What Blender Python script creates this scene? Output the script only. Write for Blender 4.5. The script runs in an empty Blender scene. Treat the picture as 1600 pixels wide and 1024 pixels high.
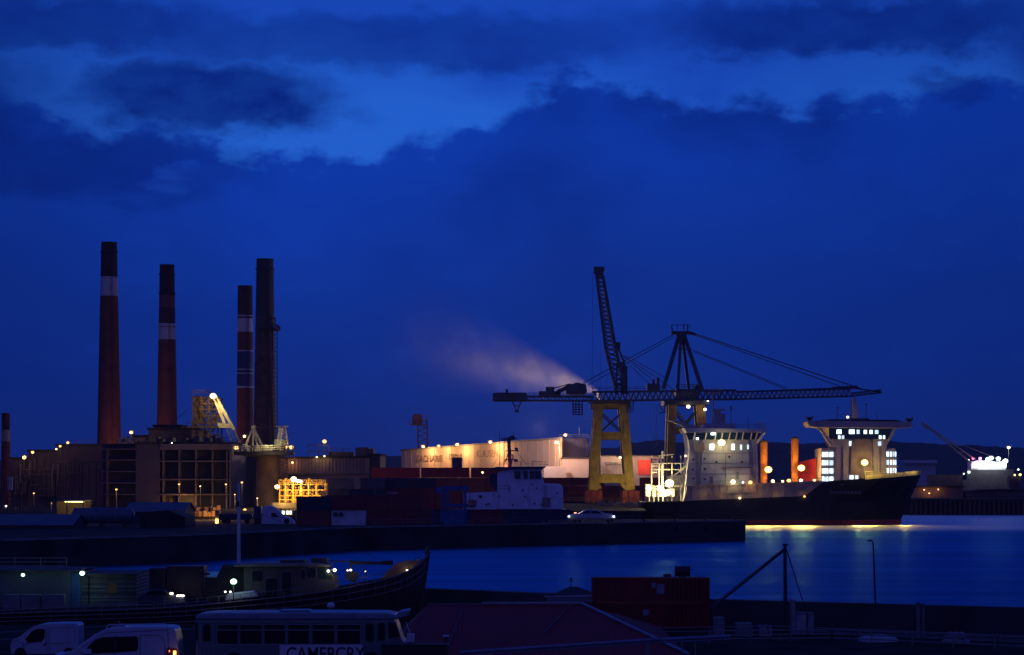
import bpy, bmesh, math, random
from mathutils import Vector, Matrix
random.seed(7)
SC = bpy.context.scene
COL = SC.collection
# ------------------------------------------------------------------ camera
F, CZ, YH = 3609.0, 12.5, 745.0           # focal length in photo pixels, camera height, horizon row
cd = bpy.data.cameras.new("camera"); cam = bpy.data.objects.new("camera", cd); COL.objects.link(cam)
cam.location = (0, 0, CZ); cam.rotation_euler = (math.radians(90), 0, 0)
cd.sensor_width = 36; cd.sensor_fit = 'HORIZONTAL'; cd.lens = 36*F/1600.0
cd.shift_y = (YH-512)/1600.0; cd.clip_start = 1; cd.clip_end = 20000
SC.camera = cam
SC.view_settings.view_transform = 'Standard'; SC.view_settings.look = 'None'
SC.view_settings.exposure = 0.0; SC.view_settings.gamma = 1.0
SC.cycles.max_bounces = 5; SC.cycles.volume_bounces = 0
SC.cycles.sample_clamp_indirect = 2.0
SC.cycles.use_denoising = True
SC.cycles.volume_max_steps = 256

# ------------------------------------------------------------------ sky (world, by direction)
wd = bpy.data.worlds.new("World"); SC.world = wd; wd.use_nodes = True
nt = wd.node_tree; nt.nodes.clear()
def N(t, **k):
    n = nt.nodes.new(t)
    for a, b in k.items(): setattr(n, a, b)
    return n
def setin(sock, v):
    if isinstance(v, bpy.types.NodeSocket): nt.links.new(v, sock)
    else: sock.default_value = v
def M(op, a, b=None, c=None, clamp=False):
    n = N('ShaderNodeMath', operation=op); n.use_clamp = clamp
    setin(n.inputs[0], a)
    if b is not None: setin(n.inputs[1], b)
    if c is not None: setin(n.inputs[2], c)
    return n.outputs[0]
def smooth(x, a, b):
    n = N('ShaderNodeMapRange', interpolation_type='SMOOTHSTEP')
    setin(n.inputs[0], x); n.inputs[1].default_value = a; n.inputs[2].default_value = b
    n.inputs[3].default_value = 0; n.inputs[4].default_value = 1
    return n.outputs[0]
def mixc(f, a, b):
    n = N('ShaderNodeMix', data_type='RGBA'); setin(n.inputs[0], f); setin(n.inputs[6], a); setin(n.inputs[7], b)
    return n.outputs[2]
tc = N('ShaderNodeTexCoord'); sp = N('ShaderNodeSeparateXYZ'); nt.links.new(tc.outputs['Generated'], sp.inputs[0])
az = M('ARCTAN2', sp.outputs[0], sp.outputs[1]); el = M('ARCSINE', sp.outputs[2])
# work in hundredths of a radian
u0 = M('MULTIPLY', az, 100); v0 = M('MULTIPLY', el, 100)
cv = N('ShaderNodeCombineXYZ'); nt.links.new(M('MULTIPLY', u0, .55), cv.inputs[0]); nt.links.new(v0, cv.inputs[1])
def noise(scale, detail=5, rough=.55, off=0.0, src=None):
    n = N('ShaderNodeTexNoise', noise_dimensions='3D')
    mp = N('ShaderNodeMapping'); mp.inputs['Location'].default_value = (off, off*.7, off*.3)
    nt.links.new(src or cv.outputs[0], mp.inputs[0]); nt.links.new(mp.outputs[0], n.inputs['Vector'])
    n.inputs['Scale'].default_value = scale; n.inputs['Detail'].default_value = detail; n.inputs['Roughness'].default_value = rough
    return M('SUBTRACT', n.outputs[0], .5)
n1 = noise(.28, 6, .55, 3); n2 = noise(.28, 6, .55, 17); n3 = noise(1.1, 4, .55, 31); n4 = noise(.13, 3, .5, 9)
nfine = noise(2.6, 3, .5, 5)
n3b = noise(1.1, 5, .6, 47)
u = M('ADD', u0, M('ADD', M('MULTIPLY', n2, 5.0), M('MULTIPLY', n3b, 2.6))); v = M('ADD', v0, M('ADD', M('MULTIPLY', n1, 2.6), M('ADD', M('MULTIPLY', n3, 1.9), M('MULTIPLY', nfine, .25))))
def U(px): return (px-800)/36.09
def V(py): return (745-py)/36.09
def ell(px, py, rx, ry, soft=.38):
    a = M('DIVIDE', M('SUBTRACT', u, U(px)), rx/36.09); b = M('DIVIDE', M('SUBTRACT', v, V(py)), ry/36.09)
    d = M('SQRT', M('ADD', M('MULTIPLY', a, a), M('MULTIPLY', b, b)))
    return M('SUBTRACT', 1.0, smooth(d, 1-soft, 1+soft))
# cloud bank: top edge height as a function of azimuth
edge = [(-400,150),(-10,160),(70,196),(170,222),(270,224),(345,240),(385,268),(470,258),(560,262),(640,235),(700,222),(780,205),(860,150),(905,118),(950,152),(1010,172),(1100,178),(1250,182),(1400,178),(1500,150),(1600,155),(2200,170)]
ramp = N('ShaderNodeValToRGB'); cr = ramp.color_ramp
r0, r1 = U(-400), U(2200)
nt.links.new(M('DIVIDE', M('SUBTRACT', M('ADD', u0, M('MULTIPLY', n3, 1.0)), r0), r1-r0), ramp.inputs[0])
while len(cr.elements) < len(edge): cr.elements.new(.5)
for e, (px, py) in zip(cr.elements, edge):
    pass
for i, (px, py) in enumerate(edge):
    cr.elements[i].position = (U(px)-r0)/(r1-r0)
    g = V(py)/24.0; cr.elements[i].color = (g, g, g, 1)
hedge = M('MULTIPLY', ramp.outputs[0], 24.0)
vb = M('ADD', v0, M('ADD', M('MULTIPLY', n3, 2.6), M('MULTIPLY', nfine, .5)))
vo = N('ShaderNodeTexVoronoi', feature='SMOOTH_F1', voronoi_dimensions='2D'); vo.inputs['Scale'].default_value = .55; vo.inputs['Smoothness'].default_value = .25
cv2 = N('ShaderNodeCombineXYZ'); nt.links.new(M('ADD', u0, M('MULTIPLY', n3, 1.2)), cv2.inputs[0]); nt.links.new(M('ADD', v0, M('MULTIPLY', n1, 1.0)), cv2.inputs[1]); nt.links.new(cv2.outputs[0], vo.inputs['Vector'])
vb = M('ADD', vb, M('MULTIPLY', M('SUBTRACT', vo.outputs['Distance'], .42), .85))
bank = M('SUBTRACT', 1.0, smooth(M('SUBTRACT', vb, hedge), -.30, .62))
# how deep below the edge
depth = smooth(M('SUBTRACT', hedge, v0), 0, 9.0)
CL = lambda r, g, b: (r, g, b, 1)
clear = CL(.0165, .118, .62); clear_hi = CL(.0085, .062, .47)
dark = CL(.0018, .0175, .205)
base = mixc(smooth(M('ADD', v0, M('MULTIPLY', n4, 5)), 15.0, 20.0), clear, clear_hi)
base = mixc(smooth(M('ADD', M('MULTIPLY', n1, 1.0), M('MULTIPLY', n4, 1.2)), .02, .45), base, clear_hi)
bankc = mixc(depth, CL(.0038, .0400, .385), CL(.0034, .0275, .255))
bankc = mixc(M('MULTIPLY', smooth(M('ADD', n2, M('MULTIPLY', n3b, .5)), .0, .22), .30), bankc, CL(.0050, .048, .43))
bankc = mixc(smooth(M('ADD', n4, M('MULTIPLY', n1, .5)), -.05, .3), bankc, CL(.0022, .0215, .235))
base = mixc(bank, base, bankc)
clouds = [(620,72,420,46,.62),(318,166,178,60,1.1),(150,272,215,50,.85),(60,50,300,44,.7),(1330,55,320,44,.9),(250,280,150,45,.6),(-200,200,300,120,1),(1850,80,260,90,1),(1480,150,60,25,.6),(420,-90,900,60,.7),(1250,-100,800,50,.6)]
m = None
for (px, py, rx, ry, k) in clouds:
    e = M('MULTIPLY', ell(px, py, rx, ry), k)
    m = e if m is None else M('MAXIMUM', m, e)
m = M('MULTIPLY', m, M('ADD', .85, M('ADD', M('MULTIPLY', n1, .9), M('MULTIPLY', n3, .5))), clamp=True)
base = mixc(m, base, dark)
hole = M('MULTIPLY', ell(262, 292, 42, 14, .6), .5)
base = mixc(hole, base, clear_hi)
# thin paler veil low down, fading darker to the right edge of the harbour
low = M('SUBTRACT', 1.0, smooth(M('ADD', v0, M('MULTIPLY', n4, 3)), .5, 7.0))
base = mixc(M('MULTIPLY', low, .75), base, CL(.0046, .0225, .185))
base = mixc(M('MULTIPLY', smooth(M('ADD', u0, M('MULTIPLY', n4, 8)), 4, 24), .34), base, CL(.0012, .011, .125))
base = mixc(M('MULTIPLY', M('SUBTRACT', 1.0, smooth(M('ADD', u0, M('MULTIPLY', n4, 6)), -24, -9)), .38), base, CL(.0015, .012, .13))
# overhead and behind the viewer: the last of the twilight, a little greyer
over = smooth(v0, 30, 90)
base = mixc(over, base, CL(.0034, .0125, .115))
back = smooth(sp.outputs[1], .2, -.7)
base = mixc(back, base, CL(.038, .041, .255))
bg = N('ShaderNodeBackground'); nt.links.new(base, bg.inputs[0]); bg.inputs[1].default_value = 1.0
wo = N('ShaderNodeOutputWorld'); nt.links.new(bg.outputs[0], wo.inputs[0])

# ------------------------------------------------------------------ helpers
def X(px, Y): return (px-800)/F*Y
def Z(py, Y): return CZ-(py-YH)/F*Y
def P(px, py, Y): return Vector((X(px, Y), Y, Z(py, Y)))

MATS = {}
def mat(name, col, rough=.7, metal=0, var=.25, scale=1.5, bump=0.0, corr=None, emit=None, estr=0, stain=0, spec=None):
    if name in MATS: return MATS[name]
    m = bpy.data.materials.new(name); m.use_nodes = True; t = m.node_tree
    b = t.nodes['Principled BSDF']
    b.inputs['Roughness'].default_value = rough; b.inputs['Metallic'].default_value = metal
    if spec is not None: b.inputs['Specular IOR Level'].default_value = spec
    tcn = t.nodes.new('ShaderNodeTexCoord'); nz = t.nodes.new('ShaderNodeTexNoise')
    nz.inputs['Scale'].default_value = scale; nz.inputs['Detail'].default_value = 6
    t.links.new(tcn.outputs['Object'], nz.inputs['Vector'])
    mx = t.nodes.new('ShaderNodeMix'); mx.data_type = 'RGBA'
    mr = t.nodes.new('ShaderNodeMapRange'); mr.inputs[1].default_value = .35; mr.inputs[2].default_value = .65
    t.links.new(nz.outputs[0], mr.inputs[0]); t.links.new(mr.outputs[0], mx.inputs[0])
    mx.inputs[6].default_value = (*[c*(1-var) for c in col], 1); mx.inputs[7].default_value = (*[min(1, c*(1+var*.6)) for c in col], 1)
    out = mx.outputs[2]
    if stain:
        mp = t.nodes.new('ShaderNodeMapping'); mp.inputs['Scale'].default_value = (1, 1, .12)
        t.links.new(tcn.outputs['Object'], mp.inputs[0])
        n2_ = t.nodes.new('ShaderNodeTexNoise'); n2_.inputs['Scale'].default_value = 1.3; n2_.inputs['Detail'].default_value = 4
        t.links.new(mp.outputs[0], n2_.inputs['Vector'])
        m2 = t.nodes.new('ShaderNodeMapRange'); m2.inputs[1].default_value = .56; m2.inputs[2].default_value = .72; m2.inputs[4].default_value = stain
        t.links.new(n2_.outputs[0], m2.inputs[0])
        mx2 = t.nodes.new('ShaderNodeMix'); mx2.data_type = 'RGBA'; t.links.new(m2.outputs[0], mx2.inputs[0])
        t.links.new(out, mx2.inputs[6]); mx2.inputs[7].default_value = (.09, .045, .025, 1); out = mx2.outputs[2]
    t.links.new(out, b.inputs['Base Color'])
    if bump or corr:
        bp = t.nodes.new('ShaderNodeBump'); bp.inputs['Strength'].default_value = bump or .6
        if corr:
            wv = t.nodes.new('ShaderNodeTexWave'); wv.bands_direction = corr[0]; wv.inputs['Scale'].default_value = corr[1]
            t.links.new(tcn.outputs['Object'], wv.inputs['Vector']); t.links.new(wv.outputs['Fac'], bp.inputs['Height'])
            bp.inputs['Distance'].default_value = .05
        else:
            t.links.new(nz.outputs[0], bp.inputs['Height']); bp.inputs['Distance'].default_value = .05
        t.links.new(bp.outputs[0], b.inputs['Normal'])
    if emit:
        b.inputs['Emission Color'].default_value = (*emit, 1); b.inputs['Emission Strength'].default_value = estr
    MATS[name] = m
    return m

class MB:
    def __init__(s): s.v = []; s.f = []; s.sm = False
    def add(s, vs, fs):
        o = len(s.v); s.v += [Vector(a) for a in vs]; s.f += [tuple(i+o for i in q) for q in fs]; return s
    def box(s, x0, x1, y0, y1, z0, z1):
        return s.add([(x0,y0,z0),(x1,y0,z0),(x1,y1,z0),(x0,y1,z0),(x0,y0,z1),(x1,y0,z1),(x1,y1,z1),(x0,y1,z1)],
                     [(0,3,2,1),(4,5,6,7),(0,1,5,4),(1,2,6,5),(2,3,7,6),(3,0,4,7)])
    def prism(s, poly, a, b, axis='y'):
        n = len(poly)
        def mk(p, t):
            return (p[0], t, p[1]) if axis == 'y' else ((t, p[0], p[1]) if axis == 'x' else (p[0], p[1], t))
        vs = [mk(p, a) for p in poly]+[mk(p, b) for p in poly]
        fs = [tuple(range(n)), tuple(range(2*n-1, n-1, -1))]+[(i, i+n, (i+1) % n+n, (i+1) % n) for i in range(n)]
        return s.add(vs, fs)
    def bar(s, p, q, w, h=None):
        p, q = Vector(p), Vector(q); d = q-p
        if d.length < 1e-6: return s
        h = h or w; d.normalize(); up = Vector((0,0,1)) if abs(d.z) < .95 else Vector((0,1,0))
        a = d.cross(up).normalized(); b = a.cross(d)
        vs = [c+a*(w/2*i)+b*(h/2*j) for c in (p, q) for i, j in ((-1,-1),(1,-1),(1,1),(-1,1))]
        return s.add(vs, [(0,1,2,3),(7,6,5,4),(0,4,5,1),(1,5,6,2),(2,6,7,3),(3,7,4,0)])
    def tube(s, p, q, r, r2=None, n=10):
        p, q = Vector(p), Vector(q); d = (q-p).normalized(); r2 = r if r2 is None else r2
        up = Vector((0,0,1)) if abs(d.z) < .95 else Vector((0,1,0))
        a = d.cross(up).normalized(); b = a.cross(d)
        vs = [c+(a*math.cos(t)+b*math.sin(t))*rr for c, rr in ((p, r), (q, r2)) for t in [2*math.pi*i/n for i in range(n)]]
        return s.add(vs, [tuple(range(n-1, -1, -1)), tuple(range(n, 2*n))]+[(i, (i+1) % n, (i+1) % n+n, i+n) for i in range(n)])
    def lathe(s, cx, cy, prof, n=24, cap=True):
        vs = []; fs = []
        for z, r in prof: vs += [(cx+r*math.cos(2*math.pi*i/n), cy+r*math.sin(2*math.pi*i/n), z) for i in range(n)]
        for k in range(len(prof)-1): fs += [(k*n+i, k*n+(i+1) % n, (k+1)*n+(i+1) % n, (k+1)*n+i) for i in range(n)]
        if cap: fs += [tuple(range(n-1, -1, -1)), tuple(range((len(prof)-1)*n, len(prof)*n))]
        return s.add(vs, fs)
    def ball(s, c, r, n=10, sz=1):
        k = n//2
        pr = [(c[2]+r*sz*math.sin(-math.pi/2+math.pi*(i+.3)/(k+.6)*1.0), r*math.cos(-math.pi/2+math.pi*(i+.3)/(k+.6))) for i in range(k+1)]
        return s.lathe(c[0], c[1], pr, n)
    def truss(s, p, q, w, h, n, ch=.3, br=.15):
        """box truss from p to q (bottom centre), width w across, height h"""
        p, q = Vector(p), Vector(q); d = (q-p).normalized()
        up = Vector((0,0,1)) if abs(d.z) < .9 else Vector((1,0,0))
        a = d.cross(up).normalized(); b = a.cross(d)
        if b.dot(up) < 0: b = -b
        cs = [a*(-w/2), a*(w/2), a*(w/2)+b*h, a*(-w/2)+b*h]
        for c in cs: s.bar(p+c, q+c, ch)
        L = (q-p)/n
        for i in range(n):
            A, B = p+L*i, p+L*(i+1); mid = (A+B)/2
            for (lo, hi) in ((cs[0], cs[3]), (cs[1], cs[2])):
                s.bar(A+lo, mid+hi, br); s.bar(mid+hi, B+lo, br)
            s.bar(A+cs[0], A+cs[1], br); s.bar(A+cs[3], A+cs[2], br); s.bar(A+cs[0], B+cs[1], br)
        return s
    def rail(s, pts, h=1.0, r=.04, rails=2, step=2.0):
        pts = [Vector(p) for p in pts]
        for a, b in zip(pts, pts[1:]):
            for k in range(rails):
                z = Vector((0,0,h*(k+1)/rails)); s.bar(a+z, b+z, r*2)
            n = max(1, int((b-a).length/step))
            for i in range(n+1):
                c = a+(b-a)*i/n; s.bar(c, c+Vector((0,0,h)), r*2)
        return s
    def build(s, name, m, parent=None, bevel=0, smooth=False, kind=None, label=None):
        me = bpy.data.meshes.new(name)
        off = Vector((0,0,0)); mw = None
        if parent is not None:
            mw = world_of(parent)
            inv = mw.inverted(); vs = [inv @ a for a in s.v]
        else: vs = s.v
        me.from_pydata([tuple(a) for a in vs], [], s.f)
        bm = bmesh.new(); bm.from_mesh(me); bmesh.ops.recalc_face_normals(bm, faces=bm.faces); bm.to_mesh(me); bm.free()
        if smooth:
            for p in me.polygons: p.use_smooth = True
            try: me.set_sharp_from_angle(angle=math.radians(35))
            except Exception: pass
        o = bpy.data.objects.new(name, me); COL.objects.link(o); me.materials.append(m)
        if parent is not None: o.parent = parent
        if bevel:
            bv = o.modifiers.new('bevel', 'BEVEL'); bv.width = bevel; bv.segments = 2; bv.limit_method = 'ANGLE'
        if kind: o['kind'] = kind
        if label: o['label'] = label
        return o
def world_of(o):
    m = Matrix.Translation(o.location) @ o.rotation_euler.to_matrix().to_4x4()
    return world_of(o.parent) @ m if o.parent else m
def thing(name, label, cat, loc=(0,0,0), group=None, rz=0):
    o = bpy.data.objects.new(name, None); COL.objects.link(o); o.location = loc; o.rotation_euler = (0,0,rz)
    o['label'] = label; o['category'] = cat
    if group: o['group'] = group
    return o
def tag(o, label, cat, group=None):
    o['label'] = label; o['category'] = cat
    if group: o['group'] = group
    return o
def text(s, size, loc, m, parent, rot=(math.pi/2, 0, 0), depth=.02, name='lettering', align='LEFT', sx=1.0):
    c = bpy.data.curves.new(name, 'FONT'); c.body = s; c.size = size; c.extrude = depth; c.align_x = align
    c.offset = .012*size
    t = bpy.data.objects.new(name, c); COL.objects.link(t)
    dg = bpy.context.evaluated_depsgraph_get(); me = bpy.data.meshes.new_from_object(t.evaluated_get(dg))
    bpy.data.objects.remove(t); bpy.data.curves.remove(c)
    o = bpy.data.objects.new(name, me); COL.objects.link(o)
    if not me.materials: me.materials.append(m)
    else: me.materials[0] = m
    W_ = Matrix.Translation(loc) @ Matrix.Rotation(rot[2], 4, 'Z') @ Matrix.Rotation(rot[0], 4, 'X') @ Matrix.Diagonal((sx, 1, 1, 1))
    if parent is not None:
        me.transform(world_of(parent).inverted() @ W_); o.parent = parent
    else: me.transform(W_)
    return o
SOD = (1, .50, .13); WARM = (1, .72, .30); WHITE = (1, .95, .85); COOL = (.75, .95, 1); MERC = (.55, 1, .72)
LM = .32
def light(loc, col, power, parent, radius=.25):
    l = bpy.data.lights.new('lamp_or_added_light', 'POINT'); l.color = col; l.energy = power*LM; l.shadow_soft_size = radius  # serves real lamps and added lights that have no fitting
    o = bpy.data.objects.new('lamp_or_added_light', l); COL.objects.link(o)
    if parent is not None: o.parent = parent; o.location = world_of(parent).inverted() @ Vector(loc)
    else: o.location = loc
    return o
def glow_mat(col, s=4):
    if col == SOD and s == 4: s = 2.2
    k = 'lamp_lens_%d_%d_%d_%d' % (col[0]*99, col[1]*99, col[2]*99, s*10)
    if k in MATS: return MATS[k]
    return mat(k, (.8,.8,.8), emit=col, estr=s)

conc = mat('concrete', (.20,.19,.18), .85, var=.35, scale=.25, bump=.2)
conc_dk = mat('weathered_concrete', (.05,.048,.048), .95, var=.5, scale=.15, stain=.5, spec=.08)
asph = mat('asphalt', (.035,.033,.032), .95, var=.5, scale=.4, spec=.05)
blackst = mat('dark_steel', (.035,.037,.045), .5, .3, var=.3)
steel = mat('grey_steel', (.18,.19,.20), .5, .5, var=.3)
whitep = mat('white_paint', (.62,.62,.63), .45, var=.12, scale=.8, stain=.55)
cream = mat('cream_paint', (.50,.44,.36), .55, var=.2, scale=.6, stain=.6)
glass = mat('dark_glass', (.015,.018,.022), .08, var=.1, spec=.6)
rubber = mat('tyre_rubber', (.02,.02,.02), .9)

# ------------------------------------------------------------------ setting
def sheet(name, poly, z, m, thick=None):
    b = MB()
    if thick is None: b.add([(p[0], p[1], z) for p in poly], [tuple(range(len(poly)))])
    else: b.prism(poly, z-thick, z, 'z')
    return b.build(name, m, kind='structure')
# water
wm = bpy.data.materials.new('harbour_water'); wm.use_nodes = True; t = wm.node_tree; b_ = t.nodes['Principled BSDF']
b_.inputs['Specular Tint'].default_value = (.35, .72, 1, 1); b_.inputs['Base Color'].default_value = (.001, .04, .22, 1); b_.inputs['Roughness'].default_value = .3; b_.inputs['IOR'].default_value = 1.45
tcn = t.nodes.new('ShaderNodeTexCoord'); mp = t.nodes.new('ShaderNodeMapping'); mp.inputs['Scale'].default_value = (.05, .35, 1)
nz = t.nodes.new('ShaderNodeTexNoise'); nz.inputs['Scale'].default_value = 1.0; nz.inputs['Detail'].default_value = 5
t.links.new(tcn.outputs['Object'], mp.inputs[0]); t.links.new(mp.outputs[0], nz.inputs['Vector'])
bp = t.nodes.new('ShaderNodeBump'); bp.inputs['Strength'].default_value = .6; bp.inputs['Distance'].default_value = .14
t.links.new(nz.outputs[0], bp.inputs['Height']); t.links.new(bp.outputs[0], b_.inputs['Normal'])
mp2 = t.nodes.new('ShaderNodeMapping'); mp2.inputs['Scale'].default_value = (.004, .03, 1)
nz2 = t.nodes.new('ShaderNodeTexNoise'); nz2.inputs['Scale'].default_value = 1.0; nz2.inputs['Detail'].default_value = 4
t.links.new(tcn.outputs['Object'], mp2.inputs[0]); t.links.new(mp2.outputs[0], nz2.inputs['Vector'])
mr = t.nodes.new('ShaderNodeMapRange'); mr.inputs[1].default_value = .35; mr.inputs[2].default_value = .65; mr.inputs[3].default_value = .30; mr.inputs[4].default_value = .42
t.links.new(nz2.outputs[0], mr.inputs[0]); t.links.new(mr.outputs[0], b_.inputs['Roughness'])
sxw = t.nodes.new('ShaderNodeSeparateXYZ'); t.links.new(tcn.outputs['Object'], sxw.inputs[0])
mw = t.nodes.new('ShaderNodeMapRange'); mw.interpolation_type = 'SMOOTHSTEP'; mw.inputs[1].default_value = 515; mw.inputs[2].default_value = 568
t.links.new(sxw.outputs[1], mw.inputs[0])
mt_ = t.nodes.new('ShaderNodeMix'); mt_.data_type = 'RGBA'; t.links.new(mw.outputs[0], mt_.inputs[0]); mt_.inputs[6].default_value = (.10,.33,.60,1); mt_.inputs[7].default_value = (1,1,1,1)  # reflections shaped by colour: blue gloss mutes lamps, white gloss near the ship
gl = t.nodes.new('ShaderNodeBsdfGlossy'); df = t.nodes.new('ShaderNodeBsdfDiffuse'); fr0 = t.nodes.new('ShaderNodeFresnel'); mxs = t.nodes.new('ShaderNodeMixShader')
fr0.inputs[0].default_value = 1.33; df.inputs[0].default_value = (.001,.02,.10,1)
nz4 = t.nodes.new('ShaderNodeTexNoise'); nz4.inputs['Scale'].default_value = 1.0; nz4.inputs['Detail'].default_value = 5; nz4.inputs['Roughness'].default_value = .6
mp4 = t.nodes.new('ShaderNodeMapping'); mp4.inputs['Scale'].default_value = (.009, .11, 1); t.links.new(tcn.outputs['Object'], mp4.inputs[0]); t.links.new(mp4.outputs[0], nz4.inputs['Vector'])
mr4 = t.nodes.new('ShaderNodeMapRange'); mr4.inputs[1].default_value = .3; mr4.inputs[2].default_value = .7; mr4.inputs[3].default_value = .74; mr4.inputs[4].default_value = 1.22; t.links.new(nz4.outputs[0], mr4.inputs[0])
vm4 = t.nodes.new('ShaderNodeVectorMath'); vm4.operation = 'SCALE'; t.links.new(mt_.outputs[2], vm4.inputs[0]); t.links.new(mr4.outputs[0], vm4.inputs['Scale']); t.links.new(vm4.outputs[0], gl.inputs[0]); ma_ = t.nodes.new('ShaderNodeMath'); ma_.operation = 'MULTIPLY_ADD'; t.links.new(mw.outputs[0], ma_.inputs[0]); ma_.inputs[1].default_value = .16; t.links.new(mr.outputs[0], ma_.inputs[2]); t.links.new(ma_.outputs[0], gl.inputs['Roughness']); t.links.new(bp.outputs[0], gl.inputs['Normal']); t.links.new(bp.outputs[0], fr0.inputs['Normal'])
t.links.new(fr0.outputs[0], mxs.inputs[0]); t.links.new(df.outputs[0], mxs.inputs[1]); t.links.new(gl.outputs[0], mxs.inputs[2])
t.links.new(mxs.outputs[0], t.nodes['Material Output'].inputs['Surface']); t.nodes.remove(b_)
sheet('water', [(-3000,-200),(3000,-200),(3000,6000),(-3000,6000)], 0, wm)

# hills far behind the harbour
hm = mat('hill_ground', (.05,.06,.045), 1, var=.4, scale=.01, spec=.05)
def hills(name, pts, Y, depth):
    vs = []; n = len(pts)
    for px, py in pts: vs.append((X(px, Y), Y, -2))
    for px, py in pts: vs.append((X(px, Y), Y+depth*.55, Z(py, Y+depth*.55)*1.0))
    for px, py in pts: vs.append((X(px, Y), Y+depth, -2))
    fs = [(i, i+1, n+i+1, n+i) for i in range(n-1)]+[(n+i, n+i+1, 2*n+i+1, 2*n+i) for i in range(n-1)]
    MB().add(vs, fs).build(name, hm, kind='structure', smooth=True)
def ridge(pts, step=9, amp=2.2):
    out = []
    for (a, b), (c, d) in zip(pts, pts[1:]):
        k = max(1, int((c-a)/step))
        for i in range(k): out.append((a+(c-a)*i/k, b+(d-b)*i/k+random.uniform(-amp, amp)*.5))
    return out+[pts[-1]]
hills('hills', ridge([(-400,722),(300,716),(560,714),(640,711),(760,706),(900,704),(985,700),(1010,692),(1060,688),(1110,692),(1180,694),(1225,689),(1300,694),(1400,689),(1450,688),(1520,692),(1640,697),(1800,704),(2200,722)]), 3600, 900)
sheet('far_shore', [(-3000,1405),(3000,1405),(3000,3650),(-3000,3650)], 1.2, hm, 3)

# land and quays (each one a solid block with a real edge)
land = [(-2500,470),(X(150,470),470),(X(640,470),470),(X(640,470),545),(X(1005,560),545),(X(1000,640),640),(X(1080,640),640),(X(1280,660),660),(X(1300,760),800),(400,900),(400,1400),(-2500,1400)]
sheet('terminal_ground', land, 4.4, asph, 6)
pier = [(-400,311),(X(0,311),311),(X(300,339),339),(X(560,392),392),(X(1165,451),451),(X(1165,451)+1.5,472),(X(640,476),478),(X(640,476),485),(-400,485)]
sheet('pier', pier, 3.8, conc_dk, 5.5)
# pier coping strip
cop = MB(); fp = [(-400,311),(X(0,311),311),(X(300,339),339),(X(560,392),392),(X(1165,451),451)]
for a, c in zip(fp, fp[1:]): cop.bar((a[0],a[1]+.3,3.93),(c[0],c[1]+.3,3.93),.7,.26)
cop.build('pier_kerb', conc, kind='structure')
farq = [(X(1380,752),752),(X(1680,752),752),(X(1680,752),1300),(X(1380,752),1300)]
sheet('far_quay', farq, 5.2, conc_dk, 1.2)
fw = MB(); fw.box(X(1380,752)+1, X(1680,752), 755, 760, -1, 4.0); fw.build('far_quay_wall', conc_dk, kind='structure')
for i in range(34):
    px = 1424+i*7.6
    p = MB().tube((X(px,751.2),751.2,-1),(X(px,751.2),751.2,4.6),.32,.32,8)
    tag(p.build('pile', mat('pile_timber',(.10,.085,.07),.9)), 'dark timber pile carrying the edge of the distant quay', 'pile', 'piles along the distant quay')
left_q = [(-300,163.5),(X(345,163.5),163.5),(X(330,214),214),(-300,214)]
sheet('left_quay', left_q, 2.7, asph, 4.5)
near = [(-300,20),(400,20),(400,126),(X(1600,141),141),(X(1110,150),150),(X(662,163),163),(X(662,153),153),(-300,153)]
sheet('near_quay', near, 2.7, asph, 4.5)
road = MB().prism([(-60,70),(X(690,112),70),(X(690,112),112.5),(-60,112.5)], 2.704, 3.3, 'z'); road.build('road', asph, kind='structure')

# ------------------------------------------------------------------ lamps
def pole_lamp(px, py, Y, zg, col, power, label, size=.45, group=None, arm=0.0, cat='street lamp', name='street_lamp', pole_r=.12, dy=-.9):
    top = P(px, py, Y)
    t = thing(name, label, cat, (top.x-arm, Y, zg), group)
    b = MB().tube((top.x-arm, Y, zg), (top.x-arm, Y, top.z+.25), pole_r, pole_r*.6, 8)
    if arm: b.bar((top.x-arm, Y, top.z+.25), (top.x, Y, top.z+.45), .1)
    b.build('pole', steel, t)
    s = size
    h = MB().box(top.x-s, top.x+s, Y-s*.5, Y+s*.5, top.z+s*.25, top.z+s*.75); h.build('lamp_head', blackst, t, bevel=.04)
    e = MB().ball((top.x, Y-.1, top.z), s*.62, 12, .7); e.build('lamp_lens', glow_mat(col), t, smooth=True)
    if power: light((top.x, Y+dy*(1+s), top.z-.5-s*.5), col, power, t)
    return t
def wall_lamp(px, py, Y, col, power, label, size=.5, group=None, dy=-1.6, zoff=-.3, name='floodlight', cat='floodlight', reach=1.0):
    top = P(px, py, Y)
    t = thing(name, label, cat, (top.x, Y+reach, top.z), group)
    MB().bar((top.x, Y+reach, top.z+.3), (top.x, Y, top.z+.35), .12).build('bracket', blackst, t)
    s = size
    MB().box(top.x-s, top.x+s, Y-.05, Y+s*.7, top.z+s*.3, top.z+s*.8).build('lamp_head', blackst, t, bevel=.04)
    MB().ball((top.x, Y, top.z), s*.72, 12, .85).build('lamp_lens', glow_mat(col), t, smooth=True)
    if power: light((top.x, Y+dy, top.z+zoff), col, power, t)
    return t
def part_lamp(parent, px, py, Y, col, power, size=.5, off=(0,-1.3,-.2), name='floodlight'):
    """a lamp fixed to (part of) its vessel, crane or building"""
    top = P(px, py, Y)
    MB().ball((top.x, Y, top.z), size, 12, .85).build(name, glow_mat(col), parent, smooth=True)
    if power: light(top+Vector(off), col, power, parent)

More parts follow.
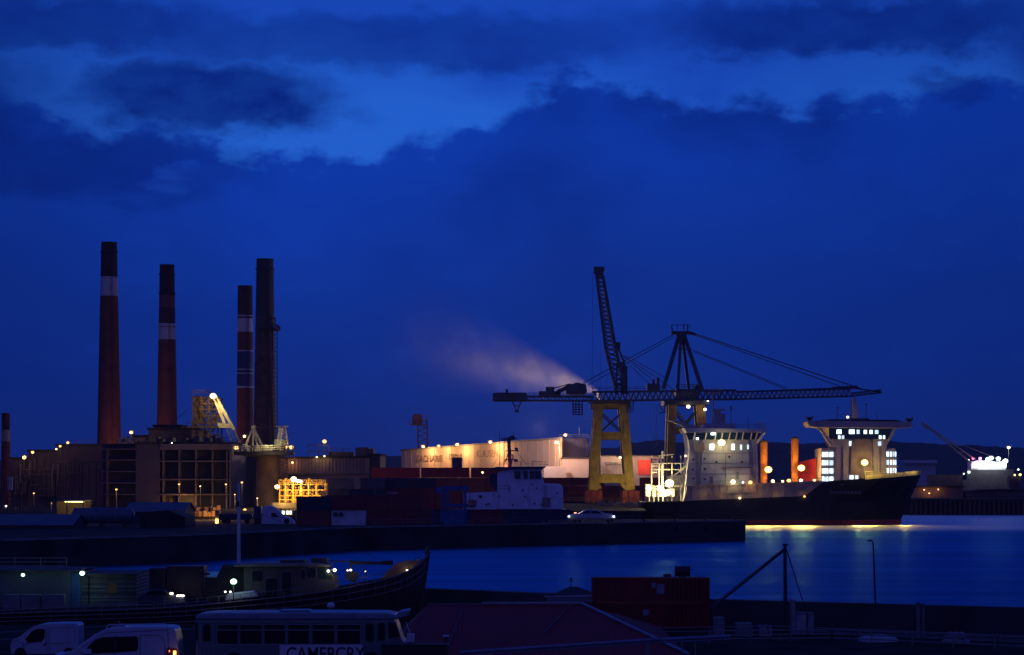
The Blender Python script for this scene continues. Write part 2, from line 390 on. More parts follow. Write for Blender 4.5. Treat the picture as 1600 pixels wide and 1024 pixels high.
# ------------------------------------------------------------------ chimneys
def chimney(name, label, Yc, pyt, pyb, pxt, pxb, bands, basecol, rings=(), zb=None):
    """pxt / pxb = (left, right) at top and bottom; bands = (py0, py1, material)"""
    zt = Z(pyt, Yc); zbm = Z(pyb, Yc) if zb is None else zb
    cx = X((pxb[0]+pxb[1])/2, Yc); rt = (pxt[1]-pxt[0])/2/F*Yc; rb = (pxb[1]-pxb[0])/2/F*Yc
    z2 = Z(pyb, Yc)
    R = lambda z: rb+(rt-rb)*(z-z2)/(zt-z2)
    t = thing(name, label, 'chimney', (cx, Yc, zbm), 'chimneys of the power station')
    cuts = [(pyt, None)]
    ys = sorted(set([pyt, pyb]+[y for b in bands for y in b[:2]]))
    segs = []
    for a, b in zip(ys, ys[1:]):
        mt = basecol; nm = 'shaft'
        for b0, b1, mm in bands:
            if a >= b0-.01 and b <= b1+.01: mt = mm; nm = 'painted_band'
        segs.append((a, b, mt, nm))
    for a, b, mt, nm in segs:
        za, zb_ = Z(a, Yc), Z(b, Yc)
        if abs(b-pyb) < .01: zb_ = zbm
        MB().lathe(cx, Yc, [(zb_, R(zb_)), (za, R(za))], 32, cap=True).build(nm, mt, t, smooth=True)
    for r in rings:
        z = Z(r, Yc); MB().lathe(cx, Yc, [(z-.25, R(z)+.02), (z-.2, R(z)+.35), (z+.2, R(z)+.35), (z+.25, R(z)+.02)], 32).build('ring', blackst, t)
    if pxt[1]-pxt[0] > 15:
        for i_ in range(3):
            z = zt-(zt-z2)*(.38+.2*i_); MB().lathe(cx, Yc, [(z-.12, R(z)+.02), (z-.1, R(z)+.1), (z+.1, R(z)+.1), (z+.12, R(z)+.02)], 32).build('joint_ring', basecol, t)
        a_ = -1.15; lb = MB(); zz = z2+1
        for k_ in (-.25, .25): lb.bar((cx+(R(z2)+.25)*math.cos(a_)+k_, Yc+(R(z2)+.25)*math.sin(a_), z2), (cx+(R(zt)+.25)*math.cos(a_)+k_, Yc+(R(zt)+.25)*math.sin(a_), zt), .09)
        while zz < zt: rr_z = R(zz)+.25; lb.bar((cx+rr_z*math.cos(a_)-.25, Yc+rr_z*math.sin(a_), zz), (cx+rr_z*math.cos(a_)+.25, Yc+rr_z*math.sin(a_), zz), .06); zz += 1.2
        lb.build('ladder', blackst, t)
    MB().lathe(cx, Yc, [(zt-.02, R(zt)+.12), (zt+.25, R(zt)+.12), (zt+.25, R(zt)-.5), (zt-1.2, R(zt)-.5)], 32, cap=False).build('rim', blackst, t)
    return t, cx, R
brick = mat('red_brown_paint', (.17,.038,.028), .8, var=.3, scale=.25, stain=.35)
brick2 = mat('faded_red_paint', (.20,.07,.055), .8, var=.3, scale=.25)
brickdk = mat('dark_red_paint', (.07,.022,.022), .85, var=.4, scale=.25)  # darker red, mostly for the upper parts of the shafts
cwhite = mat('chimney_white', (.52,.50,.50), .7, var=.15, scale=.3)
cblue = mat('chimney_blue', (.012,.03,.12), .6, var=.3, scale=.3)
cdark = mat('bare_dark_steel', (.075,.05,.042), .75, var=.5, scale=.3, stain=.6)
Yc = 800
chimney('chimney', 'tallest red chimney with one white band, standing alone left of the second chimney', Yc, 380, 692, (155.5,180), (152,189), [(433,463,cwhite),(380,433,brickdk)], brick, (394,), zb=4.4)
chimney('chimney', 'red chimney with white band and faded upper ring, second from the left edge', Yc, 415, 668, (247.5,270), (245,277), [(506,531,cwhite),(462,481,brick2),(415,462,brickdk),(481,506,brickdk)], brick, (429,459), zb=4.4)
chimney('chimney', 'red chimney with white and dark blue bands beside the dark steel stack', Yc-12, 448, 695, (369,392), (369.5,396.5), [(448,493,brickdk),(493,495,cwhite),(495,498,brickdk),(498,519,cwhite),(548,549.5,cwhite),(549.5,577,cblue),(577,578.5,cwhite),(578.5,583,cblue),(583,584.5,cwhite),(584.5,604,cblue),(604,606.5,cwhite)], brick, (), zb=4.4)
t, cx, R = chimney('chimney', 'dark bare steel stack with a ladder cage and platform on its right', Yc+12, 406, 690, (394,420.5), (396,432), [(406,495,mat('dark_stack_top',(.03,.032,.04),.7,var=.3))], cdark, (421,), zb=4.4)
Yk = Yc+12
pf = MB(); zp = Z(515, Yk)
for px in (420.5, 434): pass
pf.box(X(405,Yk), X(435,Yk), Yk-6, Yk+6, zp-.3, zp); pf.rail([(X(405,Yk),Yk-6,zp),(X(435,Yk),Yk-6,zp),(X(435,Yk),Yk+6,zp)], 1.4, .1, 2, 2)
pf.box(X(422,Yk), X(432,Yk), Yk-2, Yk-1.6, Z(497,Yk), Z(499,Yk)); pf.bar((X(423,Yk),Yk-1.8,zp),(X(423,Yk),Yk-1.8,Z(497,Yk)),.3); pf.bar((X(431,Yk),Yk-1.8,zp),(X(431,Yk),Yk-1.8,Z(497,Yk)),.3)
pf.build('platform', blackst, t)
ld = MB(); x0, x1 = X(427,Yk), X(434,Yk); zb_, zt_ = Z(690,Yk), zp
for x in (x0, x1): ld.bar((x,Yk-2,zb_),(x,Yk-2,zt_),.28)
k = zb_
while k < zt_: ld.bar((x0,Yk-2,k),(x1,Yk-2,k),.16); k += 1.5
ld.build('ladder', blackst, t)
cab = MB(); z = Z(421,Yk); cab.bar((X(419,Yk),Yk,z),(X(427,Yk),Yk,z),.5); cab.build('bracket', blackst, t)
Yf = 640
t, cx, R = chimney('chimney', 'short red chimney with pale band at the left edge of the photo', Yf, 647, 795, (2,14.5), (1,17), [(672,690,mat('chimney_tan',(.35,.27,.22),.8)),(647,672,brickdk)], brick, (), zb=4.4)

# ------------------------------------------------------------------ power station buildings
pw = mat('power_station_wall', (.092,.073,.085), .85, var=.25, scale=.12, stain=.4)
pw2 = mat('power_station_frame', (.14,.11,.11), .85, var=.2, scale=.2)
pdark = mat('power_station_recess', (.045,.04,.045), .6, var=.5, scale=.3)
def block(t, px0, px1, pyt, Y, depth, m, zb=4.4, name='wall', roof=True, rm=None, pyt2=None):
    z0, z1 = Z(pyt, Y), Z(pyt2 if pyt2 else pyt, Y)
    x0, x1 = X(px0, Y), X(px1, Y)
    b = MB().add([(x0,Y,zb),(x1,Y,zb),(x1,Y+depth,zb),(x0,Y+depth,zb),(x0,Y,z0),(x1,Y,z1),(x1,Y+depth,z1),(x0,Y+depth,z0)],
        [(0,3,2,1),(4,5,6,7),(0,1,5,4),(1,2,6,5),(2,3,7,6),(3,0,4,7)])
    o = b.build(name, m, t)
    if roof:
        MB().add([(x0-.3,Y-.35,z0+.003),(x1+.3,Y-.35,z1+.003),(x1+.3,Y+depth+.3,z1+.003),(x0-.3,Y+depth+.3,z0+.003),(x0-.3,Y-.35,z0+.6),(x1+.3,Y-.35,z1+.6),(x1+.3,Y+depth+.3,z1+.6),(x0-.3,Y+depth+.3,z0+.6)],
        [(0,3,2,1),(4,5,6,7),(0,1,5,4),(1,2,6,5),(2,3,7,6),(3,0,4,7)]).build('roof', rm or conc_dk, t)
    return o
Y = 620
g = thing('power_station_hall', 'big dark power station hall with an open grid of concrete frames', 'building', (X(300,Y),Y,4.4))
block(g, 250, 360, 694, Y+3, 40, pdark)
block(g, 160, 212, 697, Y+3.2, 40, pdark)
block(g, 212, 250, 694, Y, 42.5, pw)
fr = MB()
for px in (255, 280, 306, 332, 354.5, 359.5): fr.box(X(px-1.1,Y), X(px+1.1,Y), Y-.2, Y+2.99, 4.4, Z(703,Y))
fr.build('column', pw2, g)
for py, th in ((698.5, 9), (721, 2), (749.5, 2), (773, 2.2)):
    MB().box(X(250.2,Y), X(361,Y), Y-.5, Y+2.95, Z(py+th/2,Y), Z(py-th/2,Y)).build('beam', pw2, g)
for py in (702, 719, 737, 755, 773): MB().box(X(160,Y), X(211.8,Y), Y, Y+3.1, Z(py+.9,Y), Z(py-.9,Y)).build('beam', pw2, g)
MB().box(X(166,Y), X(168,Y), Y-.1, Y+3.1, 4.4, Z(703,Y)).build('column', pw2, g)
for i in range(4):
    a = (257, 282, 308, 334)[i]; e = (278.5, 304.5, 330.5, 352)[i]
    for py0, py1 in ((705,719),(724,747),(753,771)):
        w = MB(); n = 7
        for k in range(n+1):
            px = a+(e-a)*k/n; w.box(X(px,Y)-.06, X(px,Y)+.06, Y+2.55, Y+2.98, Z(py1,Y), Z(py0,Y))
        for k in range(1, 4):
            z = Z(py0+(py1-py0)*k/4, Y); w.box(X(a,Y), X(e,Y), Y+2.6, Y+2.97, z-.06, z+.06)
        w.build('louvre', mat('louvre_metal',(.07,.07,.08),.6), g)
for px in (262, 300, 326): MB().box(X(px,Y), X(px+11,Y), Y+2.6, Y+2.98, 4.4, Z(778,Y)).build('door', pw, g)
# lamp under the open ground floor
Y2 = 660
g2 = thing('power_station_wing', 'long dark left wing of the power station, lower than the hall', 'building', (X(60,Y2),Y2,4.4))
block(g2, 88, 165, 697, Y2, 30, pw, roof=True)
block(g2, 44, 88, 706, Y2+1, 30, pw)
block(g2, 17, 44, 718, Y2+2, 26, pw)
for px0, px1, py0, py1 in ((89,106,722,776),(60,86,742,775),(24,40,745,772)):
    w = MB(); n = max(3, int((px1-px0)/4))
    w.box(X(px0,Y2), X(px1,Y2), Y2-.12, Y2+.9, Z(py1,Y2), Z(py0,Y2)); w.build('window', pdark, g2)
    w = MB()
    for k in range(n+1): px = px0+(px1-px0)*k/n; w.box(X(px,Y2)-.1, X(px,Y2)+.1, Y2-.3, Y2-.125, Z(py1,Y2), Z(py0,Y2))
    for k in range(4): z = Z(py0+(py1-py0)*k/3, Y2); w.box(X(px0,Y2), X(px1,Y2), Y2-.36, Y2-.305, z-.1, z+.1)
    w.build('window_frame', pw2, g2)
MB().box(X(45,Y2), X(87,Y2), Y2-.2, Y2+.8, Z(743,Y2), Z(740,Y2)).build('ledge', pw2, g2)
MB().box(X(108,Y2), X(152,Y2), Y2-.16, Y2-.01, Z(723,Y2), Z(721,Y2)).build('ledge', blackst, g2)
for px in (112, 124, 139, 150): MB().box(X(px,Y2)-.1, X(px,Y2)+.1, Y2-.14, Y2-.01, 4.5, Z(724,Y2)).build('drainpipe', blackst, g2)
rp = MB(); rp.rail([(X(107,Y2),Y2,Z(697,Y2)+.6),(X(150,Y2),Y2,Z(697,Y2)+.6)], 1.1, .05); rp.build('roof_rail', steel, g2)
rp_ = random.Random(11)
for i in range(26):
    px = rp_.uniform(20, 160); ya = rp_.uniform(712, 735); yb = rp_.uniform(745, 778); MB().bar((X(px,Y2),Y2-.5,Z(yb,Y2)),(X(px,Y2),Y2-.5,Z(max(ya, 724 if px < 44 else 712),Y2)),rp_.choice((.2,.3,.45))).build('pipe', rp_.choice((pdark, pw2, blackst)), g2)
for i in range(10):
    px = rp_.uniform(22, 130); py = rp_.uniform(728, 770); MB().bar((X(px,Y2),Y2-.8,Z(py,Y2)),(X(px+rp_.uniform(10,30),Y2),Y2-.8,Z(py,Y2)),.25).build('pipe', rp_.choice((pdark, pw2)), g2)
for i in range(12):
    px = rp_.uniform(170, 352); w_ = rp_.uniform(2, 9); MB().box(X(px,Y),X(px+w_,Y),Y+6,Y+12,Z(693.5,Y)+.62,Z(rp_.uniform(685,691),Y)+.6).build('roof_unit', rp_.choice((pw, pdark)), g)
for i in range(7):
    px = rp_.uniform(366, 400); MB().bar((X(px,Y2+4),Y2+4,4.5),(X(px,Y2+4),Y2+4,Z(rp_.uniform(716,750),Y2)),.35).build('pipe', pw2, g2)
Y3 = 655
g3 = thing('boiler_house', 'stepped penthouse block at the foot of the second chimney', 'building', (X(265,Y3),Y3,Z(694,620)+.6))
zb3 = Z(694,620)+.61
block(g3, 232, 300, 672, Y3, 34, pw, zb=zb3-1.2); block(g3, 240, 282, 667, Y3+6, 14, pw, zb=Z(672,Y3)+.61); block(g3, 205, 231.8, 683, Y3+1, 20, pw2, zb=zb3-1.2)
MB().box(X(236,Y3), X(299,Y3), Y3-.14, Y3-.01, Z(680,Y3), Z(677.5,Y3)).build('ledge', pdark, g3)
rr = MB().rail([(X(300,Y3),Y3,Z(694,Y3)+.2),(X(372,Y3),Y3,Z(694,Y3)+.2)], 1.6, .07, 2, 1.6); 
for i in range(16):
    px = 186+i*2.0; rr.box(X(px,Y3), X(px+1.4,Y3), Y3-2, Y3-.5, zb3-1, zb3+random.uniform(.3,2.2))
rr.build('roof_rail', steel, g3)
Y4 = 668
g4 = thing('annexe_building', 'brownish annexe between the power station hall and crane column', 'building', (X(380,Y4),Y4,4.4))
block(g4, 355, 412, 713, Y4, 25, pw)
for px in (368, 392): MB().box(X(px,Y4), X(px+9,Y4), Y4-.12, Y4-.005, Z(765,Y4), Z(760,Y4)).build('window', pdark, g4)
MB().rail([(X(362,Y4),Y4,Z(713,Y4)+.6),(X(400,Y4),Y4,Z(713,Y4)+.6)],1.2,.06).build('roof_rail', steel, g4)

# conveyor head tower (lattice) on the hall with its lit chute
Yt = 645; lat = mat('rusty_lattice', (.07,.045,.03), .7, .2, var=.5, scale=.5)
litst = mat('galvanised_steel', (.48,.42,.28), .55, .2, var=.3, scale=.6)
tw = thing('transfer_tower', 'cluttered lattice transfer tower with a brightly lit sloping chute', 'tower', (X(322,Yt),Yt,Z(693,Yt)))
zb_, zt_ = Z(694,Yt)-1, Z(617,Yt)
fr = MB()
for px in (301, 314, 327, 341):
    for dy in (0, 8): fr.bar((X(px,Yt),Yt+dy,zb_),(X(px,Yt),Yt+dy,zt_ if px < 330 else Z(622,Yt)), .35)
for py in (622, 631, 640, 650, 660, 667, 680):
    for dy in (0, 8): fr.bar((X(300,Yt),Yt+dy,Z(py,Yt)),(X(343,Yt),Yt+dy,Z(py,Yt)), .28)
    for px in (301,341): fr.bar((X(px,Yt),Yt,Z(py,Yt)),(X(px,Yt),Yt+8,Z(py,Yt)), .28)
for a, b in ((622,640),(640,660),(660,680)):
    for p0, p1 in ((301,314),(314,327),(327,341)):
        fr.bar((X(p0,Yt),Yt,Z(b,Yt)),(X(p1,Yt),Yt,Z(a,Yt)),.2); fr.bar((X(p0,Yt),Yt,Z(a,Yt)),(X(p1,Yt),Yt,Z(b,Yt)),.2)
fr.build('frame', lat, tw)
cl = MB(); cl.box(X(302,Yt),X(313.5,Yt),Yt+1,Yt+7,Z(662,Yt),Z(619,Yt)); cl.build('cladding', mat('brown_sheeting',(.10,.07,.055),.8,corr=('X',3)), tw)
MB().box(X(293,Yt),X(344,Yt),Yt-1,Yt+9,Z(669,Yt),Z(666.5,Yt)).build('platform', lat, tw)
MB().rail([(X(293,Yt),Yt-1,Z(666.5,Yt)),(X(344,Yt),Yt-1,Z(666.5,Yt))],1.4,.08,2,1.5).build('platform_rail', lat, tw)
MB().rail([(X(300,Yt),Yt-.5,zt_),(X(330,Yt),Yt-.5,zt_)],1.2,.08,2,1.5).build('top_rail', lat, tw)
ju = MB(); rnd = random.Random(3)
for i in range(46):
    px = rnd.uniform(303,340); py = rnd.uniform(622,692); s = rnd.uniform(.3,1.1); y = Yt+rnd.uniform(.5,6)
    MB().box(X(px,Yt)-s*.6, X(px,Yt)+s*.6, y, y+s, Z(py,Yt)-s*.5, Z(py,Yt)+s*.5).build('conveyor_unit', lat, tw)
for a, b, w in (((334,619),(351,662),.75),((337,620),(366,672),.75)):
    MB().bar(P(*a,Yt-2), P(*b,Yt-2), w, .9).build('chute_beam', litst, tw)
MB().prism([(X(341,Yt),Z(661,Yt)),(X(360,Yt),Z(663,Yt)),(X(364,Yt),Z(669,Yt)),(X(343,Yt),Z(669,Yt))], Yt-2.2, Yt+1).build('chute_hopper', litst, tw)
MB().bar(P(354,670,Yt-2),P(362,690,Yt-2),.35).bar(P(366,672,Yt-2),P(376,694,Yt-2),.6).bar(P(358,670,Yt-2),P(370,692,Yt-2),.2).build('chute_strut', steel, tw)
MB().bar(P(293,640,Yt), P(262,668,Yt+15), .12).build('cable', blackst, tw)
part_lamp(tw, 333, 619, Yt-3, WARM, 0, .9)
light(P(341, 630, Yt-8), (1,.8,.3), 9000, tw, .4)
light(P(322, 630, Yt-3), SOD, 1500, tw, .3)
part_lamp(tw, 308, 690, Yt-4, SOD, 800, .3)

# pedestal crane with lit A-frame
Yq = 610
pc = thing('pedestal_crane', 'dark pedestal crane with lit A-frame and round platform on top', 'crane', (X(420,Yq),Yq,4.4))
MB().lathe(X(420,Yq),Yq,[(4.4,3.5),(Z(712,Yq),3.3)],20).build('column', cdark, pc, smooth=True)
MB().lathe(X(413,Yq),Yq,[(Z(714,Yq),3.6),(Z(711,Yq),8.0),(Z(706,Yq),8.1)],32).build('platform', blackst, pc, smooth=True)
MB().truss(P(438,781,Yq-1), P(438,716,Yq-1), 1.8, 1.8, 12, .18, .1).build('ladder_tower', lat, pc)
zpl = Z(706,Yq)
rl = MB(); pts = [(X(413,Yq)+7.9*math.cos(a), Yq+7.9*math.sin(a), zpl) for a in [2*math.pi*i/24 for i in range(25)]]
rl.rail(pts, 1.5, .08, 3, 2); rl.build('platform_rail', litst, pc)
ap = P(396, 668, Yq)
af = MB()
for (px, py, dy) in ((385,697,-2),(397,697,-3),(411,697,-2),(400,700,4)): af.bar(ap, P(px,py,Yq)+Vector((0,dy,0)), .42)
af.box(ap.x-.5, ap.x+.5, ap.y-.5, ap.y+.5, ap.z-.3, ap.z+.5)
af.build('a_frame', litst, pc)
mh = MB(); mh.box(X(400,Yq),X(424,Yq),Yq-3,Yq+4,zpl+.01,Z(696,Yq)); mh.box(X(430,Yq),X(446,Yq),Yq-2.5,Yq+4,zpl+.01,Z(668,Yq)*.5+zpl*.5)
mh.build('machine_house', mat('machine_house_paint',(.20,.19,.12),.6,stain=.5), pc)
tr = MB(); tr.truss(P(443,701,Yq), P(438,666,Yq), 1.3, 1.3, 8, .22, .14); tr.truss(P(432,701,Yq-2), P(437,668,Yq-2), .9, .9, 8, .2, .12)
tr.box(X(432,Yq),X(450,Yq),Yq-1,Yq+1,Z(667,Yq),Z(666,Yq))
tr.build('rear_mast', litst, pc)
MB().bar(ap, P(437,668,Yq), .12).bar(ap+Vector((0,.6,0)), P(440,668,Yq), .1).bar(P(366,700,Yq-1),ap,.1).build('cable', blackst, pc)
ju = MB()
for i in range(40):
    px = rnd.uniform(384,450); s = rnd.uniform(.15,.5); y = Yq+rnd.uniform(-6,-3)
    MB().box(X(px,Yq)-s, X(px,Yq)+s, y, y+s, zpl+.01, zpl+rnd.uniform(.4,2.0)).build('deck_gear', litst if rnd.random() < .5 else blackst, pc)
part_lamp(pc, 369, 700, Yq-1, SOD, 500, .65); part_lamp(pc, 382, 682, Yq-1, WARM, 100, .4)
part_lamp(pc, 446, 699, Yq-1, SOD, 300, .5); part_lamp(pc, 455, 699, Yq-1, SOD, 500, .6)
light(P(421,694,Yq-9), (1,.95,.55), 1300, pc, .3); light(P(392,688,Yq-7), (1,.95,.5), 700, pc, .3); light(P(437,690,Yq-6), (1,.95,.5), 600, pc, .3)

# lit loading plant at the crane's foot
Yl = 600; yel = mat('yellow_steel', (.55,.33,.06), .55, var=.3, scale=.5)
lp = thing('loading_plant', 'sodium-lit yellow steel loading plant full of pipes and rails', 'plant', (X(472,Yl),Yl,4.4))
fr = MB()
for px in (437, 446, 458, 470, 482, 494, 508):
    for dy in (0, 5): fr.bar((X(px,Yl),Yl+dy,4.4),(X(px,Yl),Yl+dy,Z(755,Yl)+(1.2 if px in (446,482) else 0)), .3)
for py in (757, 766, 775, 781): fr.bar((X(436,Yl),Yl,Z(py,Yl)),(X(509,Yl),Yl,Z(py,Yl)),.22); fr.bar((X(436,Yl),Yl+5,Z(py,Yl)),(X(509,Yl),Yl+5,Z(py,Yl)),.2)
fr.build('frame', yel, lp)
ju = MB()
for i in range(90):
    px = rnd.uniform(438,506); py = rnd.uniform(757,784); s = rnd.uniform(.15,.6); y = Yl+rnd.uniform(.6,4)
    MB().box(X(px,Yl)-s*.5, X(px,Yl)+s*.5, y, y+s, Z(py,Yl)-s*rnd.uniform(.4,1.3), Z(py,Yl)+s*.6).build('hopper_unit', yel if rnd.random() < .5 else blackst, lp)
for px in (446, 458, 470): MB().tube((X(px,Yl),Yl+2.5,4.4),(X(px,Yl),Yl+2.5,Z(760,Yl)),.8).build('tank', yel, lp, smooth=True)
MB().rail([(X(436,Yl),Yl-.3,Z(757,Yl)),(X(509,Yl),Yl-.3,Z(757,Yl))],1.1,.06,2,1.2).build('handrail', yel, lp)
MB().box(X(502,Yl-3),X(510.5,Yl-3),Yl-5,Yl-2,Z(784,Yl-3),Z(767.5,Yl-3)).build('door', mat('lit_sheet_panel',(.62,.42,.12),.6), lp)
MB().box(X(428,Yl),X(476,Yl),Yl-3.5,Yl-1,4.4,Z(786,Yl)).build('plinth', conc, lp)
part_lamp(lp, 433, 761, Yl-3, SOD, 3000, .7, (0,-2,0)); part_lamp(lp, 459, 749, Yl-1, WARM, 1500, .8); part_lamp(lp, 466, 752, Yl-1.5, COOL, 1200, .5); part_lamp(lp, 470, 752.5, Yl-1.5, COOL, 0, .4)
for px, py, w in ((447,762,1800),(466,770,2600),(485,768,1800),(500,772,2500),(440,781,1600),(506,775,1500)): light(P(px,py,Yl-4.5), (1,.55,.10), w*1.7, lp, .2)

# terminal building behind, dim pinkish
Yw = 700
tb = thing('process_building', 'long dim brown process building with rooftop plant and pipes', 'building', (X(520,Yw),Yw,4.4))
block(tb, 405, 577, 717, Yw, 40, mat('dim_brown_sheeting',(.30,.20,.17),.8,var=.2,scale=.4,corr=('X',1.2)), pyt2=716)
block(tb, 577.2, 594, 712, Yw+2, 30, pw, pyt2=712)
MB().box(X(450,Yw),X(592,Yw),Yw-.5,Yw-.02,Z(742,Yw),Z(739,Yw)).build('ledge', pw2, tb)
MB().box(X(500,Yw),X(566,Yw),Yw-6,Yw-.6,4.4,Z(752,Yw)).build('annex', mat('pink_render',(.34,.23,.20),.8), tb)
for i in range(3):
    for j in range(3): MB().box(X(579+i*4.5,Yw),X(582.5+i*4.5,Yw),Yw+1.8,Yw+1.98,Z(720.5+j*5,Yw),Z(717+j*5,Yw)).build('window', pdark, tb)
for i in range(22):
    px = 455+i*5.4; 
    MB().box(X(px,Yw)-.08,X(px,Yw)+.08,Yw-.14,Yw-.01,Z(738,Yw),Z(717,Yw)).build('rib', pw, tb)
rf = MB()
rf.box(X(512,Yw),X(548,Yw),Yw+4,Yw+16,Z(716,Yw),Z(706,Yw)); rf.box(X(554,Yw),X(574,Yw),Yw+4,Yw+14,Z(716,Yw),Z(699,Yw)); rf.box(X(574.3,Yw),X(582,Yw),Yw+4,Yw+14,Z(716,Yw),Z(701,Yw))
rf.box(X(495,Yw),X(511.7,Yw),Yw+5,Yw+10,Z(716,Yw),Z(712,Yw)); rf.build('rooftop_plant', pw, tb)
rg = MB().rail([(X(480,Yw),Yw+3,Z(716,Yw)),(X(512,Yw),Yw+3,Z(716,Yw))],4,.12,2,2.5); rg.rail([(X(515,Yw),Yw+3,Z(706,Yw)),(X(546,Yw),Yw+3,Z(706,Yw))],1.1,.06); rg.build('roof_rail', blackst, tb)
part_lamp(tb, 507, 690, Yw+3, SOD, 700, .65, (0,-3,-1)); MB().bar(P(507,692,Yw+3.6),P(507,716,Yw+3.6),.25).build('lamp_pole', blackst, tb)
part_lamp(tb, 495, 714.5, Yw-1, WARM, 250, .28); part_lamp(tb, 507, 713, Yw-1, WARM, 250, .28); part_lamp(tb, 457, 723, Yw-1, SOD, 500, .4)

# red lattice water tower
Yr = 1030
wt = thing('lattice_tower', 'slim red-brown lattice tower with railed tank on top', 'tower', (X(653,Yr),Yr,4.4))
redl = mat('red_lattice', (.30,.12,.09), .7, var=.3)
MB().truss(P(653,745,Yr), P(653,664,Yr), 4.2, 4.2, 9, .45, .28).build('legs_frame', redl, wt)
MB().lathe(X(652,Yr),Yr,[(Z(663,Yr),2.2),(Z(650,Yr),2.2),(Z(647,Yr),1.2)],16).build('tank', redl, wt, smooth=True)
pf = MB().box(X(640,Yr),X(667,Yr),Yr-3,Yr+3,Z(664.5,Yr),Z(663,Yr)); pf.build('platform', redl, wt)
MB().rail([(X(640,Yr),Yr-3,Z(663,Yr)),(X(667,Yr),Yr-3,Z(663,Yr)),(X(667,Yr),Yr+3,Z(663,Yr))],1.8,.14,2,2.2).rail([(X(656,Yr),Yr-3,Z(663,Yr)),(X(667,Yr),Yr-3,Z(663,Yr))],4,.14,3,2).build('platform_rail', redl, wt)

# big white quayside warehouse, lamp-lit
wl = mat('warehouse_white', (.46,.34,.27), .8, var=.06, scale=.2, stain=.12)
wh = thing('warehouse', 'long pale warehouse with faded lettering under five orange floodlights', 'warehouse', (X(760,930),930,4.4))
def fac(px0, Y0, px1, Y1, pyt0, pyt1, depth, m, name='wall', zb=4.4):
    a, b = (X(px0,Y0),Y0), (X(px1,Y1),Y1); z0, z1 = Z(pyt0,Y0), Z(pyt1,Y1)
    return MB().add([(a[0],a[1],zb),(b[0],b[1],zb),(b[0]+2,b[1]+depth,zb),(a[0]+2,a[1]+depth,zb),(a[0],a[1],z0),(b[0],b[1],z1),(b[0]+2,b[1]+depth,z1),(a[0]+2,a[1]+depth,z0)],
        [(0,3,2,1),(4,5,6,7),(0,1,5,4),(1,2,6,5),(2,3,7,6),(3,0,4,7)]).build(name, m, wh if name else None)
YL, YR = 980, 870
def Yat(px): # depth of the facade at a photo column
    a, b = X(627,YL), X(878,YR)
    # solve line intersection
    s = (px-800)/F; # x = s*Y ; x = a + (b-a)*t ; Y = YL+(YR-YL)*t
    tt = (s*YL-a)/((b-a)-s*(YR-YL)); return YL+(YR-YL)*tt
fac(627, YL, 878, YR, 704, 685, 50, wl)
a, b = Vector((X(627,YL),YL,0)), Vector((X(878,YR),YR,0)); dirv = (b-a).normalized(); nrm = Vector((dirv.y, -dirv.x, 0))
if nrm.y > 0: nrm = -nrm
# roof edge and vertical cladding joints
MB().bar(P(627,703.6,YL)+nrm*.2, P(878,684.6,YR)+nrm*.2, .9, .6).build('eaves', mat('eaves_grey',(.16,.15,.16),.7), wh)
for px in range(634, 876, 9):
    y = Yat(px); z1 = Z(704+(px-627)/(878-627)*(685-704)+1, y)
    MB().bar(Vector((X(px,y),y,4.5))+nrm*.06, Vector((X(px,y),y,z1))+nrm*.06, .12, .12).build('cladding_joint', mat('joint_grey',(.42,.33,.29),.7), wh)
rot = math.atan2(dirv.y, dirv.x)
ltr = mat('faded_lettering', (.19,.125,.10), .8)
y = Yat(650); text('ZACHARIE', 3.6, P(651,721.5,y)+nrm*.45, ltr, wh, (math.pi/2,0,rot), .06, sx=1.35)
y = Yat(704); text('DETAIL', 3.4, P(703,718.6,y)+nrm*.45, ltr, wh, (math.pi/2,0,rot), .06, sx=1.0)
y = Yat(744); text('KLAUSEN', 3.8, P(746,714.3,y)+nrm*.45, ltr, wh, (math.pi/2,0,rot), .06, sx=1.05)
fl = [(661,698,19000),(685.5,697,13000),(714.5,695,19000),(766,691,24000),(870,691,34000)]
for i, (px, py, pwr) in enumerate(fl):
    y = Yat(px)
    pos = P(px, py, y-8.5); lab = ['orange floodlight above the first letters of the warehouse wall','small orange floodlight above the middle of the first word','orange floodlight above the gap between the lettering','orange floodlight above the last word, left of the ship mast','brightest orange floodlight on a tall pole at the right end of the warehouse'][i]
    if i < 4: 
        wall_lamp(px, py, y-3.6, SOD, 0, lab, .95 if i != 1 else .8, 'orange floodlights along the pale warehouse', reach=3.3)
        light(pos+Vector((0,-.6,-2.0)), (1,.52,.17), pwr, bpy.data.objects[-1] if False else None, .4)  # added spill light, set clear of the lamp head to spread along the wall
    else:
        pole_lamp(px, py, y-8, 4.4, SOD, 0, lab, 1.3, 'orange floodlights along the pale warehouse', pole_r=.25, arm=-1.0)
        light(P(px,py,y-9)+Vector((0,-1,-2)), (1,.52,.17), pwr, None, .5)  # added spill light, standing free in front of the pole
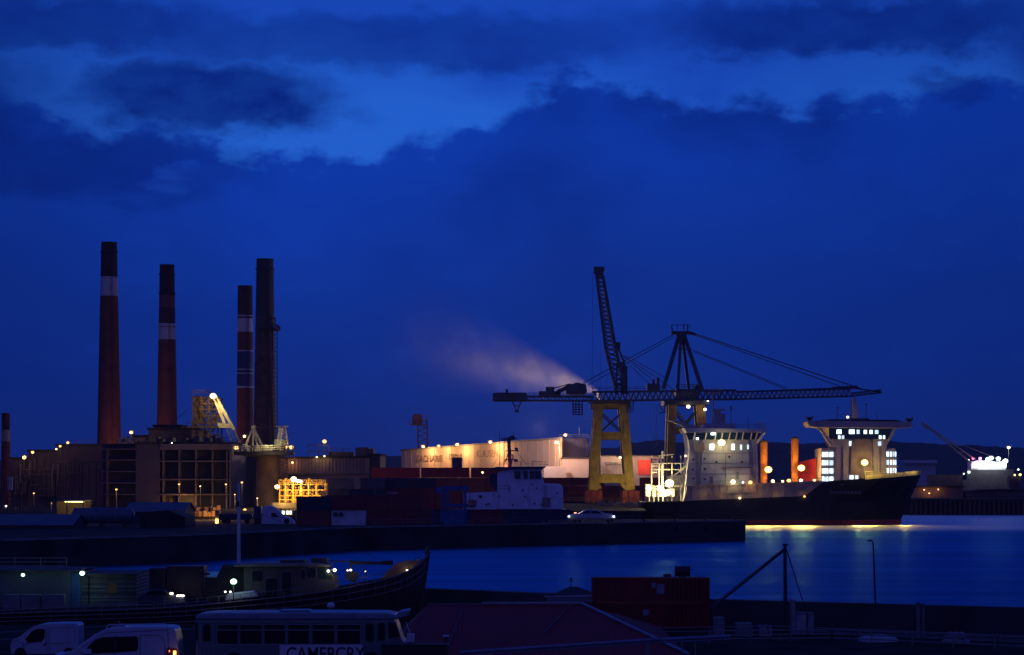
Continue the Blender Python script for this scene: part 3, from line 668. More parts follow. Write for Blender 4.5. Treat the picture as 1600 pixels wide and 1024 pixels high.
# grey second building behind + tank (right end)
g5 = thing('storage_tank', 'dim purple-grey storage tank behind the right end of the warehouse', 'tank', (X(897,905),905,4.4))
MB().lathe(X(898,910),915,[(4.4,5.6),(Z(685,910),5.6),(Z(684,910),4.5)],28).build('shell', mat('tank_grey',(.30,.24,.26),.7,var=.2), g5, smooth=True)
MB().rail([(X(875,905),908,Z(685,905)),(X(920,905),908,Z(685,905))],1.5,.1,2,2).build('top_rail', steel, g5)
MB().truss(P(917,745,903),P(917,690,903),1.6,1.6,9,.18,.12).build('ladder', steel, g5)
MB().bar(P(905,683,905),P(905,668,905),.25).build('mast', steel, g5)
Yn = 860
g6 = thing('low_shed', 'low shed with sunlit-looking orange wall left of the yellow crane leg', 'shed', (X(900,Yn),Yn,4.4))
g6['label'] = 'low pale shed glowing orange left of the near yellow crane leg'
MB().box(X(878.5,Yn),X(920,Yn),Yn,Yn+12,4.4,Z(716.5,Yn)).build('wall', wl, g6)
MB().box(X(877,Yn),X(921,Yn),Yn-.4,Yn+12.4,Z(716.5,Yn)+.003,Z(715.7,Yn)+.2).build('roof', conc_dk, g6)
MB().box(X(850,Yn-4),X(885,Yn-4),Yn-4,Yn-2,4.4,Z(729,Yn-4)).build('loading_dock', wl, g6)
light(P(893,707,Yn-7), (1,.50,.13), 6500, g6, .4)
wall_lamp(883.5, 680, 890, SOD, 2500, 'orange lamp on the tank top above the brightest floodlight', .9, reach=2)
# warehouse behind the crane
Yv = 880
g7 = thing('transit_shed', 'low pale transit shed seen between the legs of the yellow crane', 'shed', (X(970,Yv),Yv,4.4))
wl2 = mat('transit_shed_wall', (.30,.23,.23), .75, var=.15, scale=.25, corr=('X',1.0))
MB().box(X(922,Yv),X(1037,Yv),Yv,Yv+30,4.4,Z(713,Yv)).build('wall', wl2, g7)
MB().box(X(921,Yv),X(1040,Yv),Yv-.5,Yv+31,Z(713,Yv)+.003,Z(711.5,Yv)).build('roof', conc_dk, g7)
MB().box(X(997,Yv),X(1017.5,Yv),Yv-.3,Yv-.02,Z(742,Yv),Z(719,Yv)).build('door', mat('red_door_sheet',(.65,.05,.03),.6,corr=('Z',3)), g7)
MB().rail([(X(945,Yv),Yv-1,Z(729,Yv)),(X(978,Yv),Yv-1,Z(729,Yv))],1.4,.08,2,2).build('walkway_rail', blackst, g7)
wall_lamp(969, 715.5, Yv-2.5, WARM, 4500, 'small warm lamp on the transit shed behind the near crane leg', .7, reach=2)
light(P(1008,722,Yv-4), (1,.5,.25), 3000, g7, .2); light(P(935,725,Yv-12), (1,.6,.3), 3500, g7, .2); light(P(988,730,Yv-12), (1,.6,.3), 3000, g7, .2)

# ------------------------------------------------------------------ shipping containers
def paint(name, col, stain=.4): return mat(name, col, .6, var=.2, scale=.6, stain=stain)
CR = [paint('container_red',(.34,.03,.025)), paint('container_maroon',(.20,.022,.025)), paint('container_brown',(.20,.05,.035)), paint('container_navy',(.03,.035,.06)), paint('container_blue',(.03,.10,.28)), paint('container_white',(.55,.56,.58)), paint('container_slate',(.08,.09,.11)), paint('container_orange',(.34,.10,.03))]
CN = ['red','maroon','brown','navy','blue','white','slate','orange']
def container_meshes(L, H=2.59, W=2.44, rib=.28):
    """corrugated box; returns meshes (shell, frame, door)"""
    res = []
    sh = MB(); n = int(L/rib); prof = []
    for i in range(n):
        x = .15+(L-.3)*i/n; d = .0 if i % 2 else .045
        prof += [(x, d+.03), (x+(L-.3)/n*.999, d+.03)]
    prof += [(L-.15, W-.05), (.15, W-.05)]
    sh.prism(prof, .12, H-.1, 'z')
    fr = MB()
    for x in (0, L-.15):
        for y in (0, W-.15): fr.box(x, x+.15, y, y+.15, .004, H-.004)
    for z in (.01, H-.11):
        for y in (0, W-.1): fr.box(.15, L-.15, y+.005, y+.1, z, z+.1)
        for x in (0, L-.1): fr.box(x+.005, x+.1, .15, W-.15, z, z+.1)
    dr = MB()
    for k in (0, 1): dr.box(L-.06, L-.005, .18+k*(W/2-.15), .18+k*(W/2-.15)+W/2-.2, .15, H-.15)
    for k in (.5, .9, 1.5, 1.95): dr.tube((L+.02, k, .15), (L+.02, k, H-.15), .03, n=6)
    for nm, b in (('shell', sh), ('corner_frame', fr), ('door', dr)):
        me = bpy.data.meshes.new(nm); me.from_pydata([tuple(v) for v in b.v], [], b.f)
        bm = bmesh.new(); bm.from_mesh(me); bmesh.ops.recalc_face_normals(bm, faces=bm.faces); bm.to_mesh(me); bm.free(); res.append((nm, me))
    return res
CM = {}
for key, (L, H) in {'20': (6.06, 2.59), '40': (12.19, 2.59)}.items():
    CM[key] = {}
    base = container_meshes(L, H)
    for ci, m_ in enumerate(CR):
        L2 = []
        for nm, me in base:
            c = me.copy(); c.materials.append(m_); L2.append((nm, c))
        CM[key][ci] = L2
def container(key, ci, x, y, z, label, group, rz=0, parts=True):
    t = thing('shipping_container', label, 'container', (x, y, z), group, rz)
    for nm, me in CM[key][ci]:
        o = bpy.data.objects.new(nm, me); COL.objects.link(o); o.parent = t
    return t
TIER = ['bottom', 'second', 'third', 'fourth', 'top']
# back yard stacks, Y about 573: columns left to right
Yb = 573
def stack(px, key, cols, Y, zg, where, group, names=None):
    for k, ci in enumerate(cols):
        nm = 'bottom' if k == 0 else ('topmost' if k == len(cols)-1 else ['second','third','fourth','fifth'][k-1]+' up')
        container(key, ci, X(px, Y), Y, zg+k*2.6, f'{CN[ci]} container, {nm}, in the {where}', group)
G1 = 'containers stacked in the yard behind the pier'
stack(563, '20', [1,3,6], Yb-2, 4.41, 'short stack right of the yellow loading plant', G1)
stack(513, '20', [0,3,6], Yb-8, 4.41, 'stack hiding the foot of the loading plant', G1)
stack(545, '20', [1,3], Yb-30, 4.41, 'low front stack left of the maroon wall', G1)
stack(602, '20', [3,1,3], Yb, 4.41, 'stack under the first warehouse letters', G1)
stack(642, '20', [1,1,3], Yb, 4.41, 'stack left of the one below the upended box', G1)
stack(681, '20', [2,1,2], Yb, 4.41, 'stack left of the blue lifting frame', G1)
stack(720, '20', [1,2,1], Yb, 4.41, 'stack behind the blue lifting frame', G1)
stack(759, '40', [1,1,1], Yb, 4.41, 'long stack behind the white vessel', G1)
for i, (px, key) in enumerate(((580,'40'),(658,'40'),(736,'40'))):
    w_ = ["left","middle","right"][i]
    for k in range(4):
        container(key, 0 if k == 3 else 1, X(px, Yb+14), Yb+14, 4.41+k*2.6, ['red container at the left end of the top row before the pale warehouse','red container in the middle of the top row before the pale warehouse','red container at the right of the top row, behind the ship mast'][i] if k == 3 else f'maroon container, {TIER[k]} tier, under the {w_} red one of the top row', G1)
for k in range(1): container('20', 6, X(722, Yb+20), Yb+15, 4.41+4*2.6, 'black container set end-on above the red row, before the lettering', G1, rz=math.pi/2)
# stacks behind the yellow crane
Yx = 740; G2 = 'dark red containers behind the yellow crane'
xw = ['left of the white vessel bow','between vessel bow and crane','left behind the crane leg','behind the left crane leg','in the middle under the crane','behind the right crane leg','right of the crane leg','beside the lit ship stern']
for i, px in enumerate((770, 830, 890, 950, 1000)):
    for k in range(3 if i != 3 else 2):
        container('40', (0 if (i+k) % 3 == 0 else 1), X(px, Yx), Yx, 4.41+k*2.6, f'{"red" if (i+k) % 3 == 0 else "maroon"} container, {["bottom","middle","top"][k]} tier, {xw[i+ (0 if i<2 else 1)]}', G2)
    if False: container('40', 1, X(px, Yx), Yx, 4.41+3*2.6, f'maroon container, topmost tier, {xw[i+(0 if i<2 else 1)]}', G2)
container('20', 5, X(945, 735), 733, 4.41+5.2, 'pale container lying high between the crane legs', G2)
# front row on the pier, Y about 405
Yp = 412; G3 = 'containers in the front row on the pier'
container('20', 5, X(518, Yp), Yp, 3.81, 'white container with two round dark vents at the pier edge', G3)
wtx = bpy.data.objects[-1]
fr_ = [(463,'20',2,0,'brown container on the pier left of the white one'),(577,'20',1,0,'maroon container on the pier right of the white one'),(636,'20',2,0,'brown container beside the blue one on the pier'),(675,'20',4,0,'bright blue container on the pier under the lifting frame'),(735,'20',1,0,'maroon container on the pier just right of the blue one'),(793,'20',3,0,'navy container on the pier below the white superstructure'),(463,'20',3,1,'navy container on the upper tier, far left of pier row'),(470,'20',1,2,'x')]
for px, key, ci, k, lb in fr_[:7]:
    Yq_ = Yp if px < 600 else 420
    container(key, ci, X(px, Yq_), Yq_, 3.81+k*2.6, lb, G3)
Yp2 = 432; G4 = 'second row of containers on the pier'
stack(508, '20', [1,1], Yp2, 3.81, 'second pier row behind the white container', G4)
stack(556, '20', [2,1], Yp2, 3.81, 'second pier row near the lettered box', G4)
stack(607, '20', [1,2], Yp2, 3.81, 'second pier row left of the blue frame', G4)
stack(657, '20', [2], Yp2, 3.81, 'second pier row behind the blue container', G4)
ltw = mat('white_lettering', (.50,.50,.55), .6)
def letter_on(nm, s, px, py, Y, size, sx=1):
    # lettering belongs to the container whose face it is on
    p = P(px, py, Y)
    best = min([o for o in bpy.data.objects if o.name.startswith('shipping_container')], key=lambda o: (o.location-Vector((p.x-2.5, Y, p.z-1))).length)
    text(s, size, Vector((p.x, best.location.y-.03, p.z)), ltw, best, sx=sx)
letter_on('a', 'GEESTLINE', 602, 788.5, Yb, 1.05, 1.0)
letter_on('b', 'PO NEDLLOYD', 645, 804, Yb, 1.0, .75)
letter_on('c', 'OCEAN', 604, 772, Yb, .8, 1.0)
# vents and details of the white container
wc = [o for o in bpy.data.objects if o.get('label','').startswith('white container with two')][0]
for px in (524.5, 533): 
    z = Z(804, Yp); MB().tube((X(px,Yp), Yp+.01, z), (X(px,Yp), Yp-.12, z), .42, n=16).build('vent', blackst, wc)
# blue lifting frame (portal) left of the vessel
Yz = 440
bf = thing('lifting_frame', 'blue steel lifting frame standing on containers beside the white vessel', 'frame', (X(710,Yz),Yz,3.8))
b = MB(); bl = CR[4]
for px in (692, 697, 727): b.bar(P(px,761,Yz), (X(px,Yz),Yz,3.81), .45)
b.bar(P(690,763,Yz), P(732,763,Yz), .5, .8); b.bar(P(697,790,Yz),P(732,790,Yz),.5,.6); b.bar(P(699,765,Yz),P(706,789,Yz),.25)
b.build('frame', bl, bf)
MB().box(X(681,Yz),X(688,Yz),Yz-.5,Yz+2,Z(772,Yz),Z(762,Yz)).bar(P(687,768,Yz),P(692,768,Yz),.3).build('winch_box', bl, bf)

# ------------------------------------------------------------------ white vessel behind the pier
Yv_ = 470
vs = thing('workboat', 'white workboat with dark blue hull moored behind the pier, mast lit red', 'boat', (X(800,Yv_),Yv_,0))
hullblue = mat('hull_navy', (.02,.035,.09), .5, var=.3, stain=.3)
vwhite = mat('vessel_white', (.72,.74,.84), .5, var=.12, scale=.7, stain=.45)
def hull(x0, x1, y0, y1, z0, z1s, m, parent, bow=1, flare=2.0, name='hull', sheer=0):
    """simple ship hull: plan outline pinched at the bow, flared"""
    n = 14; top = []; bot = []
    cy = (y0+y1)/2; hw = (y1-y0)/2
    def outline(f, xa, xb):
        pts = []
        for i in range(n+1):
            s = i/n; w = hw*f*(1 if s < .72 else math.sqrt(max(0.0, 1-((s-.72)/.28)**2)))
            w = max(w, .05); pts.append((xa+(xb-xa)*s, w))
        return pts
    T = outline(1, x0, x1); B = outline(.9, x0+.5, x1-flare)
    b = MB(); v = []
    for i in range(n+1):
        s = i/n; zt = z1s+sheer*max(0, s-.4)**2
        v += [(B[i][0], cy-B[i][1], z0), (T[i][0], cy-T[i][1], zt), (T[i][0], cy+T[i][1], zt), (B[i][0], cy+B[i][1], z0)]
    f = []
    for i in range(n):
        a = i*4; c = a+4
        f += [(a, c, c+1, a+1), (a+1, c+1, c+2, a+2), (a+2, c+2, c+3, a+3), (a+3, c+3, c, a)]
    f += [(0,1,2,3), (n*4+3, n*4+2, n*4+1, n*4)]
    b.add(v, f); return b.build(name, m, parent)
hull(X(700,Yv_), X(892,Yv_), Yv_-4.5, Yv_+4.5, -.5, Z(796,Yv_), hullblue, vs)
zd = Z(796,Yv_)+.01; yf = Yv_-3.2
def sl(pts, y0, y1, m, nm, par=vs, Y=Yv_, bev=.0):
    return MB().prism([(X(a,Y), Z(c,Y)) for a, c in pts], y0, y1).build(nm, m, par, bevel=bev)
sl([(725,795.8),(725,772),(775,770),(776,756),(843,756),(879,757),(880,795.8)][:0] or [(725,795.8),(725,771),(777,768.5),(777,795.8)], yf, Yv_+3.2, vwhite, 'lower_deckhouse')
sl([(777.1,795.8),(777.1,740),(784,736),(845,736),(850,755.5),(874,756.5),(879,762),(879.5,795.8)], yf-.05, Yv_+3.25, vwhite, 'superstructure', bev=.15)
sl([(793,736),(797,729.3),(849,729.3),(846,736)], yf-.3, Yv_+3.3, vwhite, 'wheelhouse_top')
sl([(765,734.5),(774,730),(853,729.2),(856,727),(849,733)], yf-.7, Yv_+3.6, hullblue, 'wheelhouse_roof')
sl([(765,757),(765,741),(776.9,739),(776.9,768)], yf+.2, Yv_+2.8, hullblue, 'funnel')
for a, c in ((804,813),(818,824),(828,834),(836,844)):
    sl([(a,748),(a-.3,736.5),(c,736.5),(c+.4,748)], yf-.42, yf-.06, glass, 'window')
for i, (px, py) in enumerate(((751,776),(764,787),(780,775),(817,766),(820,776),(831,757),(838,763),(870,770),(801,789),(760,788),(835,787),(742,787),(846,788))):
    r = .32 if i in (0,) else .17
    MB().tube((X(px,Yv_),yf-.14,Z(py,Yv_)),(X(px,Yv_),yf-.02,Z(py,Yv_)), r, n=12).build('porthole', blackst, vs)
sl([(847,792),(847,777),(859,777),(859,792)], yf-.3, yf-.06, mat('tan_cover',(.28,.22,.2),.8), 'door')
MB().lathe(X(738,Yv_), yf-.35, [(Z(792,Yv_),.3),(Z(790,Yv_),.9),(Z(782,Yv_),.9),(Z(780,Yv_),.3)], 14).build('life_raft', mat('raft_orange',(.35,.2,.15),.7), vs)
MB().rail([(X(776,Yv_),yf,Z(768,Yv_)),(X(796,Yv_),yf,Z(768,Yv_))],1.1,.05).build('deck_rail', steel, vs)
MB().rail([(X(795,Yv_),yf-.4,Z(729,Yv_)),(X(850,Yv_),yf-.4,Z(729,Yv_))],.9,.03).build('roof_rail', steel, vs)
ms = MB(); ms.bar(P(797,730,Yv_),P(795,683,Yv_),.7,.5); 
for a, c, d in ((782,686,808),(786,688,804),(790,705,808),(788,719,806),(792,712,802)): ms.bar(P(a,c,Yv_),P(d,c-1,Yv_),.22)
ms.bar(P(804,700,Yv_),P(810,706,Yv_),.2).bar(P(808,706,Yv_),P(808,700,Yv_),.18).bar(P(802,712,Yv_),P(798,729,Yv_),.25).bar(P(790,722,Yv_),P(795,705,Yv_),.2)
ms.box(X(797,Yv_),X(804,Yv_),Yv_-.6,Yv_+.6,Z(686,Yv_),Z(681,Yv_)); ms.box(X(805,Yv_),X(809.5,Yv_),Yv_-.4,Yv_+.4,Z(705,Yv_),Z(700,Yv_)); ms.box(X(803,Yv_),X(809,Yv_),Yv_-.4,Yv_+.4,Z(722,Yv_),Z(718,Yv_))
ms.build('mast', mat('mast_grey',(.07,.07,.09),.5), vs)
MB().bar(P(781,729,Yv_),P(780.5,674,Yv_),.12).bar(P(788,729,Yv_),P(788.5,682,Yv_),.09).bar(P(802,681,Yv_),P(802,676,Yv_),.09).build('aerial', blackst, vs)
MB().bar(P(808,708,Yv_),P(822,725,Yv_),.07).bar(P(822,725,Yv_),P(856,726,Yv_),.07).bar(P(830,721,Yv_),P(856,722,Yv_),.05).bar(P(797,684,Yv_),P(766,735,Yv_),.05).build('stay_wire', blackst, vs)
part_lamp(vs, 790.5, 728, Yv_-.5, (1,.12,.05), 160, .3); part_lamp(vs, 754, 738, Yv_, WARM, 0, .001)
MB().box(X(811,Yv_),X(847,Yv_),yf-.02,yf+.3,Z(800.5,Yv_),Z(797.5,Yv_)).build('fender_strip', hullblue, vs)
text('ODINSUND', .62, P(815,802.5,yf-1.6), ltw, vs, sx=1.1)

# small lamp pole left of the vessel funnel
wall_lamp(754, 738.5, 560, WARM, 500, 'small flat lamp glowing just left of the workboat funnel', .35, reach=2)

# ------------------------------------------------------------------ yellow crane and long boom
Yg = 680; cry = mat('crane_yellow', (.38,.25,.025), .6, var=.35, scale=.5, stain=.6); crd = mat('crane_dark_blue', (.035,.05,.10), .6, var=.3, scale=.3); crr = mat('bogie_red', (.22,.018,.012), .6, var=.3)
cr_ = thing('gantry_crane', 'tall yellow-legged dockside gantry crane with long horizontal lattice boom', 'crane', (X(960,Yg),Yg,4.4))
def g(px, py, dy=0): return P(px, py, Yg)+Vector((0, dy, 0))
for (dy, s) in ((0, 0), (12, 5)):
    for (a, c, nm) in (((936,632),(927,766),'leg'),((974,632),(985,766),'leg')):
        MB().bar(g(*a,dy), g(*c,dy), 2.6, 1.8).build(nm, cry, cr_)
    MB().bar(g(925,632,dy),g(985,632,dy),1.6,2.2).build('top_beam', cry, cr_)
    MB().bar(g(934,681,dy),g(979,681,dy),1.4,2.2).build('cross_beam', cry, cr_)
    MB().bar(g(924,748,dy),g(989,748,dy),1.5,2.6).build('sill_beam', cry, cr_)
    MB().bar(g(940,645,dy),g(972,674,dy),.4).bar(g(972,645,dy),g(940,674,dy),.4).build('brace', crd, cr_)
    for (px) in (927, 985):
        b = MB()
        for k in (-1.6, .15, 1.9): b.box(X(px,Yg)+k-.75, X(px,Yg)+k+.75, Yg+dy-.9, Yg+dy+.9, 4.9, Z(767,Yg))
        b.build('bogie', crr, cr_)
        b = MB()
        for k in (-1.6, .15, 1.9): b.tube((X(px,Yg)+k,Yg+dy-.5,4.85),(X(px,Yg)+k,Yg+dy+.5,4.85),.42,n=12)
        b.build('wheels', blackst, cr_)
    # knee struts at the foot
    MB().bar(g(934,755,dy),g(938,764,dy),.9).build('knee', cry, cr_); MB().bar(g(971,755,dy),g(979,765,dy),1.0).build('knee', cry, cr_)
for px in (932, 980):
    MB().bar(g(px,632,0),g(px,632,12),1.5,2.0).build('side_beam', cry, cr_)
    MB().bar(g(px-(3 if px < 950 else -4),748,0),g(px-(3 if px < 950 else -4),748,12),1.3,2.2).build('side_beam', cry, cr_)
MB().rail([g(918,629,-2),g(990,629,-2)],1.3,.08).build('walkway_rail', crd, cr_)
MB().bar(g(918,630,-1.4),g(990,630,-1.4),1.2,.3).build('walkway', crd, cr_)
st_ = MB()
for k in range(5): st_.bar(g(982+(k%2)*5,640+(k+1)*3,2)if 0 else g(979,632+k*3,-1.5), g(989,634+k*3,-1.5), .2)
for px in (979,984,989): st_.bar(g(px,628,-1.5), g(px,644,-1.5), .2)
st_.build('stair_cage', crd, cr_)
# long horizontal boom
Yo = Yg+5
def h(px, py, dy=0): return P(px, py, Yo)+Vector((0, dy, 0))
MB().truss(h(772,626.5), h(925,626.5), 3, 1.2, 14, .5, .2).build('rear_girder', crd, cr_)
MB().truss(h(925,626.5), h(1150,624), 3.4, 2.6, 26, .5, .24).build('girder', crd, cr_)
MB().truss(h(1150,624), h(1330,619.5), 3.0, 2.2, 24, .42, .2).build('girder', crd, cr_)
MB().truss(h(1330,619.5), h(1377,614), 2.0, .9, 6, .36, .18).build('girder_tip', crd, cr_)
MB().bar(h(1150,613,-.2),h(1330,606,-.2),.45).bar(h(1330,606,-.2),h(1377,613,-.2),.4).bar(h(1330,606),h(1377,613),.4).bar(h(1300,607),h(1340,605),.9).build('top_chord', crd, cr_)
# counterweight and machine houses
MB().box(h(770,0).x,h(823,0).x,Yo-2.5,Yo+2.5,Z(627,Yo),Z(614,Yo)).build('counterweight', crd, cr_, bevel=.3)
MB().box(h(790,0).x,h(794,0).x,Yo-1,Yo+1,Z(613.9,Yo),Z(608.5,Yo)).build('winch', crd, cr_)
MB().prism([(X(885,Yo),Z(617,Yo)),(X(884,Yo),Z(604,Yo)),(X(900,Yo),Z(598.5,Yo)),(X(915,Yo),Z(601,Yo)),(X(917,Yo),Z(613,Yo)),(X(913,Yo),Z(617,Yo))],Yo-3,Yo+3).build('operator_cabin', crd, cr_, bevel=.2)
b = MB(); b.box(X(842,Yo),X(876,Yo),Yo-2.4,Yo+2.4,Z(621,Yo),Z(612,Yo)); b.box(X(853,Yo),X(866,Yo),Yo-2,Yo+2,Z(612,Yo),Z(605,Yo)); b.bar(h(868,615,-2),h(892,601,-2),.8); b.bar(h(862,608),h(890,600),.3); b.bar(h(872,612),h(886,606),1.2)
b.build('winch_house', crd, cr_)
for x0, x1, nm in ((800,816,'hook_frame'),):
    MB().bar(h(801,628),h(806,640),.35).bar(h(815,628),h(809,640),.35).bar(h(804,643),h(811,643),.6).bar(h(806,640),h(806,643),.3).bar(h(809,640),h(809,643),.3).bar(h(803,634),h(813,634),.25).build(nm, crd, cr_)
b = MB()
for px in (895.5, 900, 905, 910): b.bar(h(px,628),h(px,648),.26); b.bar(h(px,628,3),h(px,648,3),.26)
for py in (632,636,640,644,648): b.bar(h(895,py),h(910.5,py),.24); b.bar(h(895,py,3),h(910.5,py,3),.24); b.bar(h(895,py),h(895,py,3),.2); b.bar(h(910.5,py),h(910.5,py,3),.2)
b.build('hanging_cage', crd, cr_)
MB().rail([h(823,621,-1.6),h(925,621,-1.6)],1.2,.06,2,2).build('boom_rail', crd, cr_)
MB().rail([h(925,611,-1.8),h(1040,610,-1.8)],1.0,.06,2,2).build('boom_rail', crd, cr_)
# raised boom
def taper(p, q, w0, w1, n, nm, par, m_, ch=.7, br=.28):
    b = MB(); p, q = Vector(p), Vector(q)
    for i in range(n):
        a, c = i/n, (i+1)/n; A = p.lerp(q, a); B = p.lerp(q, c); wa = w0+(w1-w0)*a; wb = w0+(w1-w0)*c
        for sy in (-1, 1):
            for sx in (-1, 1): b.bar(A+Vector((sx*wa/2, sy*wa/2, 0)), B+Vector((sx*wb/2, sy*wb/2, 0)), ch)
            b.bar(A+Vector((sy*wa/2, -wa/2, 0)), A+Vector((sy*wa/2, wa/2, 0)), br); b.bar(A+Vector((-wa/2, sy*wa/2, 0)), B+Vector((wb/2, sy*wb/2, 0)), br); b.bar(A+Vector((wa/2, sy*wa/2, 0)), B+Vector((-wb/2, sy*wb/2, 0)), br)
    return b.build(nm, m_, par)
taper(h(970,612,-1), h(953.5,543,-1), 2.8, 3.0, 9, 'raised_boom', cr_, crd)
taper(h(953.5,543,-1), h(937,432,-1), 3.0, 2.0, 17, 'raised_boom', cr_, crd, .62, .26)
MB().box(h(927.5,0).x,h(944,0).x,Yo-2.4,Yo+.6,Z(425,Yo),Z(418,Yo)).box(h(931,0).x,h(942.5,0).x,Yo-2.2,Yo+.4,Z(433,Yo),Z(425.02,Yo)).bar(h(929,425,-1),h(934,436,-1),.7).build('boom_head', crd, cr_)
b = MB(); b.bar(h(973,616),h(973,566),1.4,1.0).bar(h(962,616),h(965,560),.5).bar(h(978,616),h(978,572),.9).bar(h(962,536),h(975,566),.6)
for py in (575, 585, 595, 605): b.bar(h(962,py),h(978,py-6),.3)
b.box(h(961,0).x,h(969,0).x,Yo-1,Yo+1,Z(546,Yo),Z(535,Yo)); b.build('boom_gantry', crd, cr_)
w_ = MB()
for a, c in (((926,424),(925,616)),((938,540),(938,616)),((962,550),(940,470))): w_.bar(h(*a),h(*c),.08)
w_.build('hoist_rope', crd, cr_)

# portal tower of the second crane
Y6 = 700
c2 = thing('tower_crane', 'dark portal crane tower with four-legged peak and backstays behind the aft superstructure', 'crane', (X(1070,Y6),Y6,4.4))
def q(px, py, dy=0): return P(px, py, Y6)+Vector((0, dy, 0))
br_ = mat('portal_brown', (.24,.15,.06), .6, var=.3, stain=.5)
for dy in (0, 10):
    MB().bar(q(1051,630,dy),q(1047,760,dy),2.5,2.0).build('leg', br_, c2); MB().bar(q(1094,630,dy),q(1104,760,dy),2.6,2.0).build('leg', br_, c2)
    MB().bar(q(1045,672,dy),q(1102,672,dy),1.3,2.0).build('cross_beam', br_, c2)
    MB().bar(q(1055,640,dy),q(1078,668,dy),.5).bar(q(1092,640,dy),q(1068,668,dy),.5).build('brace', crd, c2)
MB().box(q(1037,0).x,q(1108,0).x,Y6-2,Y6+12,Z(633,Y6),Z(625,Y6)).build('portal_beam', crd, c2)
MB().box(q(1056,0).x,q(1092,0).x,Y6-1.5,Y6+9,Z(624.9,Y6),Z(608,Y6)).build('turntable', crd, c2)
MB().rail([q(1056,608,-1.5),q(1096,608,-1.5)],1.3,.1).box(q(1086,0).x,q(1097,0).x,Y6-1,Y6+3,Z(607.9,Y6),Z(602,Y6)).build('machine_deck', crd, c2)
b = MB(); pk = q(1066,521,3)
for px, dy in ((1036,-2),(1058,-2),(1080,8),(1097,-2)): b.bar(q(1066+(px-1066)*.12,522,3+dy*.2), q(px,612 if px > 1040 else 608,dy), .85)
b.box(q(1050,0).x,q(1079,0).x,Y6+1.5,Y6+5,Z(522,Y6),Z(517,Y6)); b.box(q(1058,0).x,q(1072,0).x,Y6+1.6,Y6+4.8,Z(529,Y6),Z(522.02,Y6)); b.bar(q(1074,518,3),q(1088,522,3),.9); b.bar(q(1059,544,2),q(1082,546,2),.3)
b.build('peak_frame', crd, c2)
MB().rail([q(1050,515,2),q(1078,515,2)],1.5,.1,1,1.5).bar(q(1052,516,3),q(1050,507,3),.3).bar(q(1075,516,3),q(1075,507,3),.3).bar(q(1070,516,3),q(1071,503,3),.12).build('peak_rail', crd, c2)
MB().box(q(1011,0).x,q(1031,0).x,Y6-1,Y6+4,Z(612,Y6),Z(600,Y6)).box(q(1019,0).x,q(1023,0).x,Y6,Y6+2,Z(599.9,Y6),Z(593,Y6)).box(q(1026,0).x,q(1030,0).x,Y6,Y6+2,Z(599.9,Y6),Z(590,Y6)).build('winch_house', crd, c2)
w_ = MB()
for a, c, r in (((1086,521),(1350,608),.28),((1086,523),(1330,609),.22),((1084,547),(1232,607),.2),((1084,549),(1228,608),.16),((1052,523),(912,598),.22),((1054,526),(918,602),.2),
                ((974,556),(1018,592),.18),((976,562),(1016,600),.18),((978,555),(1040,590),.16),((1016,560),(1056,600),.001),((974,555),(1056,610),.18),((1012,560),(1016,560),.001)):
    if r > .01: w_.bar(q(*a,2),q(*c,2),r)
w_.build('stay_rope', crd, c2)
MB().bar(q(1022,633),q(1022,700),.12).bar(q(1026,633),q(1026,700),.12).build('hoist_rope', crd, c2)
MB().bar(q(1030,634),q(1038,644),.3).bar(q(1038,632),q(1038,645),.3).bar(q(1030,645),q(1038,645),.3).build('ladder', crd, c2)
part_lamp(c2, 1075.5, 635.5, Y6-2.5, WARM, 450, .6); part_lamp(c2, 1101.5, 640, Y6-2.5, WARM, 300, .5); part_lamp(c2, 1106, 626.5, Y6-2, WHITE, 100, .3)
light(g(958,772,-9), (1,.7,.25), 1500, None, .3); light(g(996,745,-10), (1,.8,.3), 4200, None, .3); light(g(950,740,-16), (1,.75,.25), 2600, None, .4)  # added spill lights without lamps, to brighten the crane legs

# quay edge details under the crane
rlz = tag(MB().rail([P(880,784,645),P(1003,784,645)],1.1,.07,2,1.6).build('quay_railing', yel), 'low yellow railing along the quay edge below the crane', 'railing')
jk = mat('quay_clutter', (.30,.24,.18), .8)
for i in range(26):
    px = rnd.uniform(930, 1000); s = rnd.uniform(.3,.9); yy = rnd.uniform(648, 668)
    b = MB().box(X(px,yy)-s, X(px,yy)+s, yy, yy+s, 4.405, 4.4+s*rnd.uniform(.5,1.6)); o = b.build('crate', jk, bevel=.05)
    tag(o, 'small crate lying among the clutter on the quay under the crane', 'crate', 'crates on the quay under the crane')

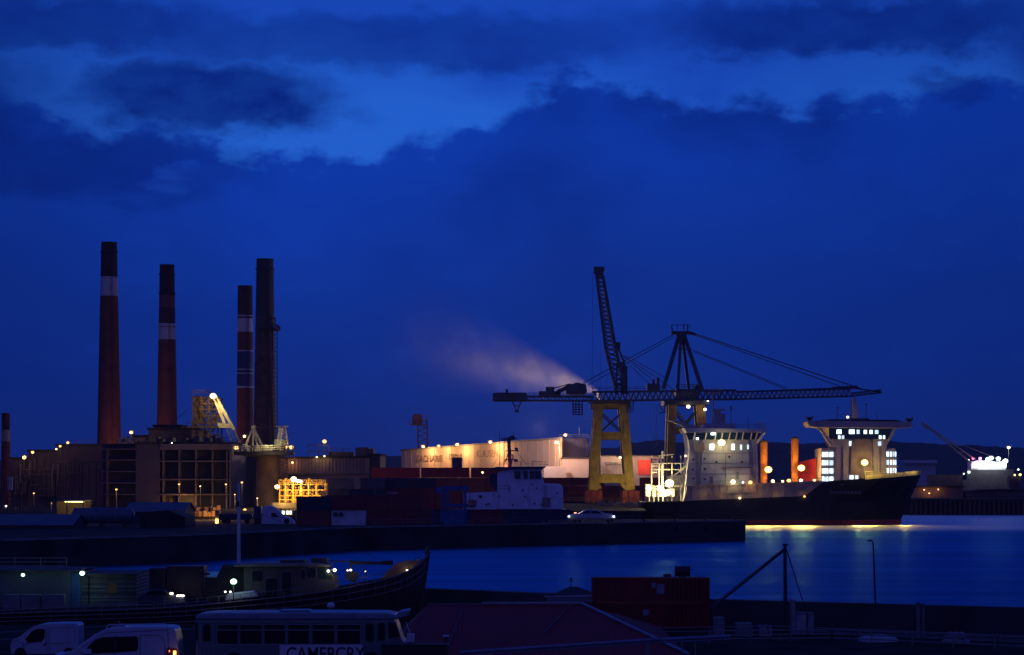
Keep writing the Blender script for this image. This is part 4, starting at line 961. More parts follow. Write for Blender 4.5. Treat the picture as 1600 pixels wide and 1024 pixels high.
# ------------------------------------------------------------------ big offshore ship
YS = 600; SW = 20.0     # near side of the hull at YS-8
yn = 590
def s_(px, py, Y=None): return (X(px, Y or yn), Z(py, Y or yn))
ship = thing('cargo_ship', 'long black-hulled ship with white towers at both ends, moored right of the crane', 'ship', (X(1220,YS),YS,0))
hb = mat('hull_black', (.010,.010,.014), .45, var=.4, scale=.3, spec=.4); hr = mat('hull_red', (.26,.02,.03), .6, var=.3, scale=.3)
swhite = mat('ship_white', (.52,.50,.50), .55, var=.1, scale=.5, stain=.35); sbeige = mat('ship_beige', (.42,.34,.27), .6, var=.25, scale=.5, stain=.6)
def shiphull(stations, m, nm):
    """stations: (px, py_top, py_bot, half width top, half width bottom)"""
    b = MB(); v = []; f = []; n = len(stations); cy = yn+10
    for px, pt, pb, wt, wb, pxb in stations:
        zt, zb = Z(pt, yn), Z(pb, yn); zm = zb+(zt-zb)*.45; wm_ = wb+(wt-wb)*.35; xt, xb = X(px, yn), X(pxb, yn); xm = xb+(xt-xb)*.45
        v += [(xb, cy-wb, zb), (xm, cy-wm_, zm), (xt, cy-wt, zt), (xt, cy+wt, zt), (xm, cy+wm_, zm), (xb, cy+wb, zb)]
    for i in range(n-1):
        a = i*6; c = a+6
        for k in range(6): f.append((a+k, c+k, c+(k+1) % 6, a+(k+1) % 6))
    f += [(0,1,2,3,4,5), tuple((n-1)*6+k for k in (5,4,3,2,1,0))]
    b.add(v, f); return b.build(nm, m, ship)
top = [(1003,785),(1020,784.5),(1060,783.5),(1100,781.5),(1150,779.5),(1200,777.5),(1250,775.5),(1262,772),(1276,761),(1288,753),(1300,751.5),(1340,748.8),(1380,746),(1415,743.5),(1440,741.5),(1450,741)]
W1 = [7.5,9,10,10,10,10,10,10,10,10,10,9.95,9.5,7.6,3.4,.2]; W2 = [6,8,9.5,10,10,10,10,10,10,10,9.3,7.8,5.2,2.6,.8,.1]
BX = [1006,1021,1060,1100,1150,1200,1250,1262,1275,1286,1297,1332,1366,1394,1412,1418]
shiphull([(t_[0], t_[1], 813, a_, b2, x_) for t_, a_, b2, x_ in zip(top, W1, W2, BX)], hb, 'hull')
shiphull([(x_+.2, 812.8, 826, b2*.995, b2*.94, x_+(0 if i < 10 else 2)) for i, (x_, b2) in enumerate(zip(BX, W2))], hr, 'boot_topping')
MB().bar(Vector((X(1010,yn),yn-.08,Z(817.5,yn))),Vector((X(1300,yn),yn-.08,Z(817.5,yn))),.12).build('waterline_stripe', mat('waterline_paint',(.16,.05,.06),.6), ship)
def sp(pts, y0, y1, m, nm, bev=0): return MB().prism([s_(*p) for p in pts], y0, y1).build(nm, m, ship, bevel=bev)
# cargo rail bulwark, beige
sp([(1068,782.9),(1074,760),(1289,752.8),(1276,761.5),(1262,772),(1250,775.2)], yn+.05, yn+1.2, sbeige, 'cargo_bulwark')
for px in range(1082, 1262, 11): MB().box(X(px,yn)-.1,X(px,yn)+.1,yn-.12,yn+.04,Z(779.5-(px-1080)*.022,yn),Z(760.5-(px-1080)*.034,yn)).build('stiffener', sbeige, ship)
MB().bar(Vector((X(1072,yn),yn-.2,Z(760,yn))),Vector((X(1288,yn),yn-.2,Z(752.8,yn))),.35).bar(Vector((X(1072,yn),yn-.16,Z(772,yn))),Vector((X(1262,yn),yn-.16,Z(766,yn))),.22).build('rubbing_bar', sbeige, ship)
# aft superstructure
sp([(1069,783),(1078,700),(1075,676),(1187,676),(1184,700),(1186,756.5),(1074,760)], yn+1.3, yn+17, swhite, 'aft_superstructure')
sp([(1096,760),(1099,676.5),(1170,676.5),(1172,757)], yn+.9, yn+1.28, swhite, 'front_panel')
sp([(1072,675.8),(1068,669),(1197,671),(1197,674),(1189,675.8)], yn-1.5, yn+17.5, swhite, 'bridge_roof')
sp([(1076,687),(1072,676.2),(1190,676.2),(1186,687)], yn+.35, yn+1.27, mat('bridge_glass',(.02,.04,.06),.1,var=.1,spec=.6), 'bridge_windows')
for px in (1084,1102,1117,1127,1139,1150,1160,1173,1181): MB().bar(Vector((X(px,yn),yn+.3,Z(687,yn))),Vector((X(px+2,yn),yn-.2,Z(676,yn))),.28).build('mullion', swhite, ship)
MB().bar(Vector((X(1182,yn),yn+.3,Z(692,yn))),Vector((X(1195,yn),yn-.8,Z(675.5,yn))),.4).build('bridge_strut', swhite, ship)
sp([(1084,692),(1100,692),(1103,701),(1098,706),(1089,706)], yn+.6, yn+1.25, sbeige, 'bracket_box')
sp([(1128,732),(1176,731.4),(1176,730.2),(1128,730.6)], yn+.55, yn+.88, mat('rust_ledge',(.22,.12,.10),.8), 'ledge')
litw = glow_mat((.75,1,.95), 3)
for (a, c, d, e) in ((1109.5,1116,694,703),(1143.5,1148,694,703),(1157,1160,695,703),(1168,1170.5,695,702)):
    MB().box(X(a,yn),X(c,yn),yn+.8,yn+.89,Z(e,yn),Z(d,yn)).build('cabin_window', litw if c < 1150 else glow_mat((.75,1,.95), 1), ship)
for py in (708, 724, 741): MB().box(X(1079,yn),X(1185,yn),yn+.82,yn+.895,Z(py+.35,yn),Z(py-.35,yn)).build('deck_edge', mat('seam_grey',(.22,.21,.22),.6), ship)
for px, py in ((1112,749),(1152,742),(1178,749)): MB().box(X(px,yn)-.4,X(px,yn)+.4,yn+.8,yn+.885,Z(py+7.5,yn),Z(py-4.5,yn)).build('door', mat('ship_door',(.20,.19,.20),.6), ship)
lb = MB()
for k_ in range(26): lb.bar(Vector((X(1091,yn)-.3,yn+1.1,Z(757-k_*2.6,yn))),Vector((X(1091,yn)+.3,yn+1.1,Z(757-k_*2.6,yn))),.07)
for k_ in (-.3,.3): lb.bar(Vector((X(1091,yn)+k_,yn+1.1,Z(758,yn))),Vector((X(1091,yn)+k_,yn+1.1,Z(690,yn))),.07)
lb.build('ladder', blackst, ship)
MB().rail([Vector((X(1074,yn),yn+.1,Z(760,yn))),Vector((X(1286,yn),yn+.1,Z(753,yn)))],1.1,.035,3,1.8).build('deck_rail', steel, ship)
MB().bar(Vector((X(1176,yn),yn+1.0,Z(757,yn))),Vector((X(1176,yn),yn+1.0,Z(700,yn))),.16).bar(Vector((X(1134,yn),yn+.8,Z(757,yn))),Vector((X(1134,yn),yn+.8,Z(708,yn))),.12).build('drainpipe', steel, ship)
for (px, py) in ((1084,718),(1084,748),(1083,734),(1102,717),(1102,733),(1102,749),(1120,722),(1160,722),(1140,714)):
    MB().tube((X(px,yn),yn+.8,Z(py,yn)),(X(px,yn),yn+1.31,Z(py,yn)),.28,n=12).build('porthole', blackst, ship)
MB().box(X(1111,yn),X(1119,yn),yn+.2,yn+.34,Z(679.8,yn),Z(676.6,yn)).build('bridge_light', glow_mat((.7,1,.95), 6), ship)
MB().box(X(1088,yn),X(1091.5,yn),yn+.2,yn+.34,Z(687,yn),Z(684,yn)).build('bridge_light', glow_mat((.7,1,.95), 8), ship)
# wing / davit boom to the left
MB().prism([s_(1041,654.5),(X(1050,yn),Z(655,yn)),s_(1094,667.5),s_(1092,671.5),s_(1080,671.5)], yn+2, yn+4).build('davit_boom', sbeige, ship)
b = MB(); b.rail([Vector((*[X(1090,yn)],yn,Z(669,yn))),Vector((X(1196,yn),yn,Z(670.6,yn)))],1.1,.04,2,1.4); b.build('roof_rail', steel, ship)
sp([(1100,669.3),(1101,662.5),(1150,661.5),(1152,670)], yn+3, yn+12, swhite, 'radar_deck')
sp([(1118,661.8),(1119,639),(1129,639),(1131,661.8)], yn+6, yn+8, swhite, 'mast')
MB().bar(Vector((X(1116.5,yn),yn+5,Z(662,yn))),Vector((X(1117,yn),yn+5,Z(612,yn))),.35).bar(Vector((X(1116,yn),yn+5,Z(640,yn))),Vector((X(1136,yn),yn+5,Z(640,yn))),.5).bar(Vector((X(1104,yn),yn+5,Z(613,yn))),Vector((X(1128,yn),yn+5,Z(613,yn))),.9,.5).bar(Vector((X(1108,yn),yn+5,Z(608,yn))),Vector((X(1133,yn),yn+5,Z(608,yn))),.35).bar(Vector((X(1133,yn),yn+5,Z(661,yn))),Vector((X(1133,yn),yn+5,Z(646,yn))),.9).build('mast_yard', sbeige, ship)
MB().bar(Vector((X(1104,yn),yn+5,Z(613,yn))),Vector((X(1109,yn),yn+5,Z(606,yn))),.2).bar(Vector((X(1145,yn),yn+5,Z(662,yn))),Vector((X(1145,yn),yn+5,Z(636,yn))),.12).bar(Vector((X(1172,yn),yn+5,Z(670,yn))),Vector((X(1172,yn),yn+5,Z(650,yn))),.1).bar(Vector((X(1099,yn),yn+5,Z(642,yn))),Vector((X(1107,yn),yn+5,Z(668,yn))),.07).box(X(1143.7,yn),X(1146.3,yn),yn+4.8,yn+5.2,Z(641,yn),Z(634,yn)).build('aerial', blackst, ship)
MB().rail([Vector((X(1184,yn),yn+5,Z(670.6,yn))),Vector((X(1198,yn),yn+5,Z(670.8,yn)))],1.6,.05,3,1).build('wing_rail', mat('red_rail',(.4,.12,.12),.6), ship)
part_lamp(ship, 1127.5, 692, yn-.8, (1,.82,.35), 1500, .95, (0,-2.2,-.6))
part_lamp(ship, 1145.5, 753, yn-.2, (1,.85,.4), 500, .6); part_lamp(ship, 1172.5, 754, yn-.2, SOD, 260, .5); part_lamp(ship, 1161, 754, yn-.1, COOL, 0, .25)
# vents / posts amidships
org = mat('vent_orange', (.50,.17,.03), .6, var=.25)
for px, tp in ((1199.5, 691), (1248.5, 686)):
    MB().lathe(X(px,yn), yn+9, [(Z(762,yn),.9),(Z(tp,yn),.95)], 16).build('vent_post', org, ship, smooth=True)
    MB().lathe(X(px,yn), yn+9, [(Z(tp,yn),1.0),(Z(tp-2,yn),1.25),(Z(tp-3,yn),1.2)], 16).box(X(px,yn)-.3,X(px,yn)+.3,yn+8.7,yn+9.3,Z(tp-5,yn),Z(tp-3,yn)).build('vent_cap', blackst, ship)
part_lamp(ship, 1200.5, 734, yn+6, (1,.55,.10), 6000, .95, (0,-2.0,0)); part_lamp(ship, 1252, 731.5, yn+6, (1,.55,.10), 6000, .95, (0,-2.0,0))
for px, py, c, s, w in ((1207.5,752,WARM,.45,150),(1208,755,WARM,.4,0),(1223,752.5,WARM,.35,100),(1232.5,751.5,SOD,.55,250),(1251.5,751,WHITE,.45,150),(1272.5,750.5,WARM,.35,100),(1257,776,SOD,.3,60),(1156,778.6,WARM,.3,60)):
    part_lamp(ship, px, py, yn+(3 if py < 770 else -.4), c, w, s)
for px in (1100, 1130, 1185, 1215): light(P(px,773,yn-1.8), (1,.6,.2), 90, ship, .15)
# container / red cargo beside the forward tower
sp([(1257,752),(1257,722),(1284,716),(1284,752)], yn+11, yn+15, mat('cargo_red',(.60,.03,.04),.6,corr=('X',2)), 'deck_cargo')
light(P(1270,735,yn+7), (1,.35,.25), 260, ship, .2)
# forward superstructure with wide bridge wings
stone = mat('ship_cream', (.46,.40,.36), .6, var=.12, scale=.4, stain=.3)
sp([(1305,752),(1308,700),(1296,668.6),(1396,668.6),(1387,700),(1388,752)], yn+2.2, yn+17, stone, 'forward_tower')
sp([(1284.5,754),(1286,700.5),(1307.6,700.5),(1304.8,754)], yn+2.6, yn+16, stone, 'side_block'); sp([(1387.5,752),(1386.8,700.5),(1402,700.5),(1404.5,752)], yn+2.6, yn+16, stone, 'side_block')
sp([(1330,752),(1332,690),(1352,680),(1364,690),(1366,752)], yn+1.7, yn+2.18, mat('ship_taupe',(.26,.20,.18),.6,var=.15), 'centre_recess')
for px in (1320, 1375): MB().bar(Vector((X(px,yn),yn+2.0,Z(751,yn))),Vector((X(px,yn),yn+2.0,Z(700,yn))),.35).build('corner_pilaster', stone, ship)
sp([(1260,659.5),(1262,657.5),(1425,659.5),(1425,668),(1401,669.5),(1283,668.5),(1264,667)], yn-1.2, yn+8, stone, 'bridge_wing', .15)
sp([(1278,657.6),(1300,655.2),(1400,656.2),(1412,658.9)], yn+.5, yn+8, blackst, 'bridge_top')
sp([(1297,686),(1297,669.2),(1394,669.2),(1392,686)], yn+1.6, yn+2.18, mat('bridge_glass',(.02,.04,.06),.1), 'bridge_windows')
for a, c in (((1280,668.5),(1306,697)),((1283,671),(1301,697))): MB().bar(Vector((X(a[0],yn),yn+1.2,Z(a[1],yn))),Vector((X(c[0],yn),yn+1.9,Z(c[1],yn))),.55).build('wing_strut', stone, ship)
MB().bar(Vector((X(1401,yn),yn+1.2,Z(669,yn))),Vector((X(1389,yn),yn+1.9,Z(690,yn))),.55).build('wing_strut', stone, ship)
wlit = glow_mat((.62,.85,1), 2); k = 0
wv_ = [glow_mat((.62,.85,1), k_) for k_ in (1, 2, 3)]
rw_ = random.Random(5)
def win(a, c, d, e, y=yn+1.5, st=None):
    wlit = rw_.choice(wv_+[wv_[1]])
    MB().box(X(a,yn),X(c,yn),y,y+.09,Z(e,yn),Z(d,yn)).build('lit_window', st or wlit, ship)
for a, c in ((1308.5,1316),(1328,1336.5),(1340,1344.5),(1351,1356),(1360,1365),(1368.5,1374)): win(a, c, 671.5 if c < 1350 else 672, 678)
for a, c in ((1311,1314.5),(1316.5,1320.5),(1375,1378.5),(1381,1384.5)): win(a, c, 680.5, 686)
for a, c in ((1328.8,1333.5),(1336,1341)): win(a, c, 689.5, 696.5, yn+2.05)
win(1374,1379,690,696.5, yn+2.05)
for a, c in ((1329,1335),(1337.5,1342.5)): win(a, c, 743, 749, yn+1.55)
for i, py in enumerate((706.5, 719.5, 732.3, 745)):
    for a, c in ((1286.5,1289.5),(1290.5,1292.5),(1294,1296),(1298.2,1304)): win(a, c, py, py+7.6, yn+2.45)
    if i < 3:
        for a, c in ((1386.2,1391.5),(1393.5,1396.2),(1398,1399.6),(1401,1402.8)): win(a, c, py-.5, py+7, yn+2.45)
    MB().box(X(1284,yn),X(1306,yn),yn+1.5,yn+2.58,Z(py+10.6,yn),Z(py+9.6,yn)).build('deck_ledge', stone, ship)
    if i < 3: MB().box(X(1386.5,yn),X(1405,yn),yn+1.5,yn+2.58,Z(py+10,yn),Z(py+9,yn)).build('deck_ledge', stone, ship)
sp([(1337,657),(1336.5,622),(1341,620),(1346,657)], yn+4, yn+6, stone, 'funnel_mast')
MB().bar(Vector((X(1333.5,yn),yn+4,Z(657,yn))),Vector((X(1333.5,yn),yn+4,Z(624,yn))),.2).bar(Vector((X(1312,yn),yn+4,Z(657,yn))),Vector((X(1312,yn),yn+4,Z(636,yn))),.12).bar(Vector((X(1357,yn),yn+4,Z(657,yn))),Vector((X(1357,yn),yn+4,Z(630,yn))),.12).bar(Vector((X(1333,yn),yn+4,Z(655,yn))),Vector((X(1362,yn),yn+4,Z(655,yn))),.5).bar(Vector((X(1374,yn),yn+4,Z(657,yn))),Vector((X(1374,yn),yn+4,Z(646,yn))),.1).box(X(1355.8,yn),X(1358.2,yn),yn+3.7,yn+4.3,Z(633,yn),Z(630,yn)).box(X(1311,yn),X(1313.2,yn),yn+3.7,yn+4.3,Z(638,yn),Z(635.6,yn)).build('aerial', blackst, ship)
for px, py in ((1265,653),(1421,655)):
    MB().box(X(px,yn)-.5,X(px,yn)+.5,yn,yn+1,Z(py+4.5,yn),Z(py-1,yn)).box(X(px,yn)-.9,X(px,yn)-.6,yn,yn+.5,Z(py+2,yn),Z(py-2.5,yn)).box(X(px,yn)+.6,X(px,yn)+.9,yn,yn+.5,Z(py+2,yn),Z(py-3,yn)).build('searchlight', blackst, ship)
part_lamp(ship, 1324.5, 652, yn+2, WARM, 100, .35)
part_lamp(ship, 1351, 723, yn-.2, (1,.62,.15), 1800, .9, (0,-2.0,0))
MB().bar(Vector((X(1351,yn),yn+.3,Z(726,yn))),Vector((X(1351,yn),yn+.3,Z(749,yn))),.18).build('lamp_post', steel, ship)
# foredeck bulwark lit yellow
b = MB(); bw = [(1352,9.9),(1366,9.75),(1380,9.5),(1398,8.6),(1415,7.6),(1430,5.0),(1440,3.3),(1449,.5)]
for (pa, wa), (pb, wb) in zip(bw, bw[1:]):
    za = Z(748.2-(pa-1352)*.077, yn)+.35; zb = Z(748.2-(pb-1352)*.077, yn)+.35
    b.bar(Vector((X(pa,yn),yn+10.1-wa,za)),Vector((X(pb,yn),yn+10.1-wb,zb)),.12,1.1)
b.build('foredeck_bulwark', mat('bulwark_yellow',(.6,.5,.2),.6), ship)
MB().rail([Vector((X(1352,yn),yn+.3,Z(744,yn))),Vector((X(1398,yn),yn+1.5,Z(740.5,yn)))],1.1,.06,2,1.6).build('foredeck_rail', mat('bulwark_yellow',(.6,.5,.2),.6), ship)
MB().box(X(1407,yn),X(1410,yn),yn+9,yn+10,Z(743,yn),Z(736,yn)).build('bow_mast', steel, ship)
for px, dy, w_ in ((1357,-1.2,420),(1374,-1.1,170),(1392,-.6,170),(1410,.6,170),(1425,3.0,150),(1439,4.6,420)): light(Vector((X(px,yn),yn+dy,Z(741-(px-1357)*.06,yn)+.6)), (1,.75,.2), w_, ship, .2)  # added lights outboard, without fittings, to brighten the yellow bulwark
text('FINNMARS', 1.25, Vector((X(1296,yn),yn-.35,Z(772.3,yn))), mat('hull_lettering',(.10,.10,.13),.6), ship, sx=1.35)
MB().box(X(1313,yn),X(1318,yn),yn-.28,yn-.1,Z(758.6,yn),Z(757.4,yn)).build('hawse_pipe', steel, ship)
for px, pw_ in ((1168,.7), (1183,1.3), (1199,1.1), (1214,.6), (1240,1.2), (1253,1.9), (1266,.9), (1331,.8), (1343,1.6), (1356,1.1), (1371,.5), (1421,1.3)):  # lamps added low on the hull for a golden strip on the water
    zz = 3.2; ys_ = yn+.6 if px < 1300 else yn+3.5 if px < 1400 else yn+8.2
    l = bpy.data.lights.new('lamp_or_added_light', 'SPOT'); l.color = (1,.66,.14); l.energy = 1500*pw_; l.shadow_soft_size = .35; l.spot_size = math.radians(130); l.spot_blend = .9
    o = bpy.data.objects.new('lamp_or_added_light', l); COL.objects.link(o); o.parent = ship; o.location = world_of(ship).inverted() @ Vector((X(px,yn), ys_-1.6, zz)); o.rotation_euler = (math.radians(60), 0, 0); o.rotation_euler = (math.radians(-60), 0, 0)
    MB().box(X(px,yn)-.25, X(px,yn)+.25, ys_-1.2, ys_-.6, zz-.1, zz+.2).build('added_overboard_lamp', blackst, ship)
# bright stern working deck
wk = mat('stern_gear', (.45,.42,.36), .6, var=.3)
MB().prism([(X(1044,yn),Z(783,yn)),(X(1046,yn),Z(744,yn)),(X(1073,yn),Z(742,yn)),(X(1069,yn),Z(783,yn))], yn+8, yn+9).build('stern_bulkhead', swhite, ship)
b = MB()
for px in (1020, 1032, 1037, 1052, 1066): b.bar(Vector((X(px,yn),yn+5,Z(784,yn))),Vector((X(px,yn),yn+5,Z(712 if px != 1037 else 705,yn))),.3 if px != 1037 else .5)
for py in (724, 734, 760): b.bar(Vector((X(1018,yn),yn+5,Z(py,yn))),Vector((X(1070,yn),yn+5,Z(py,yn))),.26)
b.bar(Vector((X(1032,yn),yn+5,Z(712,yn))),Vector((X(1055,yn),yn+5,Z(710,yn))),.2).bar(Vector((X(1045,yn),yn+5,Z(752,yn))),Vector((X(1074,yn),yn+5,Z(728,yn))),.4).bar(Vector((X(1042,yn),yn+5,Z(758,yn))),Vector((X(1074,yn),yn+5,Z(740,yn))),.25)
b.build('stern_gantry', wk, ship)
MB().box(X(1018,yn),X(1070,yn),yn+4.2,yn+6,Z(724.8,yn),Z(723.6,yn)).build('gantry_walkway', wk, ship)
b = MB()
for i in range(5): b.box(X(1018,yn),X(1029,yn),yn+5,yn+7,Z(739-i*5,yn),Z(737.6-i*5,yn))
b.build('stair', wk, ship)
for a, c, d in ((1010,1018,757),(1021,1027,762),(1029,1044,766),(1046,1056,764)): MB().box(X(a,yn),X(c,yn),yn+4,yn+7,Z(784,yn),Z(d,yn)).build('deck_box', mat('bright_deck_box',(.7,.66,.52),.6), ship, bevel=.08)
b = MB()
for i in range(8): px = 1009+i*7; b.box(X(px,yn),X(px+5.5,yn),yn+1.0,yn+1.5,Z(784.3,yn),Z(776,yn))
b.build('stern_bulwark', mat('tan_bulwark',(.55,.40,.2),.6), ship)
part_lamp(ship, 1046, 755.5, yn+3, (1,.82,.36), 14000, 1.15, (-1,-1.5,0)); part_lamp(ship, 1032, 764, yn+2.6, (1,.82,.4), 6000, .9); part_lamp(ship, 1014, 763, yn+3, (1,.8,.45), 1800, .8); part_lamp(ship, 1043, 770, yn+3, (1,.85,.5), 0, .8)
part_lamp(ship, 1071.5, 712.5, yn+2, WARM, 100, .3); part_lamp(ship, 1094, 778, yn+3, WARM, 0, .01)

# ------------------------------------------------------------------ far vessel at the distant quay
Yd = 900
fv = thing('supply_vessel', 'far vessel with dazzling white deck lights and a raised crane jib', 'ship', (X(1545,Yd),Yd,0))
fg = mat('far_hull', (.10,.07,.08), .7, var=.4, scale=.2, stain=.5)
MB().box(X(1450,Yd),X(1592,Yd),Yd,Yd+12,-.5,Z(768,Yd)).build('hull', fg, fv)
MB().box(X(1512,Yd),X(1584,Yd),Yd+1,Yd+10,Z(767.9,Yd),Z(734,Yd)).box(X(1505,Yd),X(1511.8,Yd),Yd+1,Yd+8,Z(767.9,Yd),Z(750,Yd)).build('superstructure', mat('far_grey',(.09,.085,.10),.7,var=.3,stain=.4), fv)
MB().box(X(1455,Yd),X(1505,Yd),Yd+2,Yd+9,Z(767.9,Yd),Z(742,Yd)).build('cargo_hold', fg, fv)
hz = mat('far_white', (.7,.72,.75), .6)
MB().prism([(X(1519,Yd),Z(733.9,Yd)),(X(1519,Yd),Z(722,Yd)),(X(1530,Yd),Z(719,Yd)),(X(1560,Yd),Z(722,Yd)),(X(1574,Yd),Z(720,Yd)),(X(1574,Yd),Z(733.9,Yd))],Yd+2,Yd+9).build('bridge', hz, fv)
b = MB()
for px in range(1522, 1576, 6): b.box(X(px,Yd),X(px+3.4,Yd),Yd+1.7,Yd+1.95,Z(730,Yd),Z(724.5,Yd))
b.build('window_row', glow_mat((.95,1,.9), 9), fv)
for i, (px, py, c, s, w) in enumerate(((1520.5,716.5,(1,.1,.25),.55,400),(1531.5,716.5,(.9,.2,1),.6,600),(1544,718,COOL,1.0,600),(1549,716,COOL,.9,500),(1560,717,(.8,.85,1),.9,600),(1571,720.5,(.8,1,.9),1.0,600),(1514,738,COOL,.5,200),(1506,740.5,WHITE,.3,0),(1513.5,719,WHITE,.3,0),(1535,727,(.95,1,.85),1.2,1100),(1555,727,(.95,1,.9),1.2,1100))):
    part_lamp(fv, px, py, Yd+.5, c, w, s, (0,-2.2,0))
jm = mat('jib_grey', (.20,.18,.19), .6)
MB().bar(P(1444,663,Yd),P(1518,724,Yd),.5).bar(P(1446,664,Yd),P(1524,718,Yd),.4).bar(P(1440,661,Yd),P(1450,670,Yd),.9).bar(P(1462,678,Yd),P(1470,681,Yd),.3).bar(P(1480,693,Yd),P(1488,694,Yd),.3).bar(P(1498,708,Yd),P(1506,706,Yd),.3).build('crane_jib', jm, fv)
MB().bar(P(1476,684,Yd),P(1556,716,Yd),.12).build('jib_stay', jm, fv)
wn = MB()
pole_lamp(1576, 699.5, 880, 5.2, (.9,1,.85), 2500, 'tall white floodlight pole at the far right beside the far vessel', 1.0, cat='floodlight', name='floodlight_pole')
# sheds and clutter on the far quay
Yu = 800
fs = thing('quay_shed', 'long low dark shed on the distant quay, faint orange lamps on its wall', 'shed', (X(1450,Yu),Yu,5.2))
MB().box(X(1430,Yu),X(1505,Yu),Yu,Yu+20,5.2,Z(762,Yu)).build('wall', mat('dim_shed_wall',(.17,.10,.09),.8,var=.3,corr=('X',1.5)), fs)
MB().box(X(1428,Yu),X(1507,Yu),Yu-.5,Yu+21,Z(762,Yu)+.003,Z(759.5,Yu)).build('roof', conc_dk, fs)
for px, py in ((1444,765.5),(1466,765),(1452,771)): part_lamp(fs, px, py, Yu-1, SOD, 260, .28)
fs2 = thing('warehouse', 'dark warehouse on the distant quay below the dazzling vessel', 'warehouse', (X(1560,Yu),Yu,5.2))
MB().box(X(1509,Yu),X(1640,Yu),Yu,Yu+18,5.2,Z(768,Yu)).build('wall', fg, fs2)
MB().prism([(X(1509,Yu),Z(768,Yu)+.003),(X(1560,Yu),Z(764,Yu)),(X(1640,Yu),Z(767,Yu)+.003)],Yu-.4,Yu+18.4).build('roof', conc_dk, fs2)
for px, zt in ((1585,757),(1596,751),(1592,764)): 
    pass
part_lamp(fs2, 1585.5, 742.5, Yu+4, (1,.75,.2), 0, .35); part_lamp(fs2, 1594, 742, Yu+4, (1,.75,.2), 0, .45); part_lamp(fs2, 1591, 734, Yu+6, (.8,1,.8), 0, .35)
MB().box(X(1582,Yu),X(1600,Yu),Yu+4.5,Yu+8,5.2,Z(745,Yu)).bar(P(1590,745,Yu+6),P(1590,733,Yu+6),.2).build('tower_block', fg, fs2)
hs = thing('hangar', 'pale blue-grey hangar roof below the hills, right of the ship bow', 'hangar', (X(1440,2100),2100,1.5))
MB().box(X(1412,2100),X(1462,2100),2100,2140,1.5,Z(724,2100)).build('wall', mat('hangar_wall',(.5,.5,.5),.8), hs); MB().box(X(1411,2100),X(1463,2100),2095,2142,Z(724,2100)+.01,Z(719,2100)).build('roof', mat('hangar_roof',(.55,.55,.58),.7), hs)

# ------------------------------------------------------------------ steam plume
pm = bpy.data.materials.new('steam'); pm.use_nodes = True; t = pm.node_tree; t.nodes.clear()
o_ = t.nodes.new('ShaderNodeOutputMaterial'); pv = t.nodes.new('ShaderNodeVolumePrincipled'); t.links.new(pv.outputs[0], o_.inputs['Volume'])
pv.inputs['Color'].default_value = (.95,.93,.93,1); pv.inputs['Anisotropy'].default_value = .1
tcn = t.nodes.new('ShaderNodeTexCoord'); sx_ = t.nodes.new('ShaderNodeSeparateXYZ'); t.links.new(tcn.outputs['Object'], sx_.inputs[0])
nz = t.nodes.new('ShaderNodeTexNoise'); nz.inputs['Scale'].default_value = .12; nz.inputs['Detail'].default_value = 4; t.links.new(tcn.outputs['Object'], nz.inputs['Vector'])
nz.inputs['Roughness'].default_value = .62
def tm(op, a, b=None, cl=False):
    n = t.nodes.new('ShaderNodeMath'); n.operation = op; n.use_clamp = cl
    for i, v_ in enumerate((a, b)):
        if v_ is None: continue
        if isinstance(v_, (int, float)): n.inputs[i].default_value = v_
        else: t.links.new(v_, n.inputs[i])
    return n.outputs[0]
# local axis: x runs along the plume from its mouth (0) to its end (PL)
PL = 84.0
s = tm('DIVIDE', sx_.outputs[0], PL, True)
rad = tm('ADD', tm('MULTIPLY', tm('POWER', s, .85), 25.0), .7)
r2 = tm('SQRT', tm('ADD', tm('POWER', sx_.outputs[1], 2.0), tm('POWER', sx_.outputs[2], 2.0)))
q_ = tm('DIVIDE', r2, rad)
fall = tm('POWER', tm('SUBTRACT', 1.0, q_, True), 1.3)
dens = tm('MULTIPLY', fall, tm('DIVIDE', 1.0, tm('ADD', rad, .4)))
dens = tm('MULTIPLY', dens, tm('POWER', tm('SUBTRACT', 1.0, s, True), 1.25))
dens = tm('MULTIPLY', dens, tm('MULTIPLY', tm('SUBTRACT', nz.outputs[0], .30, True), 3.4))
t.links.new(dens, pv.inputs['Density'])
Ysm = 860
p0 = P(934, 612, Ysm); p1 = P(640, 525, Ysm)
me = bpy.data.meshes.new('steam_plume'); bb = MB()
nn = 14; n_ = 16; vs_ = []
for i in range(nn+1):
    s0 = i/nn; r_ = 25.0*s0**.85*1.02+.8
    vs_ += [(s0*PL, r_*math.cos(2*math.pi*k/n_), r_*math.sin(2*math.pi*k/n_)) for k in range(n_)]
fs_ = [(i*n_+k, i*n_+(k+1) % n_, (i+1)*n_+(k+1) % n_, (i+1)*n_+k) for i in range(nn) for k in range(n_)]+[tuple(range(n_-1,-1,-1)), tuple(range(nn*n_, (nn+1)*n_))]
me.from_pydata(vs_, [], fs_); me.materials.append(pm)
so = bpy.data.objects.new('steam_plume', me); COL.objects.link(so); so.location = p0
dd = (p1-p0).normalized(); so.rotation_euler = dd.to_track_quat('X', 'Z').to_euler(); so['kind'] = 'stuff'
# the stack it comes from
tk = thing('vent_stack', 'thin vent stack behind the yellow crane that gives off steam', 'stack', (p0.x+.5, Ysm, 4.4))
MB().lathe(p0.x+.3, Ysm, [(4.4,.9),(p0.z-.3,.7)], 14).build('pipe', steel, tk, smooth=True)
light(p0+Vector((-2,-6,-9)), (1,.66,.56), 36000, tk, .5)  # added light, no lamp body, to brighten the mouth of the steam
light(p0+Vector((-22,-14,-14)), (1,.74,.74), 120000, tk, .5)  # second added light, further along the plume

